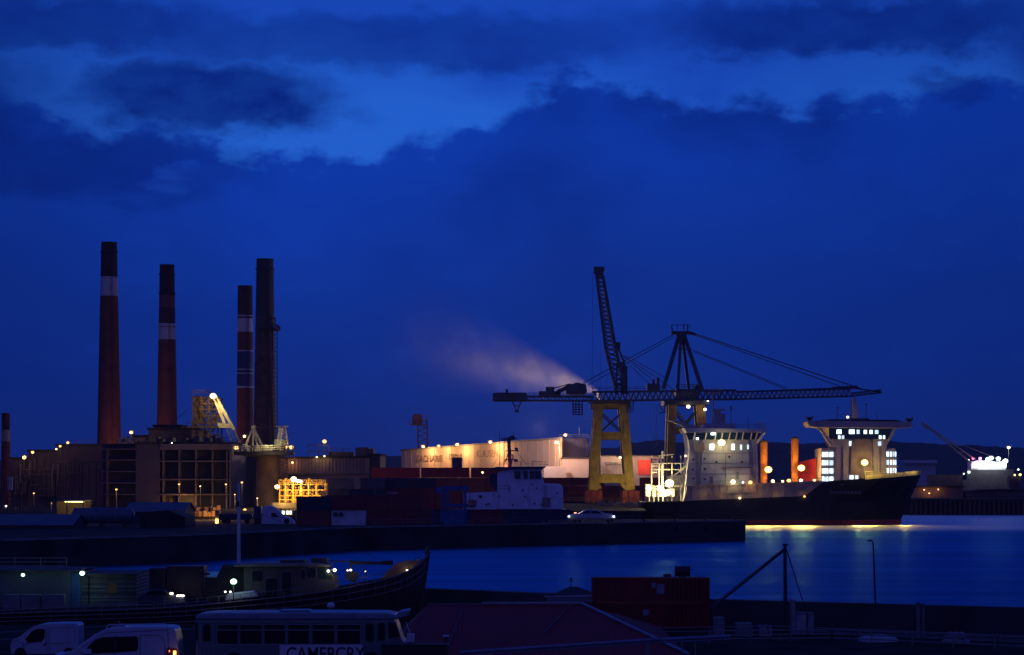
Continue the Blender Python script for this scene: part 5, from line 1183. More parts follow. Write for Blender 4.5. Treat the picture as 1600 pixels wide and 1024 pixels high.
# ------------------------------------------------------------------ left middle ground on the pier root
Ym = 400
tk2 = thing('storage_tank', 'long dark blue horizontal tank lying on cradles at the left of the pier', 'tank', (X(160,Ym),Ym,3.8))
tm_ = mat('tank_blue_grey', (.09,.12,.18), .5, var=.25, stain=.4)
b = MB(); b.tube((X(117,Ym),Ym,Z(806,Ym)),(X(206,Ym),Ym,Z(806,Ym)),1.35,n=24); b.tube((X(206,Ym),Ym,Z(806,Ym)),(X(210,Ym),Ym,Z(806,Ym)),1.35,.7,24).tube((X(113,Ym),Ym,Z(806,Ym)),(X(117,Ym),Ym,Z(806,Ym)),.7,1.35,24); b.build('vessel_shell', tm_, tk2, smooth=True)
for px in (128,160,195): MB().prism([(X(px-3,Ym),3.81),(X(px+3,Ym),3.81),(X(px+2,Ym),Z(812,Ym)),(X(px-2,Ym),Z(812,Ym))],Ym-1.2,Ym+1.2).build('cradle', blackst, tk2)
palei = mat('pale_roof_sheet', (.13,.14,.18), .7, var=.2, scale=.4, corr=('X',2)); dks = mat('dark_shed_wall', (.05,.055,.07), .8, var=.3)
def shed(name, label, px0, px1, Y, depth, pyr, pye, zb, wm_, rm_, cat='shed'):
    t = thing(name, label, cat, (X((px0+px1)/2,Y),Y,zb))
    x0, x1 = X(px0,Y), X(px1,Y); ze = Z(pye,Y); zr = Z(pyr,Y+depth/2)
    MB().prism([(Y,zb),(Y+depth,zb),(Y+depth,ze),(Y+depth/2,zr-.05),(Y,ze)], x0, x1, 'x').build('wall', wm_, t)
    MB().add([(x0-.3,Y-.4,ze-.05),(x1+.3,Y-.4,ze-.05),(x1+.3,Y+depth/2,zr+.1),(x0-.3,Y+depth/2,zr+.1),(x0-.3,Y+depth+.4,ze-.05),(x1+.3,Y+depth+.4,ze-.05),
              (x0-.3,Y-.4,ze+.1),(x1+.3,Y-.4,ze+.1),(x1+.3,Y+depth/2,zr+.25),(x0-.3,Y+depth/2,zr+.25),(x0-.3,Y+depth+.4,ze+.1),(x1+.3,Y+depth+.4,ze+.1)],
             [(0,1,2,3),(3,2,5,4),(6,9,8,7),(9,10,11,8),(0,6,7,1),(4,5,11,10),(0,3,9,6),(3,4,10,9),(1,7,8,2),(2,8,11,5)]).build('roof', rm_, t)
    return t
s1 = shed('shed', 'low pale-roofed shed at the far left in front of the power station', -40, 112, 385, 14, 806, 821, 3.81, dks, palei)
for px in (30, 96): MB().box(X(px,385),X(px+4,385),384.8,384.99,3.82,Z(826,385)).build('door', mat('grey_door',(.2,.2,.22),.7), s1)
s2 = shed('shed', 'shed with bluish roof behind the horizontal tank', 196, 288, 425, 14, 787, 800, 3.81, dks, palei)
# orange-lit canopy
cn = thing('canopy', 'flat loading canopy with glowing yellow underside, left of the street lamps', 'canopy', (X(110,470),470,4.4))
MB().box(X(78,470),X(132,470),470,478,Z(783.5,470),Z(782,470)).build('roof', blackst, cn)
for px in (79, 104, 130): MB().bar((X(px,470),470.5,4.41),(X(px,470),470.5,Z(783.6,470)),.25).build('post', steel, cn)
MB().box(X(100,470),X(130,470),471,471.4,Z(785,470),Z(783.8,470)).build('strip_light', glow_mat((1,.75,.2), 8), cn)
MB().box(X(78,470),X(132,470),477,477.9,4.41,Z(783.6,470)).build('back_wall', mat('canopy_wall',(.06,.05,.04),.8), cn)
for px in (92, 112, 124): light(P(px,786,474), (1,.6,.15), 450, cn, .2)
# dark tarpaulined heap building
dm = thing('barn', 'black round-shouldered barn silhouette beside the orange-lit yard', 'barn', (X(255,395),395,3.8))
MB().prism([s_(*p, 395) for p in ((219,835),(220,806),(232,800),(262,797.5),(276,803),(289,808),(291,835))], 395, 407).build('wall', mat('tar_black',(.012,.012,.014),.8), dm)
MB().box(X(229,395),X(236,395),394.8,394.99,3.82,Z(815,395)).build('door', blackst, dm)
# orange-lit yard with stacked timber
for i in range(16):
    px = 292+ (i % 8)*6.4; k = i//8; yy = 470+rnd.uniform(-3,3)
    o = MB().box(X(px,yy),X(px+5.4,yy),yy,yy+2,4.41+k*.75 if 0 else 4.41,4.41+.7+k*.8+rnd.uniform(0,.5)); 
    if k: o = MB().box(X(px,yy),X(px+5.4,yy),yy+2.3,yy+4,4.41,4.41+1.5+rnd.uniform(0,.8))
    tag(o.build('timber_stack', mat('stacked_timber',(.32,.19,.10),.9,var=.5,scale=3)), 'squared stack of timber in the orange-lit yard before the hall', 'timber', 'timber stacks in the orange-lit yard')
pl = [(182,765,470,SOD,300,.36,'orange street lamp on a thin pole left of the hall'),(280,757,560,SOD,420,.4,'street lamp before the first bays of the hall grid'),(353,757,560,SOD,420,.4,'street lamp before the last bay of the hall grid'),(313,760,590,WARM,350,.28,'faint street lamp in the middle of the hall grid'),(367,773,590,SOD,500,.3,'street lamp just right of the hall corner'),(53,771,640,SOD,200,.4,'small street lamp before the long left wing'),(378,754,540,SOD,500,.42,'street lamp right behind the white mast'),(402,779,590,WARM,300,.28,'tiny street lamp at the foot of the pedestal crane')]
for px, py, Y, c, w, s, lb in pl: pole_lamp(px, py, Y, 4.4, c, w, lb, s, 'street lamps around the power station')
rl_ = [(38,715,655,SOD,900,.8,'brightest roof floodlight at the left end of the wing'),(51,707,655,SOD,450,.6,'second roof floodlight of the wing from the left'),(88,702,652,WARM,120,.38,'small white roof floodlight in the middle of the wing'),(94,697.5,652,SOD,300,.5,'roof floodlight just right of the small white one'),(106,692,652,SOD,350,.55,'roof floodlight highest of the five on the wing')]
for px, py, Y, c, w, s, lb in rl_:
    t = wall_lamp(px, py, Y, c, w, lb, s, 'floodlights along the roof of the left wing', reach=1.5)
    MB().bar(P(px,py,Y+1.5),P(px,py+9,Y+1.5),.14).build('post', blackst, t)
t = wall_lamp(205, 676, 645, SOD, 1500, 'orange floodlight on the hall roof between the two left chimneys', .7, reach=1.5); MB().bar(P(205,676,646.5),P(205,694,646.5),.14).build('post', blackst, t)
t = wall_lamp(268.5, 692.5, 615, WHITE, 60, 'tiny white lamp on the hall parapet', .25, reach=2)
t = wall_lamp(272, 794.5, 560, WHITE, 150, 'tiny white lamp low before the hall', .35, reach=.6); MB().bar(P(272,795,560.6),(X(272,560.6),560.6,4.4),.12).build('post', blackst, t)
t = wall_lamp(9.5, 791, 600, WHITE, 200, 'small white lamp low at the foot of the leftmost chimney', .35, reach=.6); MB().bar(P(9.5,791,600.6),(X(9.5,600.6),600.6,4.4),.12).build('post', blackst, t)
light(P(286,788,617.5), SOD, 3000, None, .3); light(P(330,790,616), SOD, 700, None, .3); light(P(383,796,560), SOD, 4000, None, .3); light(P(340,804,466), SOD, 3500, None, .3); light(P(305,799,462), SOD, 2600, None, .3); light(P(455,790,560), SOD, 4000, None, .3)  # added spill lights without lamps, for orange pools around the yard
light(P(420,790,590), SOD, 2600, None, .3); light(P(200,792,600), SOD, 900, None, .3); light(P(120,790,640), SOD, 700, None, .3); light(P(20,770,600), (1,.35,.12), 900, None, .4); light(P(270,680,770), SOD, 8000, None, .5); light(P(185,690,785), SOD, 3000, None, .5)  # more added lights without lamps, for the wing and chimney feet
fl2 = wall_lamp(382.5, 797, 556, SOD, 900, 'orange floodlight close to the ground right of the white mast', .55, reach=.8); MB().bar(P(382.5,797,556.8),(X(382.5,556.8),556.8,4.4),.12).build('post', blackst, fl2)
gp = thing('lit_cabin', 'small gate cabin glowing orange at the left end of the blue trailer', 'cabin', (X(339,455),455,4.4)); gp['label'] = 'small gate cabin glowing orange at the left of the blue trailer'
MB().box(X(336,430),X(341.5,430),430,432,3.81,Z(799,430)).build('wall', mat('cabin_orange',(.5,.3,.1),.7), gp); MB().box(X(336.6,430),X(341,430),429.8,429.99,Z(822,430),Z(811,430)).build('window', glow_mat((1,.6,.12), 4), gp); MB().box(X(335.4,430),X(342,430),429.6,432.4,Z(799,430)+.002,Z(797.5,430)).build('roof', blackst, gp)
# pipe rack at the far left edge
pr = thing('pipe_rack', 'rusty pipe rack with a handrailed gangway at the far left edge', 'pipe rack', (X(20,520),520,4.4))
b = MB()
for px in (3, 12, 22, 32): b.bar((X(px,520),520,4.41),(X(px,520),520,Z(768 if px > 10 else 752,520)),.3)
for py in (768, 776, 784): b.bar(P(2,py,520),P(34,py,520),.2)
b.build('frame', lat, pr); MB().tube(P(16,766,521),P(16,745,521),.6,.6,10).build('pipe', cream, pr)

# truck with trailer on the pier
def wheel(mb_parent, x, y, z, r, w, axis='y'):
    MB().tube((x,y,z),(x,y+w,z),r,n=20).build('wheel', rubber, mb_parent, smooth=True)
Yk = 425; zg = 3.81
tr_ = thing('box_truck', 'pale blue-white truck with rounded cab facing right, on the pier', 'truck', (X(428,Yk),Yk,zg))
def kk(px, py): return (X(px,Yk), Z(py,Yk))
wv = mat('vehicle_white', (.55,.58,.66), .35, var=.05, scale=1, stain=.15)
MB().prism([kk(408,823.5),(kk(409,0)[0],Z(795,Yk)),kk(417,790),kk(426,791.5),kk(434,797),kk(442,806),kk(455,810.5),kk(459,815),kk(459,823.5)],Yk,Yk+2.4).build('cab', wv, tr_, bevel=.12)
MB().prism([kk(424,808),kk(424,802),kk(430,801.5),kk(436,808.5)],Yk-.03,Yk-.004).build('side_window', glass, tr_)
MB().prism([kk(435,799.2),kk(442,805.3),kk(441,806),kk(434.4,800)],Yk+.15,Yk+2.25).build('windscreen', glass, tr_)
MB().prism([kk(397,823.5),kk(397,792),kk(407.4,791),kk(407.4,823.5)],Yk,Yk+2.4).build('sleeper_box', mat('dark_blue_body',(.03,.05,.10),.5), tr_, bevel=.05)
for px in (402, 448): wheel(tr_, X(px,Yk), Yk-.05, zg+.5, .5, .35)
part_lamp(tr_, 457.5, 815, Yk+.2, WHITE, 0, .12, name='headlight'); MB().box(X(434,Yk),X(438,Yk),Yk-.1,Yk-.004,Z(822,Yk),Z(820.5,Yk)).build('step', steel, tr_)
tl = thing('trailer', 'low dark blue trailer parked behind the truck on the pier', 'trailer', (X(368,Yk),Yk,zg))
MB().box(X(342,Yk),X(393,Yk),Yk,Yk+2.4,zg+.9,Z(803,Yk)).build('body', CR[3], tl, bevel=.04)
for px in (350, 357, 386): wheel(tl, X(px,Yk), Yk+.0, zg+.45, .45, .3)
MB().box(X(343,Yk),X(392,Yk),Yk+.3,Yk+2.1,zg+.7,zg+.89).build('chassis', blackst, tl)
# lit cab roof lamps of another lorry behind
lo = thing('lorry', 'dark lorry with a row of bright roof lamps behind the truck bonnet', 'lorry', (X(450,445),445,3.81))
MB().box(X(436,445),X(462,445),445,447.4,4.2,Z(798,445)).build('body', mat('lorry_dark',(.03,.03,.04),.5), lo, bevel=.1)
for px in (440, 458): wheel(lo, X(px,445), 444.9, 4.3, .5, .3)
for a, c in ((441,444.5),(447.5,451),(452.5,455.5)): MB().box(X(a,445),X(c,445),444.8,444.98,Z(803.5,445),Z(798.8,445)).build('lamp', glow_mat((1,.85,.5), 7), lo)
# silver car on the pier
Yc_ = 428
car = thing('parked_car', 'silver saloon car with lit lamps near the end of the dark pier', 'car', (X(925,Yc_),Yc_,3.8))
def ck(px, py): return (X(px,Yc_), Z(py,Yc_))
silver = mat('car_silver', (.36,.40,.46), .3, .4, var=.05)
MB().prism([ck(886,811),ck(886,806.5),ck(890,804),ck(903,802.6),ck(913,798),ck(922,796.4),ck(934,797),ck(944,801.6),ck(957,803.8),ck(962,806),ck(963,811)],Yc_,Yc_+1.9).build('body', silver, car, bevel=.12)
MB().prism([ck(907,802.8),ck(914.5,798.9),ck(922,797.8),ck(922,802.8)],Yc_-.03,Yc_-.003).build('window', glass, car); MB().prism([ck(923.5,802.8),ck(923.5,797.8),ck(933,798.2),ck(941,802.8)],Yc_-.03,Yc_-.003).build('window', glass, car)
for px in (898, 950): wheel(car, X(px,Yc_), Yc_-.05, 3.81+.36, .36, .25)
for px in (889, 959): MB().box(X(px-1.5,Yc_),X(px+1.5,Yc_),Yc_-.06,Yc_-.003,Z(808.5,Yc_),Z(806.2,Yc_)).build('headlight', glow_mat((.9,.95,1), 3), car)
MB().box(X(897,Yc_),X(901,Yc_),Yc_+.5,Yc_+.8,Z(802.4,Yc_),Z(801,Yc_)).build('indicator', glow_mat((1,.5,.2), 2), car)
light(P(889,808,Yc_-1.2), (.9,.95,1), 25, car, .1); light(P(959,808,Yc_-1.2), (.9,.95,1), 18, car, .1)
# quay fence on the pier edge
tag(MB().rail([(X(562,395),396,3.95),(X(1000,436),437,3.95)],1.1,.03,2,3).build('pier_railing', steel), 'thin steel railing along the edge of the dark pier', 'railing')

# ------------------------------------------------------------------ left shed with green lamps
Yh = 174
hs = thing('corrugated_shed', 'dark corrugated quayside shed under two greenish-white lamps at left', 'shed', (X(100,Yh),Yh,2.7))
cw = mat('corrugated_blue_grey', (.07,.09,.13), .6, var=.2, scale=.6, corr=('X',4), stain=.3)
MB().box(X(-60,Yh),X(110,Yh),Yh,Yh+7,2.705,Z(893,Yh)).build('wall', cw, hs)
MB().box(X(125,Yh),X(212,Yh),Yh+.4,Yh+7,2.705,Z(898,Yh)).build('wall', mat('plank_siding',(.09,.095,.10),.7,var=.3,scale=.8,corr=('Z',1.2)), hs)
MB().box(X(110.2,Yh),X(124.8,Yh),Yh+.3,Yh+7,2.705,Z(895,Yh)).build('door', mat('blue_door',(.03,.09,.28),.5), hs)
MB().box(X(-61,Yh),X(126,Yh),Yh-.4,Yh+7.2,Z(893,Yh)+.002,Z(891,Yh)).build('roof', dks, hs); MB().box(X(126.2,Yh),X(213,Yh),Yh-.1,Yh+7.2,Z(898,Yh)+.002,Z(896.5,Yh)).build('roof', dks, hs)
for py in (905,912,920,927): MB().box(X(127,Yh),X(212,Yh),Yh+.34,Yh+.395,Z(py+.7,Yh),Z(py-.7,Yh)).build('batten', dks, hs)
MB().rail([(X(-60,Yh),Yh+.5,Z(891,Yh)),(X(102,Yh),Yh+.5,Z(891,Yh))],.9,.03,3,1.7).build('roof_rail', steel, hs)
for i, (px, py, w, s) in enumerate(((36,898.5,16,.2),(128.5,896,70,.27))):
    t = wall_lamp(px, py, Yh-1.2, MERC, w, ['smaller greenish lamp on the left half of the corrugated shed','larger greenish lamp over the blue door of the shed'][i], s, 'greenish lamps on the quayside shed', dy=-.35, zoff=-.15, reach=1.15)
wb = mat('pale_block', (.17,.16,.18), .8, var=.2)
for i, (a, c) in enumerate(((4,31),(33,62),(66,100))):
    tag(MB().box(X(a,171),X(c,171),171,171.8,2.705,Z(929.5,171)).build('concrete_block', wb, bevel=.03), ['pale concrete block furthest left before the corrugated shed','middle pale concrete block before the corrugated shed','pale concrete block nearest the blue door'][i], 'block', 'pale concrete blocks before the shed')
sg = thing('notice_sign', 'plain yellow notice board on a short post beside the shed', 'sign', (X(175,171),171,2.7))
MB().box(X(168.5,171),X(181.5,171),171,171.05,Z(927,171),Z(912,171)).build('board', mat('sign_yellow',(.60,.48,.03),.6), sg); MB().box(X(174.4,171),X(175.6,171),171.06,171.1,2.705,Z(913,171)).build('post', steel, sg)
# floodlight mast silhouette beside the lamp
mp_ = thing('lamp_mast', 'thin dark mast with bent arm right of the larger greenish lamp', 'mast', (X(139,169.5),169.5,2.7)); MB().bar((X(139,169.5),169.5,2.705),P(139,901,169.5),.09).bar(P(139,902,169.5),P(131,898,169.5),.07).bar(P(139,901,169.5),P(146,903,169.5),.06).build('pole', blackst, mp_)

# quay railings, left
def rail_thing(pts, h, r, rails, step, label, m=steel, grp=None):
    return tag(MB().rail(pts, h, r, rails, step).build('railing', m), label, 'railing', grp)
# dark lorry behind the railing
dl = thing('parked_lorry', 'black box lorry silhouette behind the quay railing', 'lorry', (X(288,171),171,2.7)); dk = mat('lorry_black', (.012,.012,.015), .5)
MB().box(X(260,171),X(318,171),171,173.4,3.2,Z(885,171)).build('box_body', dk, dl, bevel=.04); MB().box(X(232,171),X(259,171),171.1,173.3,3.1,Z(888,171)).build('cab', dk, dl, bevel=.15); MB().box(X(318.3,171),X(345,171),171.2,173.2,3.1,Z(903,171)).build('tail_platform', dk, dl)
for px in (243, 300, 312): wheel(dl, X(px,171), 170.95, 3.12, .42, .3)
MB().box(X(234,171),X(243,171),171.02,171.09,Z(898,171),Z(890.5,171)).build('side_window', glass, dl)
pc_ = thing('parked_car', 'dark car with its headlights on behind the quay railing', 'car', (X(240,168.6),168.6,2.7))
def dkp(px, py): return (X(px,168.6), Z(py,168.6))
MB().prism([dkp(214,944),dkp(214,932),dkp(222,929),dkp(234,921.5),dkp(256,921),dkp(270,929),dkp(288,932),dkp(290,944)],168.6,170.3).build('body', mat('car_dark_blue',(.03,.04,.07),.3), pc_, bevel=.1)
MB().prism([dkp(226,929.3),dkp(236,923.3),dkp(254,922.8),dkp(264,929.3)],168.55,168.59).build('window', glass, pc_)
for px in (226, 277): wheel(pc_, X(px,168.6), 168.55, 3.02, .31, .2)
for px, py, w in ((268.5,927.5,2.4),(283.5,930,6),(299,937.5,2)): pass
MB().box(X(266.5,168.6),X(270.5,168.6),168.3,168.58,Z(928.8,168.6),Z(926,168.6)).build('headlight', glow_mat((1,.85,.6), 6), pc_); MB().box(X(277,168.6),X(288,168.6),168.3,168.58,Z(932,168.6),Z(929.8,168.6)).build('headlight', glow_mat((1,.85,.6), 6), pc_)
light(P(284,934,167.9), (1,.85,.6), 8, pc_, .05)

# ------------------------------------------------------------------ wooden fishing boat
Yf = 158
fb = thing('fishing_boat', 'long dark wooden fishing boat with raised curved bow, lit wheelhouse and white mast', 'boat', (X(480,Yf),Yf,0))
wood = mat('tarred_wood', (.05,.038,.03), .6, var=.4, scale=.7, bump=.2); railw = mat('painted_rail', (.19,.18,.19), .6, var=.2); cab_ = mat('wheelhouse_cream', (.085,.075,.058), .6, var=.2, scale=.9, stain=.5)
shp = [(-90,960),(0,957),(90,953.5),(170,951),(250,948),(300,945),(350,940),(400,935),(450,930),(500,924),(550,916),(590,908),(620,900),(640,892),(655,883),(664,874),(669,866)]
hwid = [1.6,2.2,2.5,2.7,2.8,2.85,2.8,3.0,3.05,3.0,2.75,2.4,1.95,1.45,.95,.5,.08]
bxx = [-80,2,90,170,252,302,352,400,450,499,545,582,606,622,634,641,646]
cy = Yf
def bst(i, t, off=0.0):
    """point on the near side of the hull at station i, t = 0 sheer .. 1 waterline"""
    px = shp[i][0]+(bxx[i]-shp[i][0])*t; z = Z(shp[i][1], cy)*(1-t)+0.0*t
    w = hwid[i]*(1-.35*t-.25*t*t)+off
    return (X(px, cy), cy-w, z), (X(px, cy), cy+w, z)
v = []; f = []; L_ = [0,.2,.45,.75,1.12]
for i in range(len(shp)):
    nr = [bst(i,t)[0] for t in L_]; fr2 = [bst(i,t)[1] for t in L_][::-1]; v += nr+fr2
m_ = len(L_)*2
for i in range(len(shp)-1):
    for k in range(m_-1): f.append((i*m_+k, (i+1)*m_+k, (i+1)*m_+k+1, i*m_+k+1))
f.append(tuple(range(m_))); f.append(tuple((len(shp)-1)*m_+k for k in reversed(range(m_))))
MB().add(v, f).build('hull', wood, fb, smooth=True)
# deck
v = []; f = []
for i in range(len(shp)):
    a, c = bst(i, .12, -.08); v += [a, c]
for i in range(len(shp)-1): f.append((2*i, 2*i+2, 2*i+3, 2*i+1))
MB().add(v, f).build('deck', mat('deck_planks',(.12,.09,.06),.8,var=.4,scale=1.5), fb)
for nm, t_, w_, hh in (('gunwale',-.01,.13,.08),('rubbing_strake',.075,.09,.06),('rubbing_strake',.16,.06,.05)):
    b = MB()
    for i in range(len(shp)-1): b.bar(bst(i,t_,.05)[0], bst(i+1,t_,.05)[0], w_, hh)
    if nm == 'gunwale':
        for i in range(len(shp)-1): b.bar(bst(i,t_,.0)[1], bst(i+1,t_,.0)[1], w_, hh)
    b.build(nm, railw, fb)
b = MB()
for i in range(len(shp)-1):
    a, c = Vector(bst(i,-.02,-.05)[0]), Vector(bst(i+1,-.02,-.05)[0]); up = Vector((0,0,.42))
    b.bar(a+up, c+up, .04)
    n_s = 3 if i < 12 else 1
    for k in range(n_s): q0 = a.lerp(c, k/n_s); b.bar(q0, q0+up+Vector((0,0,.02)), .04)
b.build('deck_rail', railw, fb)
for i in range(1, len(shp)-1, 1):
    for k in (0, .5):
        A = Vector(bst(i,-.02,.08)[0]).lerp(Vector(bst(i+1,-.02,.08)[0]), k); B = Vector(bst(i,.16,.06)[0]).lerp(Vector(bst(i+1,.16,.06)[0]), k); MB().bar(A, B, .04).build('stanchion', railw, fb)
b = MB(); b.bar(bst(16,1.0)[0], P(669,862,cy), .3, .35).bar(P(669,866,cy), P(668,855,cy), .16).ball(tuple(P(668,857,cy)), .16, 8); b.build('stem_post', wood, fb)
# foredeck whaleback
MB().prism([(X(597,cy),Z(904,cy)),(X(606,cy),Z(892,cy)),(X(620,cy),Z(880,cy)),(X(636,cy),Z(875.5,cy)),(X(655,cy),Z(876,cy)),(X(661,cy),Z(872,cy)),(X(655,cy),Z(884,cy)),(X(640,cy),Z(893,cy)),(X(620,cy),Z(900,cy))], cy-.7, cy+.9).build('whaleback', mat('varnished_wood',(.30,.17,.06),.45,var=.3,scale=1.5), fb, bevel=.1)
# wheelhouse
def fk(px, py): return (X(px,cy), Z(py,cy))
MB().prism([fk(385,932),fk(385,884),fk(512,883),fk(524,897),fk(528,918),fk(528,926)], cy-1.7, cy+1.7).build('wheelhouse', cab_, fb, bevel=.08)
MB().prism([fk(370,884.2),fk(370,881.5),fk(400,879),fk(500,878),fk(517,880.5),fk(519,883.8)], cy-2.0, cy+2.0).build('wheelhouse_roof', mat('roof_grey',(.20,.19,.17),.6), fb, bevel=.05)
MB().box(X(440,cy),X(478,cy),cy-1.2,cy+1.2,Z(877.9,cy),Z(874.5,cy)).box(X(488,cy),X(512,cy),cy-.9,cy+.9,Z(877.9,cy),Z(872,cy)).build('roof_hatch', cab_, fb)
for nm, a, c, d, e in (('door',444,459,892,924),('door',419,438,902,928),('window',398,414,890,906),('window',474,481,888,902),('window',484,497,886,900)):
    MB().prism([fk(a,e),fk(a,d+3),fk(a+2,d),fk(c-2,d),fk(c,d+3),fk(c,e)], cy-1.76, cy-1.705).build(nm, mat('dark_opening',(.01,.01,.012),.3), fb)
    MB().prism([fk(a-1,e+.2),fk(a-1,d+2.2),fk(a+1.4,d-1),fk(c-1.4,d-1),fk(c+1,d+2.2),fk(c+1,e+.2)], cy-1.73, cy-1.702).build('window_surround', railw, fb)
MB().prism([fk(502,902),fk(501,886),fk(511,886),fk(521,898),fk(522,902)], cy-1.76, cy-1.705).build('window', mat('wheelhouse_glass',(.03,.05,.05),.1), fb)
MB().box(X(516,cy),X(523,cy),cy-1.2,cy+1.2,Z(896,cy),Z(889,cy)).build('wheelhouse_front', glass, fb)
part_lamp(fb, 513, 892.5, cy-2.0, (.85,1,.75), 8, .10, (0,-.5,-.1)); part_lamp(fb, 523, 891, cy-2.0, (.95,1,.85), 12, .12, (.2,-.5,-.1))
part_lamp(fb, 543, 891.5, cy-1.2, (1,.6,.35), 5, .06, (0,-.4,-.1)); part_lamp(fb, 548, 891, cy-1.2, (1,.9,.7), 8, .08, (0,-.4,-.1)); part_lamp(fb, 636, 891.5, cy-1.0, (1,.9,.6), 4, .07, (0,-.3,.1)); part_lamp(fb, 571, 893, cy-1.5, WARM, 3, .04)
part_lamp(fb, 365, 909, cy-3.1, MERC, 25, .22, (0,-.5,-.2)); part_lamp(fb, 352, 925, cy-3.4, (1,.9,.75), 5, .07, (0,-.3,0)); part_lamp(fb, 360, 925, cy-3.4, (1,.9,.75), 5, .07, (0,-.3,0))
MB().bar(P(365,912,cy-3.2),P(365,938,cy-3.2),.07).build('lamp_post', blackst, fb)
mst = mat('mast_white', (.50,.50,.56), .5, var=.1)
MB().tube(P(373,932,cy),P(373,755,cy),.16,.09,12).build('mast', mst, fb, smooth=True)
MB().box(X(371,cy),X(375,cy),cy-.3,cy-.0,Z(791,cy),Z(783,cy)).build('mast_lantern', blackst, fb)
MB().bar(P(548,880,cy),P(604,880,cy),.22).box(X(598,cy),X(614,cy),cy-.25,cy+.25,Z(883,cy),Z(876,cy)).bar(P(518,877,cy),P(600,879,cy),.1).build('derrick_boom', blackst, fb)
MB().bar(P(548,874,cy),P(548,908,cy),.14).bar(P(553,893,cy),P(553,910,cy),.3).bar(P(571,884,cy),P(571,908,cy),.06).bar(P(540,900,cy),P(560,900,cy),.5).build('winch_post', blackst, fb)
MB().bar(P(373,790,cy),P(604,878,cy),.025).bar(P(373,800,cy),P(300,930,cy),.025).bar(P(373,820,cy),P(350,890,cy),.025).bar(P(373,840,cy),P(520,878,cy),.02).build('rigging', blackst, fb)
MB().prism([fk(326,938),fk(344,896),fk(352,882),fk(370,884),fk(384,886),fk(384,936)], cy-1.2, cy+1.2).build('aft_deckhouse', mat('dark_canvas',(.03,.028,.025),.9), fb)
MB().prism([fk(358,936),fk(362,925),fk(404,920),fk(410,930)], cy-2.6, cy-1.9).build('dinghy', mst, fb, bevel=.1)
# gallows frame at the stern
MB().bar(P(317,928,cy),P(317,890,cy),.2).bar(P(305,897,cy),P(328,897,cy),.12).build('gallows', blackst, fb)

# ------------------------------------------------------------------ foreground: vans
def along(path, y0, y1, Y, n=1): pass
vb_ = mat('van_paint', (.38,.43,.54), .3, var=.04, scale=1, stain=.08)
Y1 = 124; z1 = 2.7
van = thing('parked_van', 'small white panel van with a side window, further and left of the two vans', 'van', (X(70,Y1),Y1,z1), 'white vans parked at the lower left')
def vk(px, py): return (X(px,Y1), Z(py,Y1))
zb = z1+.28
prof = [vk(17,1008),vk(19,1001),vk(24,998),vk(33,993.5),vk(44,984.5),vk(54,978.5),vk(64,976),vk(90,974.6),vk(119,974.8),vk(121.5,978),vk(122,1000),(vk(122,0)[0],zb+.15),(vk(120,0)[0],zb),(vk(17,0)[0],zb),(vk(16,0)[0],zb+.5)]
MB().prism(prof, Y1, Y1+1.8).build('body', vb_, van, bevel=.10)
MB().prism([vk(37.5,1005),vk(41,997),vk(50,986.5),vk(57,983),vk(68,982.6),vk(70.5,985),vk(69.5,996),vk(65,1003)], Y1-.03, Y1-.003).build('side_window', glass, van, bevel=.01)
dj = mat('panel_gap', (.06,.07,.10), .6)
b = MB()
for a, c in ((vk(73,981),vk(73,1020)),(vk(77,981),vk(77,1022)),(vk(77,981),vk(117,981)),(vk(117,981),vk(117,1005)),(vk(77,1006),vk(112,1004)),(vk(36,1006),vk(38,1022)),(vk(26,1000),vk(36,1006))):
    b.bar((a[0],Y1-.004,a[1]),(c[0],Y1-.004,c[1]),.018)
b.build('panel_seam', dj, van)
MB().bar((vk(68,1009)[0],Y1-.03,vk(68,1009)[1]),(vk(72.5,1004)[0],Y1-.03,vk(72.5,1004)[1]),.05).build('door_handle', blackst, van)
MB().box(vk(38,0)[0],vk(43,0)[0],Y1-.2,Y1-.02,vk(0,1006)[1],vk(0,1001)[1]).build('wing_mirror', vb_, van, bevel=.03)
MB().prism([vk(17,1002.5),vk(24,999.5),vk(26,1002),vk(19,1006)],Y1-.02,Y1-.002).build('headlight', mat('lamp_clear',(.4,.42,.5),.1), van)
for px in (32, 107): wheel(van, X(px,Y1), Y1-.04, z1+.31, .31, .2)
Y2_ = 109; z2_ = 3.3
van2 = thing('parked_van', 'larger white van with long dark side window and glowing tail lamp', 'van', (X(190,Y2_),Y2_,z2_), 'white vans parked at the lower left')
def v2(px, py): return (X(px,Y2_), Z(py,Y2_))
zb = z2_+.3
prof = [(v2(86,0)[0],zb+.55),v2(90,1024),v2(112,1017),v2(130,1004),v2(146,993),v2(158,986),v2(166,983),v2(180,980.3),v2(262,979.5),v2(270,980.5),v2(274,985),v2(277,1003),v2(279,1024),(v2(279,0)[0],zb+.2),(v2(277,0)[0],zb),(v2(88,0)[0],zb)]
MB().prism(prof, Y2_, Y2_+1.85).build('body', vb_, van2, bevel=.11)
MB().prism([v2(133,1017),v2(138,1010),v2(150,1000),v2(160,996),v2(213,994.3),v2(216,997),v2(215.5,1014),v2(212,1017.5),v2(140,1022)], Y2_-.03, Y2_-.003).build('side_window', glass, van2)
MB().bar((v2(181,994)[0],Y2_-.045,v2(0,994)[1]+.0),(v2(180,1020)[0],Y2_-.045,v2(0,1020)[1]),.09).build('window_pillar', blackst, van2)
b = MB()
for a, c in ((v2(219,992.5),v2(219,1024)),(v2(219,992.5),v2(250,993.5)),(v2(250,993.5),v2(257,1001)),(v2(257,1001),v2(258,1024)),(v2(262,982),v2(264,1024)),(v2(166,989),v2(262,984.5)),(v2(128,1012),v2(166,989))):
    b.bar((a[0],Y2_-.004,a[1]),(c[0],Y2_-.004,c[1]),.022)
b.build('panel_seam', dj, van2)
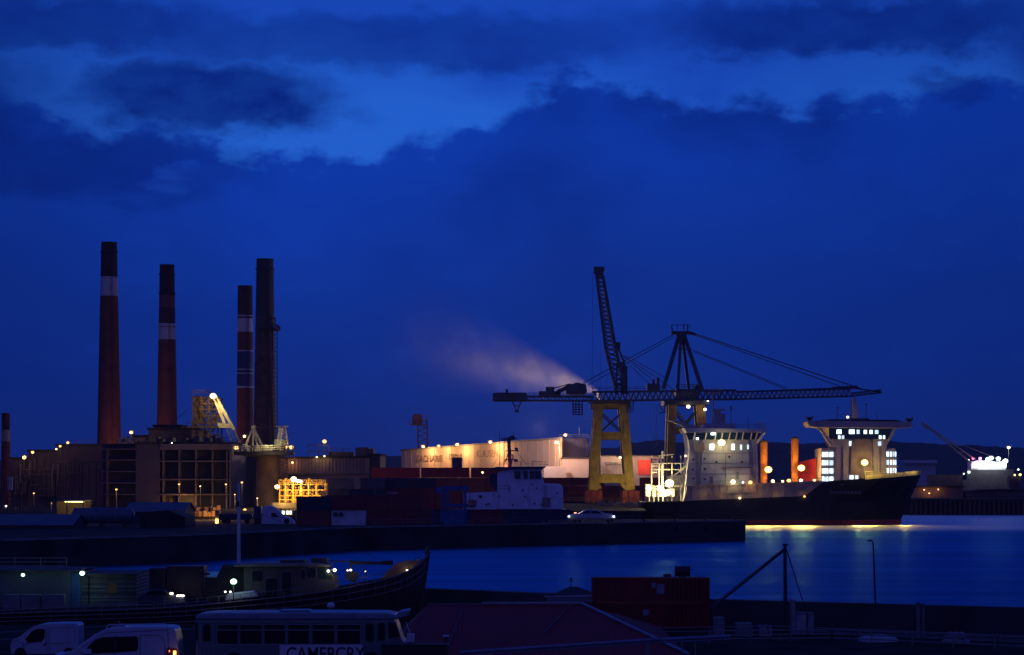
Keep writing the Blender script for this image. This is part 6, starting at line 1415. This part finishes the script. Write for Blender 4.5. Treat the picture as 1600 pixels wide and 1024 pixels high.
MB().bar((v2(168,0)[0],Y2_+.25,v2(0,980)[1]+.1),(v2(258,0)[0],Y2_+.25,v2(0,979)[1]+.1),.05).bar((v2(168,0)[0],Y2_+.25,v2(0,980.5)[1]+.1),(v2(163,0)[0],Y2_+.25,v2(0,985)[1]),.05).build('roof_rail', vb_, van2)
MB().bar((v2(184,0)[0],Y2_+.9,v2(0,980)[1]),(v2(181,0)[0],Y2_+.9,v2(0,972)[1]),.03).box(v2(172,0)[0],v2(190,0)[0],Y2_+.7,Y2_+1.1,v2(0,981)[1],v2(0,977.5)[1]).build('roof_aerial', mat('aerial_grey',(.2,.2,.24),.5), van2)
MB().box(v2(129,0)[0],v2(144,0)[0],Y2_-.24,Y2_-.02,v2(0,1022)[1],v2(0,1014)[1]).build('wing_mirror', vb_, van2, bevel=.05)
MB().prism([v2(260,1024),v2(260.5,1013),v2(266,1012),v2(276.5,1014),v2(278,1024)],Y2_-.05,Y2_+.1).build('tail_lamp', mat('tail_red',(.25,.02,.01),.2), van2, bevel=.02)
MB().box(v2(271,0)[0],v2(275.5,0)[0],Y2_-.075,Y2_-.052,v2(0,1024)[1],v2(0,1017)[1]).build('tail_lamp_bulb', glow_mat((1,.5,.1), 3), van2); MB().box(v2(264,0)[0],v2(266,0)[0],Y2_-.075,Y2_-.052,v2(0,1019)[1],v2(0,1016)[1]).build('tail_lamp_bulb', glow_mat((1,.3,.1), 1), van2)
light((v2(276,0)[0]+.15,Y2_-.4,v2(0,1020)[1]), (1,.4,.1), 4, van2, .05)
MB().prism([v2(101,1022),v2(130,1004.5),v2(137,1001),v2(150,991),v2(146,993),v2(112,1017)],Y2_+.2,Y2_+1.65).build('windscreen', glass, van2)
for px in (122, 245): wheel(van2, X(px,Y2_), Y2_-.04, z2_+.34, .34, .22)

# ------------------------------------------------------------------ old bus
YB = 109; bz = 3.3
bus = thing('bus', 'old cream-green coach with a row of dark windows and a lettered side board', 'bus', (X(470,YB),YB,bz))
def bk(px, py): return (X(px,YB), Z(py,YB))
bp_ = mat('bus_paint', (.10,.145,.155), .4, var=.1, scale=.8, stain=.25); bt = mat('bus_roof', (.16,.22,.29), .4, var=.1, stain=.2)
BW = 2.4
MB().prism([bk(306,968),bk(611,967),bk(619,972),bk(628,1000),bk(633,1005),(bk(634,0)[0],bz+.45),(bk(633,0)[0],bz+.35),(bk(306,0)[0],bz+.35)], YB, YB+BW).build('body', bp_, bus, bevel=.06)
MB().prism([bk(305,967.8),bk(306,962),bk(312,960),bk(330,958.3),bk(470,957.2),bk(604,958),bk(616,960.5),bk(621,964),bk(621,967.8)], YB-.06, YB+BW+.06).build('roof', bt, bus, bevel=.08)
MB().prism([bk(433,957),bk(435,955),bk(480,954.6),bk(484,957)], YB+.6, YB+1.8).build('roof_hatch', bt, bus, bevel=.03)
MB().prism([bk(615,964),bk(622,957.5),bk(639,954),bk(637,963),bk(626,966)], YB+.2, YB+BW-.2).build('sun_visor', bt, bus, bevel=.03)
wf = mat('bus_window_frame', (.20,.24,.27), .4)
wx = [(339.5,371.5),(375.5,409),(413,445.5),(450,483.5),(488,522.5),(527,563)]
for a, c in wx:
    MB().prism([bk(a,1005),bk(a,986),bk(c,986),bk(c,1005),bk(c-2,1006.5),bk(a+2,1006.5)], YB-.025, YB-.003).build('window', glass, bus)
    MB().prism([bk(a,983.2),bk(a+1,976.8),bk(c-1,976.8),bk(c,983.2)], YB-.025, YB-.003).build('top_light', glass, bus)
    b = MB(); p0_, p1_ = bk(a-.6,1006.8), bk(c+.6,975.8)
    for (x0,z0,x1,z1_) in ((p0_[0],p0_[1],p0_[0],p1_[1]),(p1_[0],p0_[1],p1_[0],p1_[1]),(p0_[0],p1_[1],p1_[0],p1_[1]),(p0_[0],p0_[1],p1_[0],p0_[1]),(p0_[0],bk(0,984.6)[1],p1_[0],bk(0,984.6)[1])):
        b.bar((x0,YB-.03,z0),(x1,YB-.03,z1_),.035)
    b.build('window_frame', wf, bus)
for a, c, d, e, nm in ((317.5,328.5,976,1002,'rear_door_window'),(305.8,308.6,974,1001,'rear_window'),(571.5,583.5,975,1002.5,'door_window'),(590.5,601.5,974,1001,'cab_window')):
    MB().prism([bk(a,e-2),bk(a,d+3),bk(a+2 if c-a > 5 else a+.5,d),bk(c-2 if c-a > 5 else c-.5,d),bk(c,d+3),bk(c,e-2),bk(c-1,e),bk(a+1,e)], YB-.025, YB-.003).build(nm, glass, bus)
MB().prism([bk(608,998),bk(606,972),bk(618,974),bk(626,998)],YB-.025,YB-.003).build('quarter_window', glass, bus)
b = MB()
for px in (313, 333.5, 567.5, 587, 605): b.bar((bk(px,0)[0],YB-.008,bk(0,970)[1]),(bk(px,0)[0],YB-.008,bz+.4),.03)
b.bar((bk(306,0)[0],YB-.01,bk(0,1009)[1]),(bk(631,0)[0],YB-.01,bk(0,1008)[1]),.03); b.bar((bk(306,0)[0],YB-.01,bk(0,972)[1]),(bk(616,0)[0],YB-.01,bk(0,971)[1]),.03)
b.build('body_moulding', wf, bus)
bd = MB().box(bk(437,0)[0],bk(566.5,0)[0],YB-.05,YB-.012,Z(1030,YB),Z(1007.5,YB)).build('side_board', mat('board_white',(.55,.55,.62),.5,var=.08), bus)
text('CAMEBCRY', .86, Vector((X(447,YB),YB-.06,Z(1031,YB))), mat('board_lettering',(.04,.02,.04),.6), bus, sx=.84, depth=.004)
for px in (365, 580): wheel(bus, X(px,YB), YB-.05, bz+.46, .46, .28)
MB().bar((bk(634,0)[0],YB+.1,bk(0,972)[1]),(bk(641,0)[0],YB-.1,bk(0,990)[1]),.03).box(bk(636,0)[0],bk(648,0)[0],YB-.14,YB-.08,Z(1003,YB),Z(989.5,YB)).build('mirror', mat('mirror_white',(.5,.52,.62),.3), bus)
MB().bar((bk(614,0)[0],YB-.05,bk(0,997)[1]),(bk(626,0)[0],YB-.05,bk(0,996)[1]),.035).build('wiper_rail', wf, bus)
# white dome on a post behind the bus
dp = thing('globe_bollard', 'white domed cap on a stub post just behind the coach roof', 'bollard', (X(517,140),140,2.7))
MB().lathe(X(517,140),140,[(2.705,.12),(Z(952,140),.12)],12).build('post', blackst, dp); MB().ball((X(517,140),140,Z(946.5,140)),.24,16,.85).build('globe', mat('globe_white',(.6,.6,.7),.4), dp, smooth=True)
# bins and dark wall right of the bus
bn = thing('service_box', 'black service cabinet in front of the red roof, right of the coach', 'cabinet', (X(690,112),111,3.3))
MB().box(X(598,108),X(700,108),107,107.8,3.305,Z(1006,108)).build('cabinet', mat('cabinet_black',(.015,.015,.02),.6), bn, bevel=.04); MB().box(X(597,108),X(701,108),106.9,107.9,Z(1006,108)+.002,Z(1004.5,108)).build('lid', dks, bn)
bo = thing('bollard_lamp', 'short post with a pale cap beside the black cabinet', 'bollard', (X(697,120),120,2.7))
MB().tube((X(697,120),120,2.705),(X(697,120),120,Z(995,120)),.07).build('post', blackst, bo); MB().box(X(692,120),X(702,120),119.85,120.15,Z(995,120)+.003,Z(992.5,120)).build('cap', mat('cap_pale',(.5,.5,.6),.4), bo)

# ------------------------------------------------------------------ red-roofed building
YRr = 133; rr_ = mat('red_roof_sheet', (.24,.010,.016), .8, var=.12, scale=.5, corr=('X',1.6), stain=.15); rw = mat('red_wall', (.10,.02,.025), .8, var=.3)
rb = thing('red_roofed_shed', 'low shed with a wide dark red roof and pale verge in the foreground', 'shed', (X(830,130),130,2.7))
ry = 134; zr = Z(948.5, ry); xl, xr = X(668,ry), X(910,ry)
ey = 122; ze = 2.95; exl, exr = X(600,ey), X(1075,ey)
ezr = Z(1023, ey)
MB().box(exl+.6, exr-.9, ey+.8, 143, 2.705, ze-.05).build('wall', rw, rb)
A = Vector((xl,ry,zr)); B = Vector((xr,ry,zr)); Cc = Vector((exr,ey,ze)); D = Vector((exl,ey,ze)); E = Vector((exr,ry+12,ze)); F_ = Vector((exl,ry+12,ze))
th = Vector((0,0,.12))
MB().add([A,B,Cc,D,E,F_,A+th,B+th,Cc+th,D+th,E+th,F_+th],[(3,2,1,0),(9,6,7,8),(0,1,4,5),(6,11,10,7),(1,2,4),(7,10,8),(0,5,3),(6,9,11),(2,3,9,8),(4,2,8,10),(5,4,10,11),(3,5,11,9)]).build('roof', rr_, rb)
vm = mat('verge_pale', (.28,.30,.40), .5, var=.15)
up = Vector((0,0,.16))
MB().bar(A+up, B+up, .12, .07).build('ridge_cap', mat('ridge_dull',(.17,.12,.15),.6), rb)
MB().bar(A.lerp(B,.35)+up*1.5, B+up*1.5, .14, .08).bar(B+up*1.3, Cc+up*1.3, .15, .09).build('verge', vm, rb)
def onroof(s, t_): # s along ridge/eave, t_ down the slope
    return (A.lerp(B, s)).lerp(D.lerp(Cc, s), t_)+up
MB().bar(A.lerp(B,.93)+up, onroof(.58,.62), .05).bar(onroof(.24,.0), onroof(.20,1), .05).build('roof_seam', mat('seam_dull',(.13,.08,.11),.6), rb)
# second, further small red roof strip
r3 = thing('red_lean_to', 'thin strip of dull red lean-to roof between main red roof and containers', 'roof', (X(880,146),146,2.7))
MB().prism([(143,2.705),(148,2.705),(148,Z(933,148)),(143,Z(941,143))], X(855,146), X(925,146), 'x').build('wall', rw, r3); MB().bar(Vector((X(850,148),148,Z(933,148)+.03)), Vector((X(925,148),148,Z(932,148)+.03)), .1).build('capping', vm, r3)

# ------------------------------------------------------------------ parapet / breakwater wall near the water
pwm = mat('parapet_concrete', (.045,.048,.055), .9, var=.4, scale=.3, stain=.3)
def wall_between(name, p, q, z0, z1, th_, m, label):
    p, q = Vector((*p, 0)), Vector((*q, 0)); d = (q-p).normalized(); n = Vector((-d.y, d.x, 0))*th_
    o = MB().prism([(p.x,p.y),(q.x,q.y),((q+n).x,(q+n).y),((p+n).x,(p+n).y)], z0, z1, 'z').build(name, m); tag(o, label, 'wall'); return o
wall_between('parapet_wall', (X(1108,150.4),150.4), (X(1700,139),139), 2.702, 4.55, -1.0, pwm, 'long dark parapet wall between the water and the near quay at right')
wall_between('breakwater_wall', (X(652,164),164), (X(935,154.5),154.5), 2.702, 4.62, -1.2, pwm, 'dark wall behind the red roof, between fishing boat bow and red containers')
hu = thing('boathouse', 'tiny hipped hut roof with a weather vane on top of the dark wall', 'hut', (X(893,156),157,2.7))
hx = X(893,157); MB().box(hx-1.0, hx+1.6, 157.2, 159, 2.705, Z(930,157)).build('wall', dks, hu)
zb_ = Z(930,157)+.003; zt_ = Z(918,157)
MB().add([(hx-1.2,157.0,zb_),(hx+1.8,157.0,zb_),(hx+1.8,159.2,zb_),(hx-1.2,159.2,zb_),(hx-.1,158.1,zt_),(hx+.4,158.1,zt_)],[(0,3,2,1),(0,1,5,4),(1,2,5),(2,3,4,5),(3,0,4)]).build('roof', dks, hu)
MB().bar((hx,158.1,zt_-.1),(hx,158.1,Z(904,157)),.05).bar((hx-.12,158.1,Z(910,157)),(hx+.12,158.1,Z(910,157)),.05).ball((hx,158.1,Z(906,157)),.1,8).build('weather_vane', blackst, hu)

# ------------------------------------------------------------------ near red half-height containers
nr = mat('near_red_paint', (.22,.010,.012), .6, var=.25, scale=.7, stain=.4, corr=('X',3.2)); nrf = mat('near_red_frame', (.26,.016,.018), .55, var=.25, stain=.3)
YN = 149
for i, (a, c) in enumerate(((902.5,941.5),(942.2,980),(980.7,1000))):
    t = thing('storage_container', ['top dark red half-height container of the stack by the water, two notices on it','middle dark red half-height container of the stack by the water','bottom dark red half-height container, partly behind the pipe rail'][i], 'container', (X(1016,YN),YN,2.7), 'dark red containers stacked by the water')
    za, zc = Z(c, YN), Z(a, YN)
    if i == 2: za = 2.705
    x0, x1 = X(924.5,YN), X(1108.5,YN)
    MB().box(x0+.06, x1-.06, YN+.05, YN+2.4, za+.05, zc-.05).build('shell', nr, t)
    b = MB()
    for px in (924.5, 1040, 1107): b.box(X(px,YN), X(px+2,YN), YN, YN+.12, za+.003, zc-.003)
    b.box(x0+.09, x1-.09, YN+.01, YN+.1, zc-.1, zc-.002); b.box(x0+.09, x1-.09, YN+.01, YN+.1, za+.004, za+.1)
    b.build('corner_frame', nrf, t)
    for px in range(1046, 1106, 7): MB().box(X(px,YN),X(px+2.6,YN),YN-.03,YN+.045,za+.14,zc-.14).build('rib', nr, t)
    if i == 0:
        MB().box(X(1026,YN),X(1038,YN),YN+.02,YN+.046,Z(928,YN),Z(913,YN)).build('notice', mat('notice_grey',(.22,.24,.30),.6), t); MB().box(X(1018,YN),X(1024.5,YN),YN+.02,YN+.046,Z(919,YN),Z(911,YN)).build('notice', mat('notice_grey',(.22,.24,.30),.6), t)
        nb = mat('notice_print', (.03,.03,.04), .7)
    if i == 1:
        MB().box(X(1004.5,YN),X(1014.5,YN),YN+.02,YN+.046,Z(962,YN),Z(952.5,YN)).build('notice', mat('notice_grey',(.22,.24,.30),.6), t); MB().box(X(960,YN),X(967,YN),YN+.02,YN+.046,Z(966,YN),Z(959,YN)).build('notice', mat('notice_grey',(.22,.24,.30),.6), t)
rl2 = thing('cable_reel', 'black machine drum on the roof of the top red container', 'machine', (X(1068,YN+1),YN+1,Z(902.5,YN)))
zt0 = Z(902.4,YN); MB().tube((X(1058,YN),YN+.9,zt0+.36),(X(1078,YN),YN+.9,zt0+.36),.33,n=18).box(X(1062,YN),X(1074,YN),YN+.5,YN+1.3,zt0+.002,zt0+.16).build('drum', blackst, rl2, bevel=.04); MB().tube((X(1056.5,YN),YN+.9,zt0+.36),(X(1058,YN),YN+.9,zt0+.36),.37,n=18).tube((X(1078,YN),YN+.9,zt0+.36),(X(1079.5,YN),YN+.9,zt0+.36),.37,n=18).bar((X(1079,YN),YN+.9,zt0+.44),(X(1086,YN),YN+.9,zt0+.46),.04).build('flange', rubber, rl2)
tag(MB().box(X(1038.5,YN),X(1050,YN),YN+.6,YN+1.2,zt0+.002,zt0+.2).build('roof_box', dks, bevel=.02), 'small flat dark box on the top red container', 'box')

# ------------------------------------------------------------------ right foreground
YP = 147
pg = thing('derrick_pole', 'black wooden derrick pole with slanting boom and stays on the near quay', 'pole', (X(1227,YP),YP,2.7))
MB().tube((X(1227.5,YP),YP,2.705),P(1226.5,850,YP),.14,.10,10).box(X(1223,YP),X(1231,YP),YP-.12,YP+.12,Z(853,YP),Z(850,YP)).build('pole', blackst, pg)
MB().bar(P(1225,860,YP),P(1110,952,YP-3),.13).build('boom', blackst, pg)
MB().bar(P(1225,857,YP-.2),P(1108,949,YP-3.2),.03).bar(P(1228,856,YP),P(1254,938,YP+2),.05).bar(P(1254,938,YP+2),P(1262,965,YP+1),.03).bar(P(1110,952,YP-3),P(1085,965,YP-3),.05).build('stay', blackst, pg)
lp_ = thing('street_lamp', 'unlit slim lamp post with curved arm standing against the water', 'street lamp', (X(1366,YP),YP-.5,2.7))
MB().tube((X(1367.5,YP),YP-.5,2.705),P(1364.5,850,YP-.5),.075,.045,8).tube(P(1364.5,850,YP-.5),P(1363,845.5,YP-.5),.04).tube(P(1363,845.5,YP-.5),P(1359,843.8,YP-.5),.035).build('pole', blackst, lp_); MB().box(X(1354,YP),X(1360.5,YP),YP-.65,YP-.35,Z(846.2,YP),Z(843.4,YP)).build('lamp_head', blackst, lp_, bevel=.02)
gq = mat('quay_grey_paint', (.16,.17,.20), .6, var=.25, stain=.3)
YB2 = 143
for nm, lb, a, c, d, e, dy in (('winch_cabinet','grey upright cabinet just right of the derrick pole','1236','1243',937,984,0),('pump_cabinet','squat grey cabinet with a white front panel right of the derrick pole','1244','1262',958,985,.5),('control_box','grey box standing right of the white-fronted cabinet','1264','1275',959,985,.8)):
    t = thing(nm, lb, 'cabinet', (X(int(a),YB2),YB2,2.7)); yy = YB2+dy
    MB().box(X(int(a),YB2),X(int(c),YB2),yy,yy+.8,2.705,Z(d,YB2)).build('cabinet', gq, t, bevel=.03)
    MB().box(X(int(a)+1,YB2),X(int(c)-1,YB2),yy-.02,yy-.003,2.9,Z(d+4,YB2)).build('door', mat('cabinet_door',(.22,.23,.27),.5) if dy != .5 else mat('cabinet_white',(.34,.35,.40),.5), t)
for i, (a, c) in enumerate(((1430,1437),(1438.5,1444))):
    t = thing('bollard_post', ['thicker pale round post against the parapet wall','thinner pale round post against the parapet wall'][i], 'post', (X(a+3,YB2),YB2,2.7))
    MB().lathe(X((a+c)/2,YB2),YB2-.3,[(2.705,(c-a)/2/F*YB2),(Z(944+i*2,YB2),(c-a)/2/F*YB2)],14).build('post', gq, t, smooth=True); MB().lathe(X((a+c)/2,YB2),YB2-.3,[(Z(944+i*2,YB2)+.002,(c-a)/2/F*YB2+.04),(Z(941+i*2,YB2),(c-a)/2/F*YB2*.6)],14).build('cap', dks, t, smooth=True)
# upturned dinghy
YD = 137
dg = thing('rowing_boat', 'upturned pale rowing boat lying on the near quay below the lamp post', 'boat', (X(1372,YD),YD,2.7))
v = []; f = []; n = 12
for i in range(n+1):
    s = i/n; x = X(1340,YD)+(X(1404,YD)-X(1340,YD))*s; w = .75*math.sin(math.pi*min(1,s*.9+.1))**.6 if 0 < s < 1 else .05; hgt = .42*math.sin(math.pi*min(1,max(0,s*.9+.06)))**.4 if s < 1 else .1
    v += [(x, YD-w, 2.72), (x, YD-w*.8, 2.72+hgt*.65), (x, YD, 2.72+hgt), (x, YD+w*.8, 2.72+hgt*.65), (x, YD+w, 2.72)]
for i in range(n):
    for k in range(4): f.append((i*5+k, (i+1)*5+k, (i+1)*5+k+1, i*5+k+1))
f += [tuple(range(5)), tuple(n*5+k for k in (4,3,2,1,0))]
MB().add(v, f).build('hull', mat('boat_pale',(.28,.31,.38),.5,var=.2,stain=.3), dg, smooth=True); MB().bar((X(1340,YD),YD,2.74),(X(1404,YD),YD,3.0),.05).build('keel', dks, dg)
# heap of pale sacks
for i in range(7):
    px = 1480+ (i % 4)*9+ (4 if i > 3 else 0); zz = 2.705+(.36 if i > 3 else 0); yy = 134+rnd.uniform(-.1,.1)
    b = MB().ball((X(px,yy),yy,zz+.22),.30,10,.75)
    tag(b.build('sack', mat('sack_pale',(.20,.23,.28),.8,var=.3,scale=3,bump=.5), smooth=True), 'pale bulging sack in the heap on the near quay at far right', 'sack', 'heap of sacks on the near quay')
for px, w_, lb in ((1518,8,'dark crate right of the sack heap'),(1250,14,'low dark machine base in front of the cabinets')):
    pass
YQ = 141
for i, (a, c, d) in enumerate(((1116,1132,965),(1150,1176,974),(1186,1206,978),(1060,1070,985))):
    if i == 3: continue
    t = thing('fish_crate', ['grey crate with slatted side next to the red containers','low wide grey crate left of the derrick pole','flat grey crate closest to the derrick pole'][i], 'crate', (X(a,YQ),YQ,2.7))
    MB().box(X(a,YQ),X(c,YQ),YQ,YQ+.9,2.705,Z(d,YQ)).build('crate', gq, t, bevel=.02)
    for k in range(3):
        z = 2.78+k*(Z(d,YQ)-2.8)/3; MB().box(X(a,YQ)-.02,X(c,YQ)+.02,YQ-.03,YQ-.003,z,z+.06).build('slat', mat('crate_slat',(.24,.25,.3),.6), t)
# near railings
YG = 116
rail_thing([P(1108,1005,118),P(1300,1003,118),P(1620,1017,114)], .62, .03, 3, 1.9, 'dark steel railing running across the lower right corner', gq)
rail_thing([P(1020,994,134),P(1200,990,134),P(1640,1008,130)], .45, .025, 2, 2.6, 'second lower railing behind the corner railing at right', gq)
rail_thing([P(-20,1012,128),P(310,993,128)], .8, .025, 2, 3, 'thin dark railing behind the two white vans', gq)
pi_ = thing('pipe_rail', 'thick blue-grey pipe handrail crossing in front of the red roof', 'pipe', (X(930,108),108,3.3))
pp = mat('pipe_blue_grey', (.16,.19,.30), .4, .2, var=.2)
pA, pB, pC = P(718,1020,108), P(1020,1000,109), P(1140,994.5,111)
MB().tube(pA,pB,.085,n=12).tube(pB,pC,.085,n=12).build('pipe', pp, pi_, smooth=True)
MB().tube(pA-Vector((0,0,.14)),pB-Vector((0,0,.14)),.035,n=8).tube(pB-Vector((0,0,.14)),pC-Vector((0,0,.14)),.035,n=8).build('lower_pipe', pp, pi_, smooth=True)
for k in range(8):
    q_ = pA.lerp(pB, (k+.5)/8); MB().tube(q_-Vector((.03,0,.0)),q_+Vector((.03,0,0)),.105,n=12).build('coupling', gq, pi_)
for px in (795, 868, 1012, 1065, 1086):
    s_a = (px-718)/302; q_ = pA.lerp(pB, s_a) if px < 1020 else pB.lerp(pC, (px-1020)/120); MB().bar((q_.x,q_.y,2.72),(q_.x,q_.y,q_.z-.16),.06 if px != 1012 else .14).build('post', gq, pi_)

ml = MB()
for (a, c) in (((1008,784,yn+4),(985,790,648)),((1012,786,yn+2),(968,789,648))):
    A_ = P(a[0],a[1],a[2]); B_ = P(c[0],c[1],c[2]); pr_ = A_
    for k in range(1, 9):
        t_ = k/8; q_ = A_.lerp(B_, t_)-Vector((0,0,1.2*math.sin(math.pi*t_))); ml.bar(pr_, q_, .1); pr_ = q_
ml.build('mooring_line', mat('rope',(.25,.22,.18),.9), ship)
for i in range(12):
    f_ = i/11; x_ = X(575,395)+(X(1150,448)-X(575,395))*f_; y_ = 394.4+(449.2-394.4)*f_
    tag(MB().lathe(x_, y_+1.6, [(3.81,.28),(4.3,.22),(4.35,.36),(4.55,.34)], 12).build('mooring_bollard', blackst, smooth=True), 'small black mooring bollard on the edge of the dark pier', 'bollard', 'mooring bollards along the pier')
    t = MB().tube((x_,y_-.05,2.6),(x_,y_-.4,2.6),.55,n=16)
    tag(t.build('tyre_fender', rubber), 'tyre fender hanging on the face of the dark pier', 'fender', 'tyre fenders on the pier face')
# ------------------------------------------------------------------ evening haze over the whole harbour
hzm = bpy.data.materials.new('haze'); hzm.use_nodes = True; t = hzm.node_tree; t.nodes.clear()
o_ = t.nodes.new('ShaderNodeOutputMaterial'); pv = t.nodes.new('ShaderNodeVolumePrincipled'); t.links.new(pv.outputs[0], o_.inputs['Volume'])
pv.inputs['Color'].default_value = (.85,.9,1,1); pv.inputs['Density'].default_value = .00006
MB().box(-4500, 4500, -250, 6200, -7, 140).build('haze', hzm, kind='stuff')
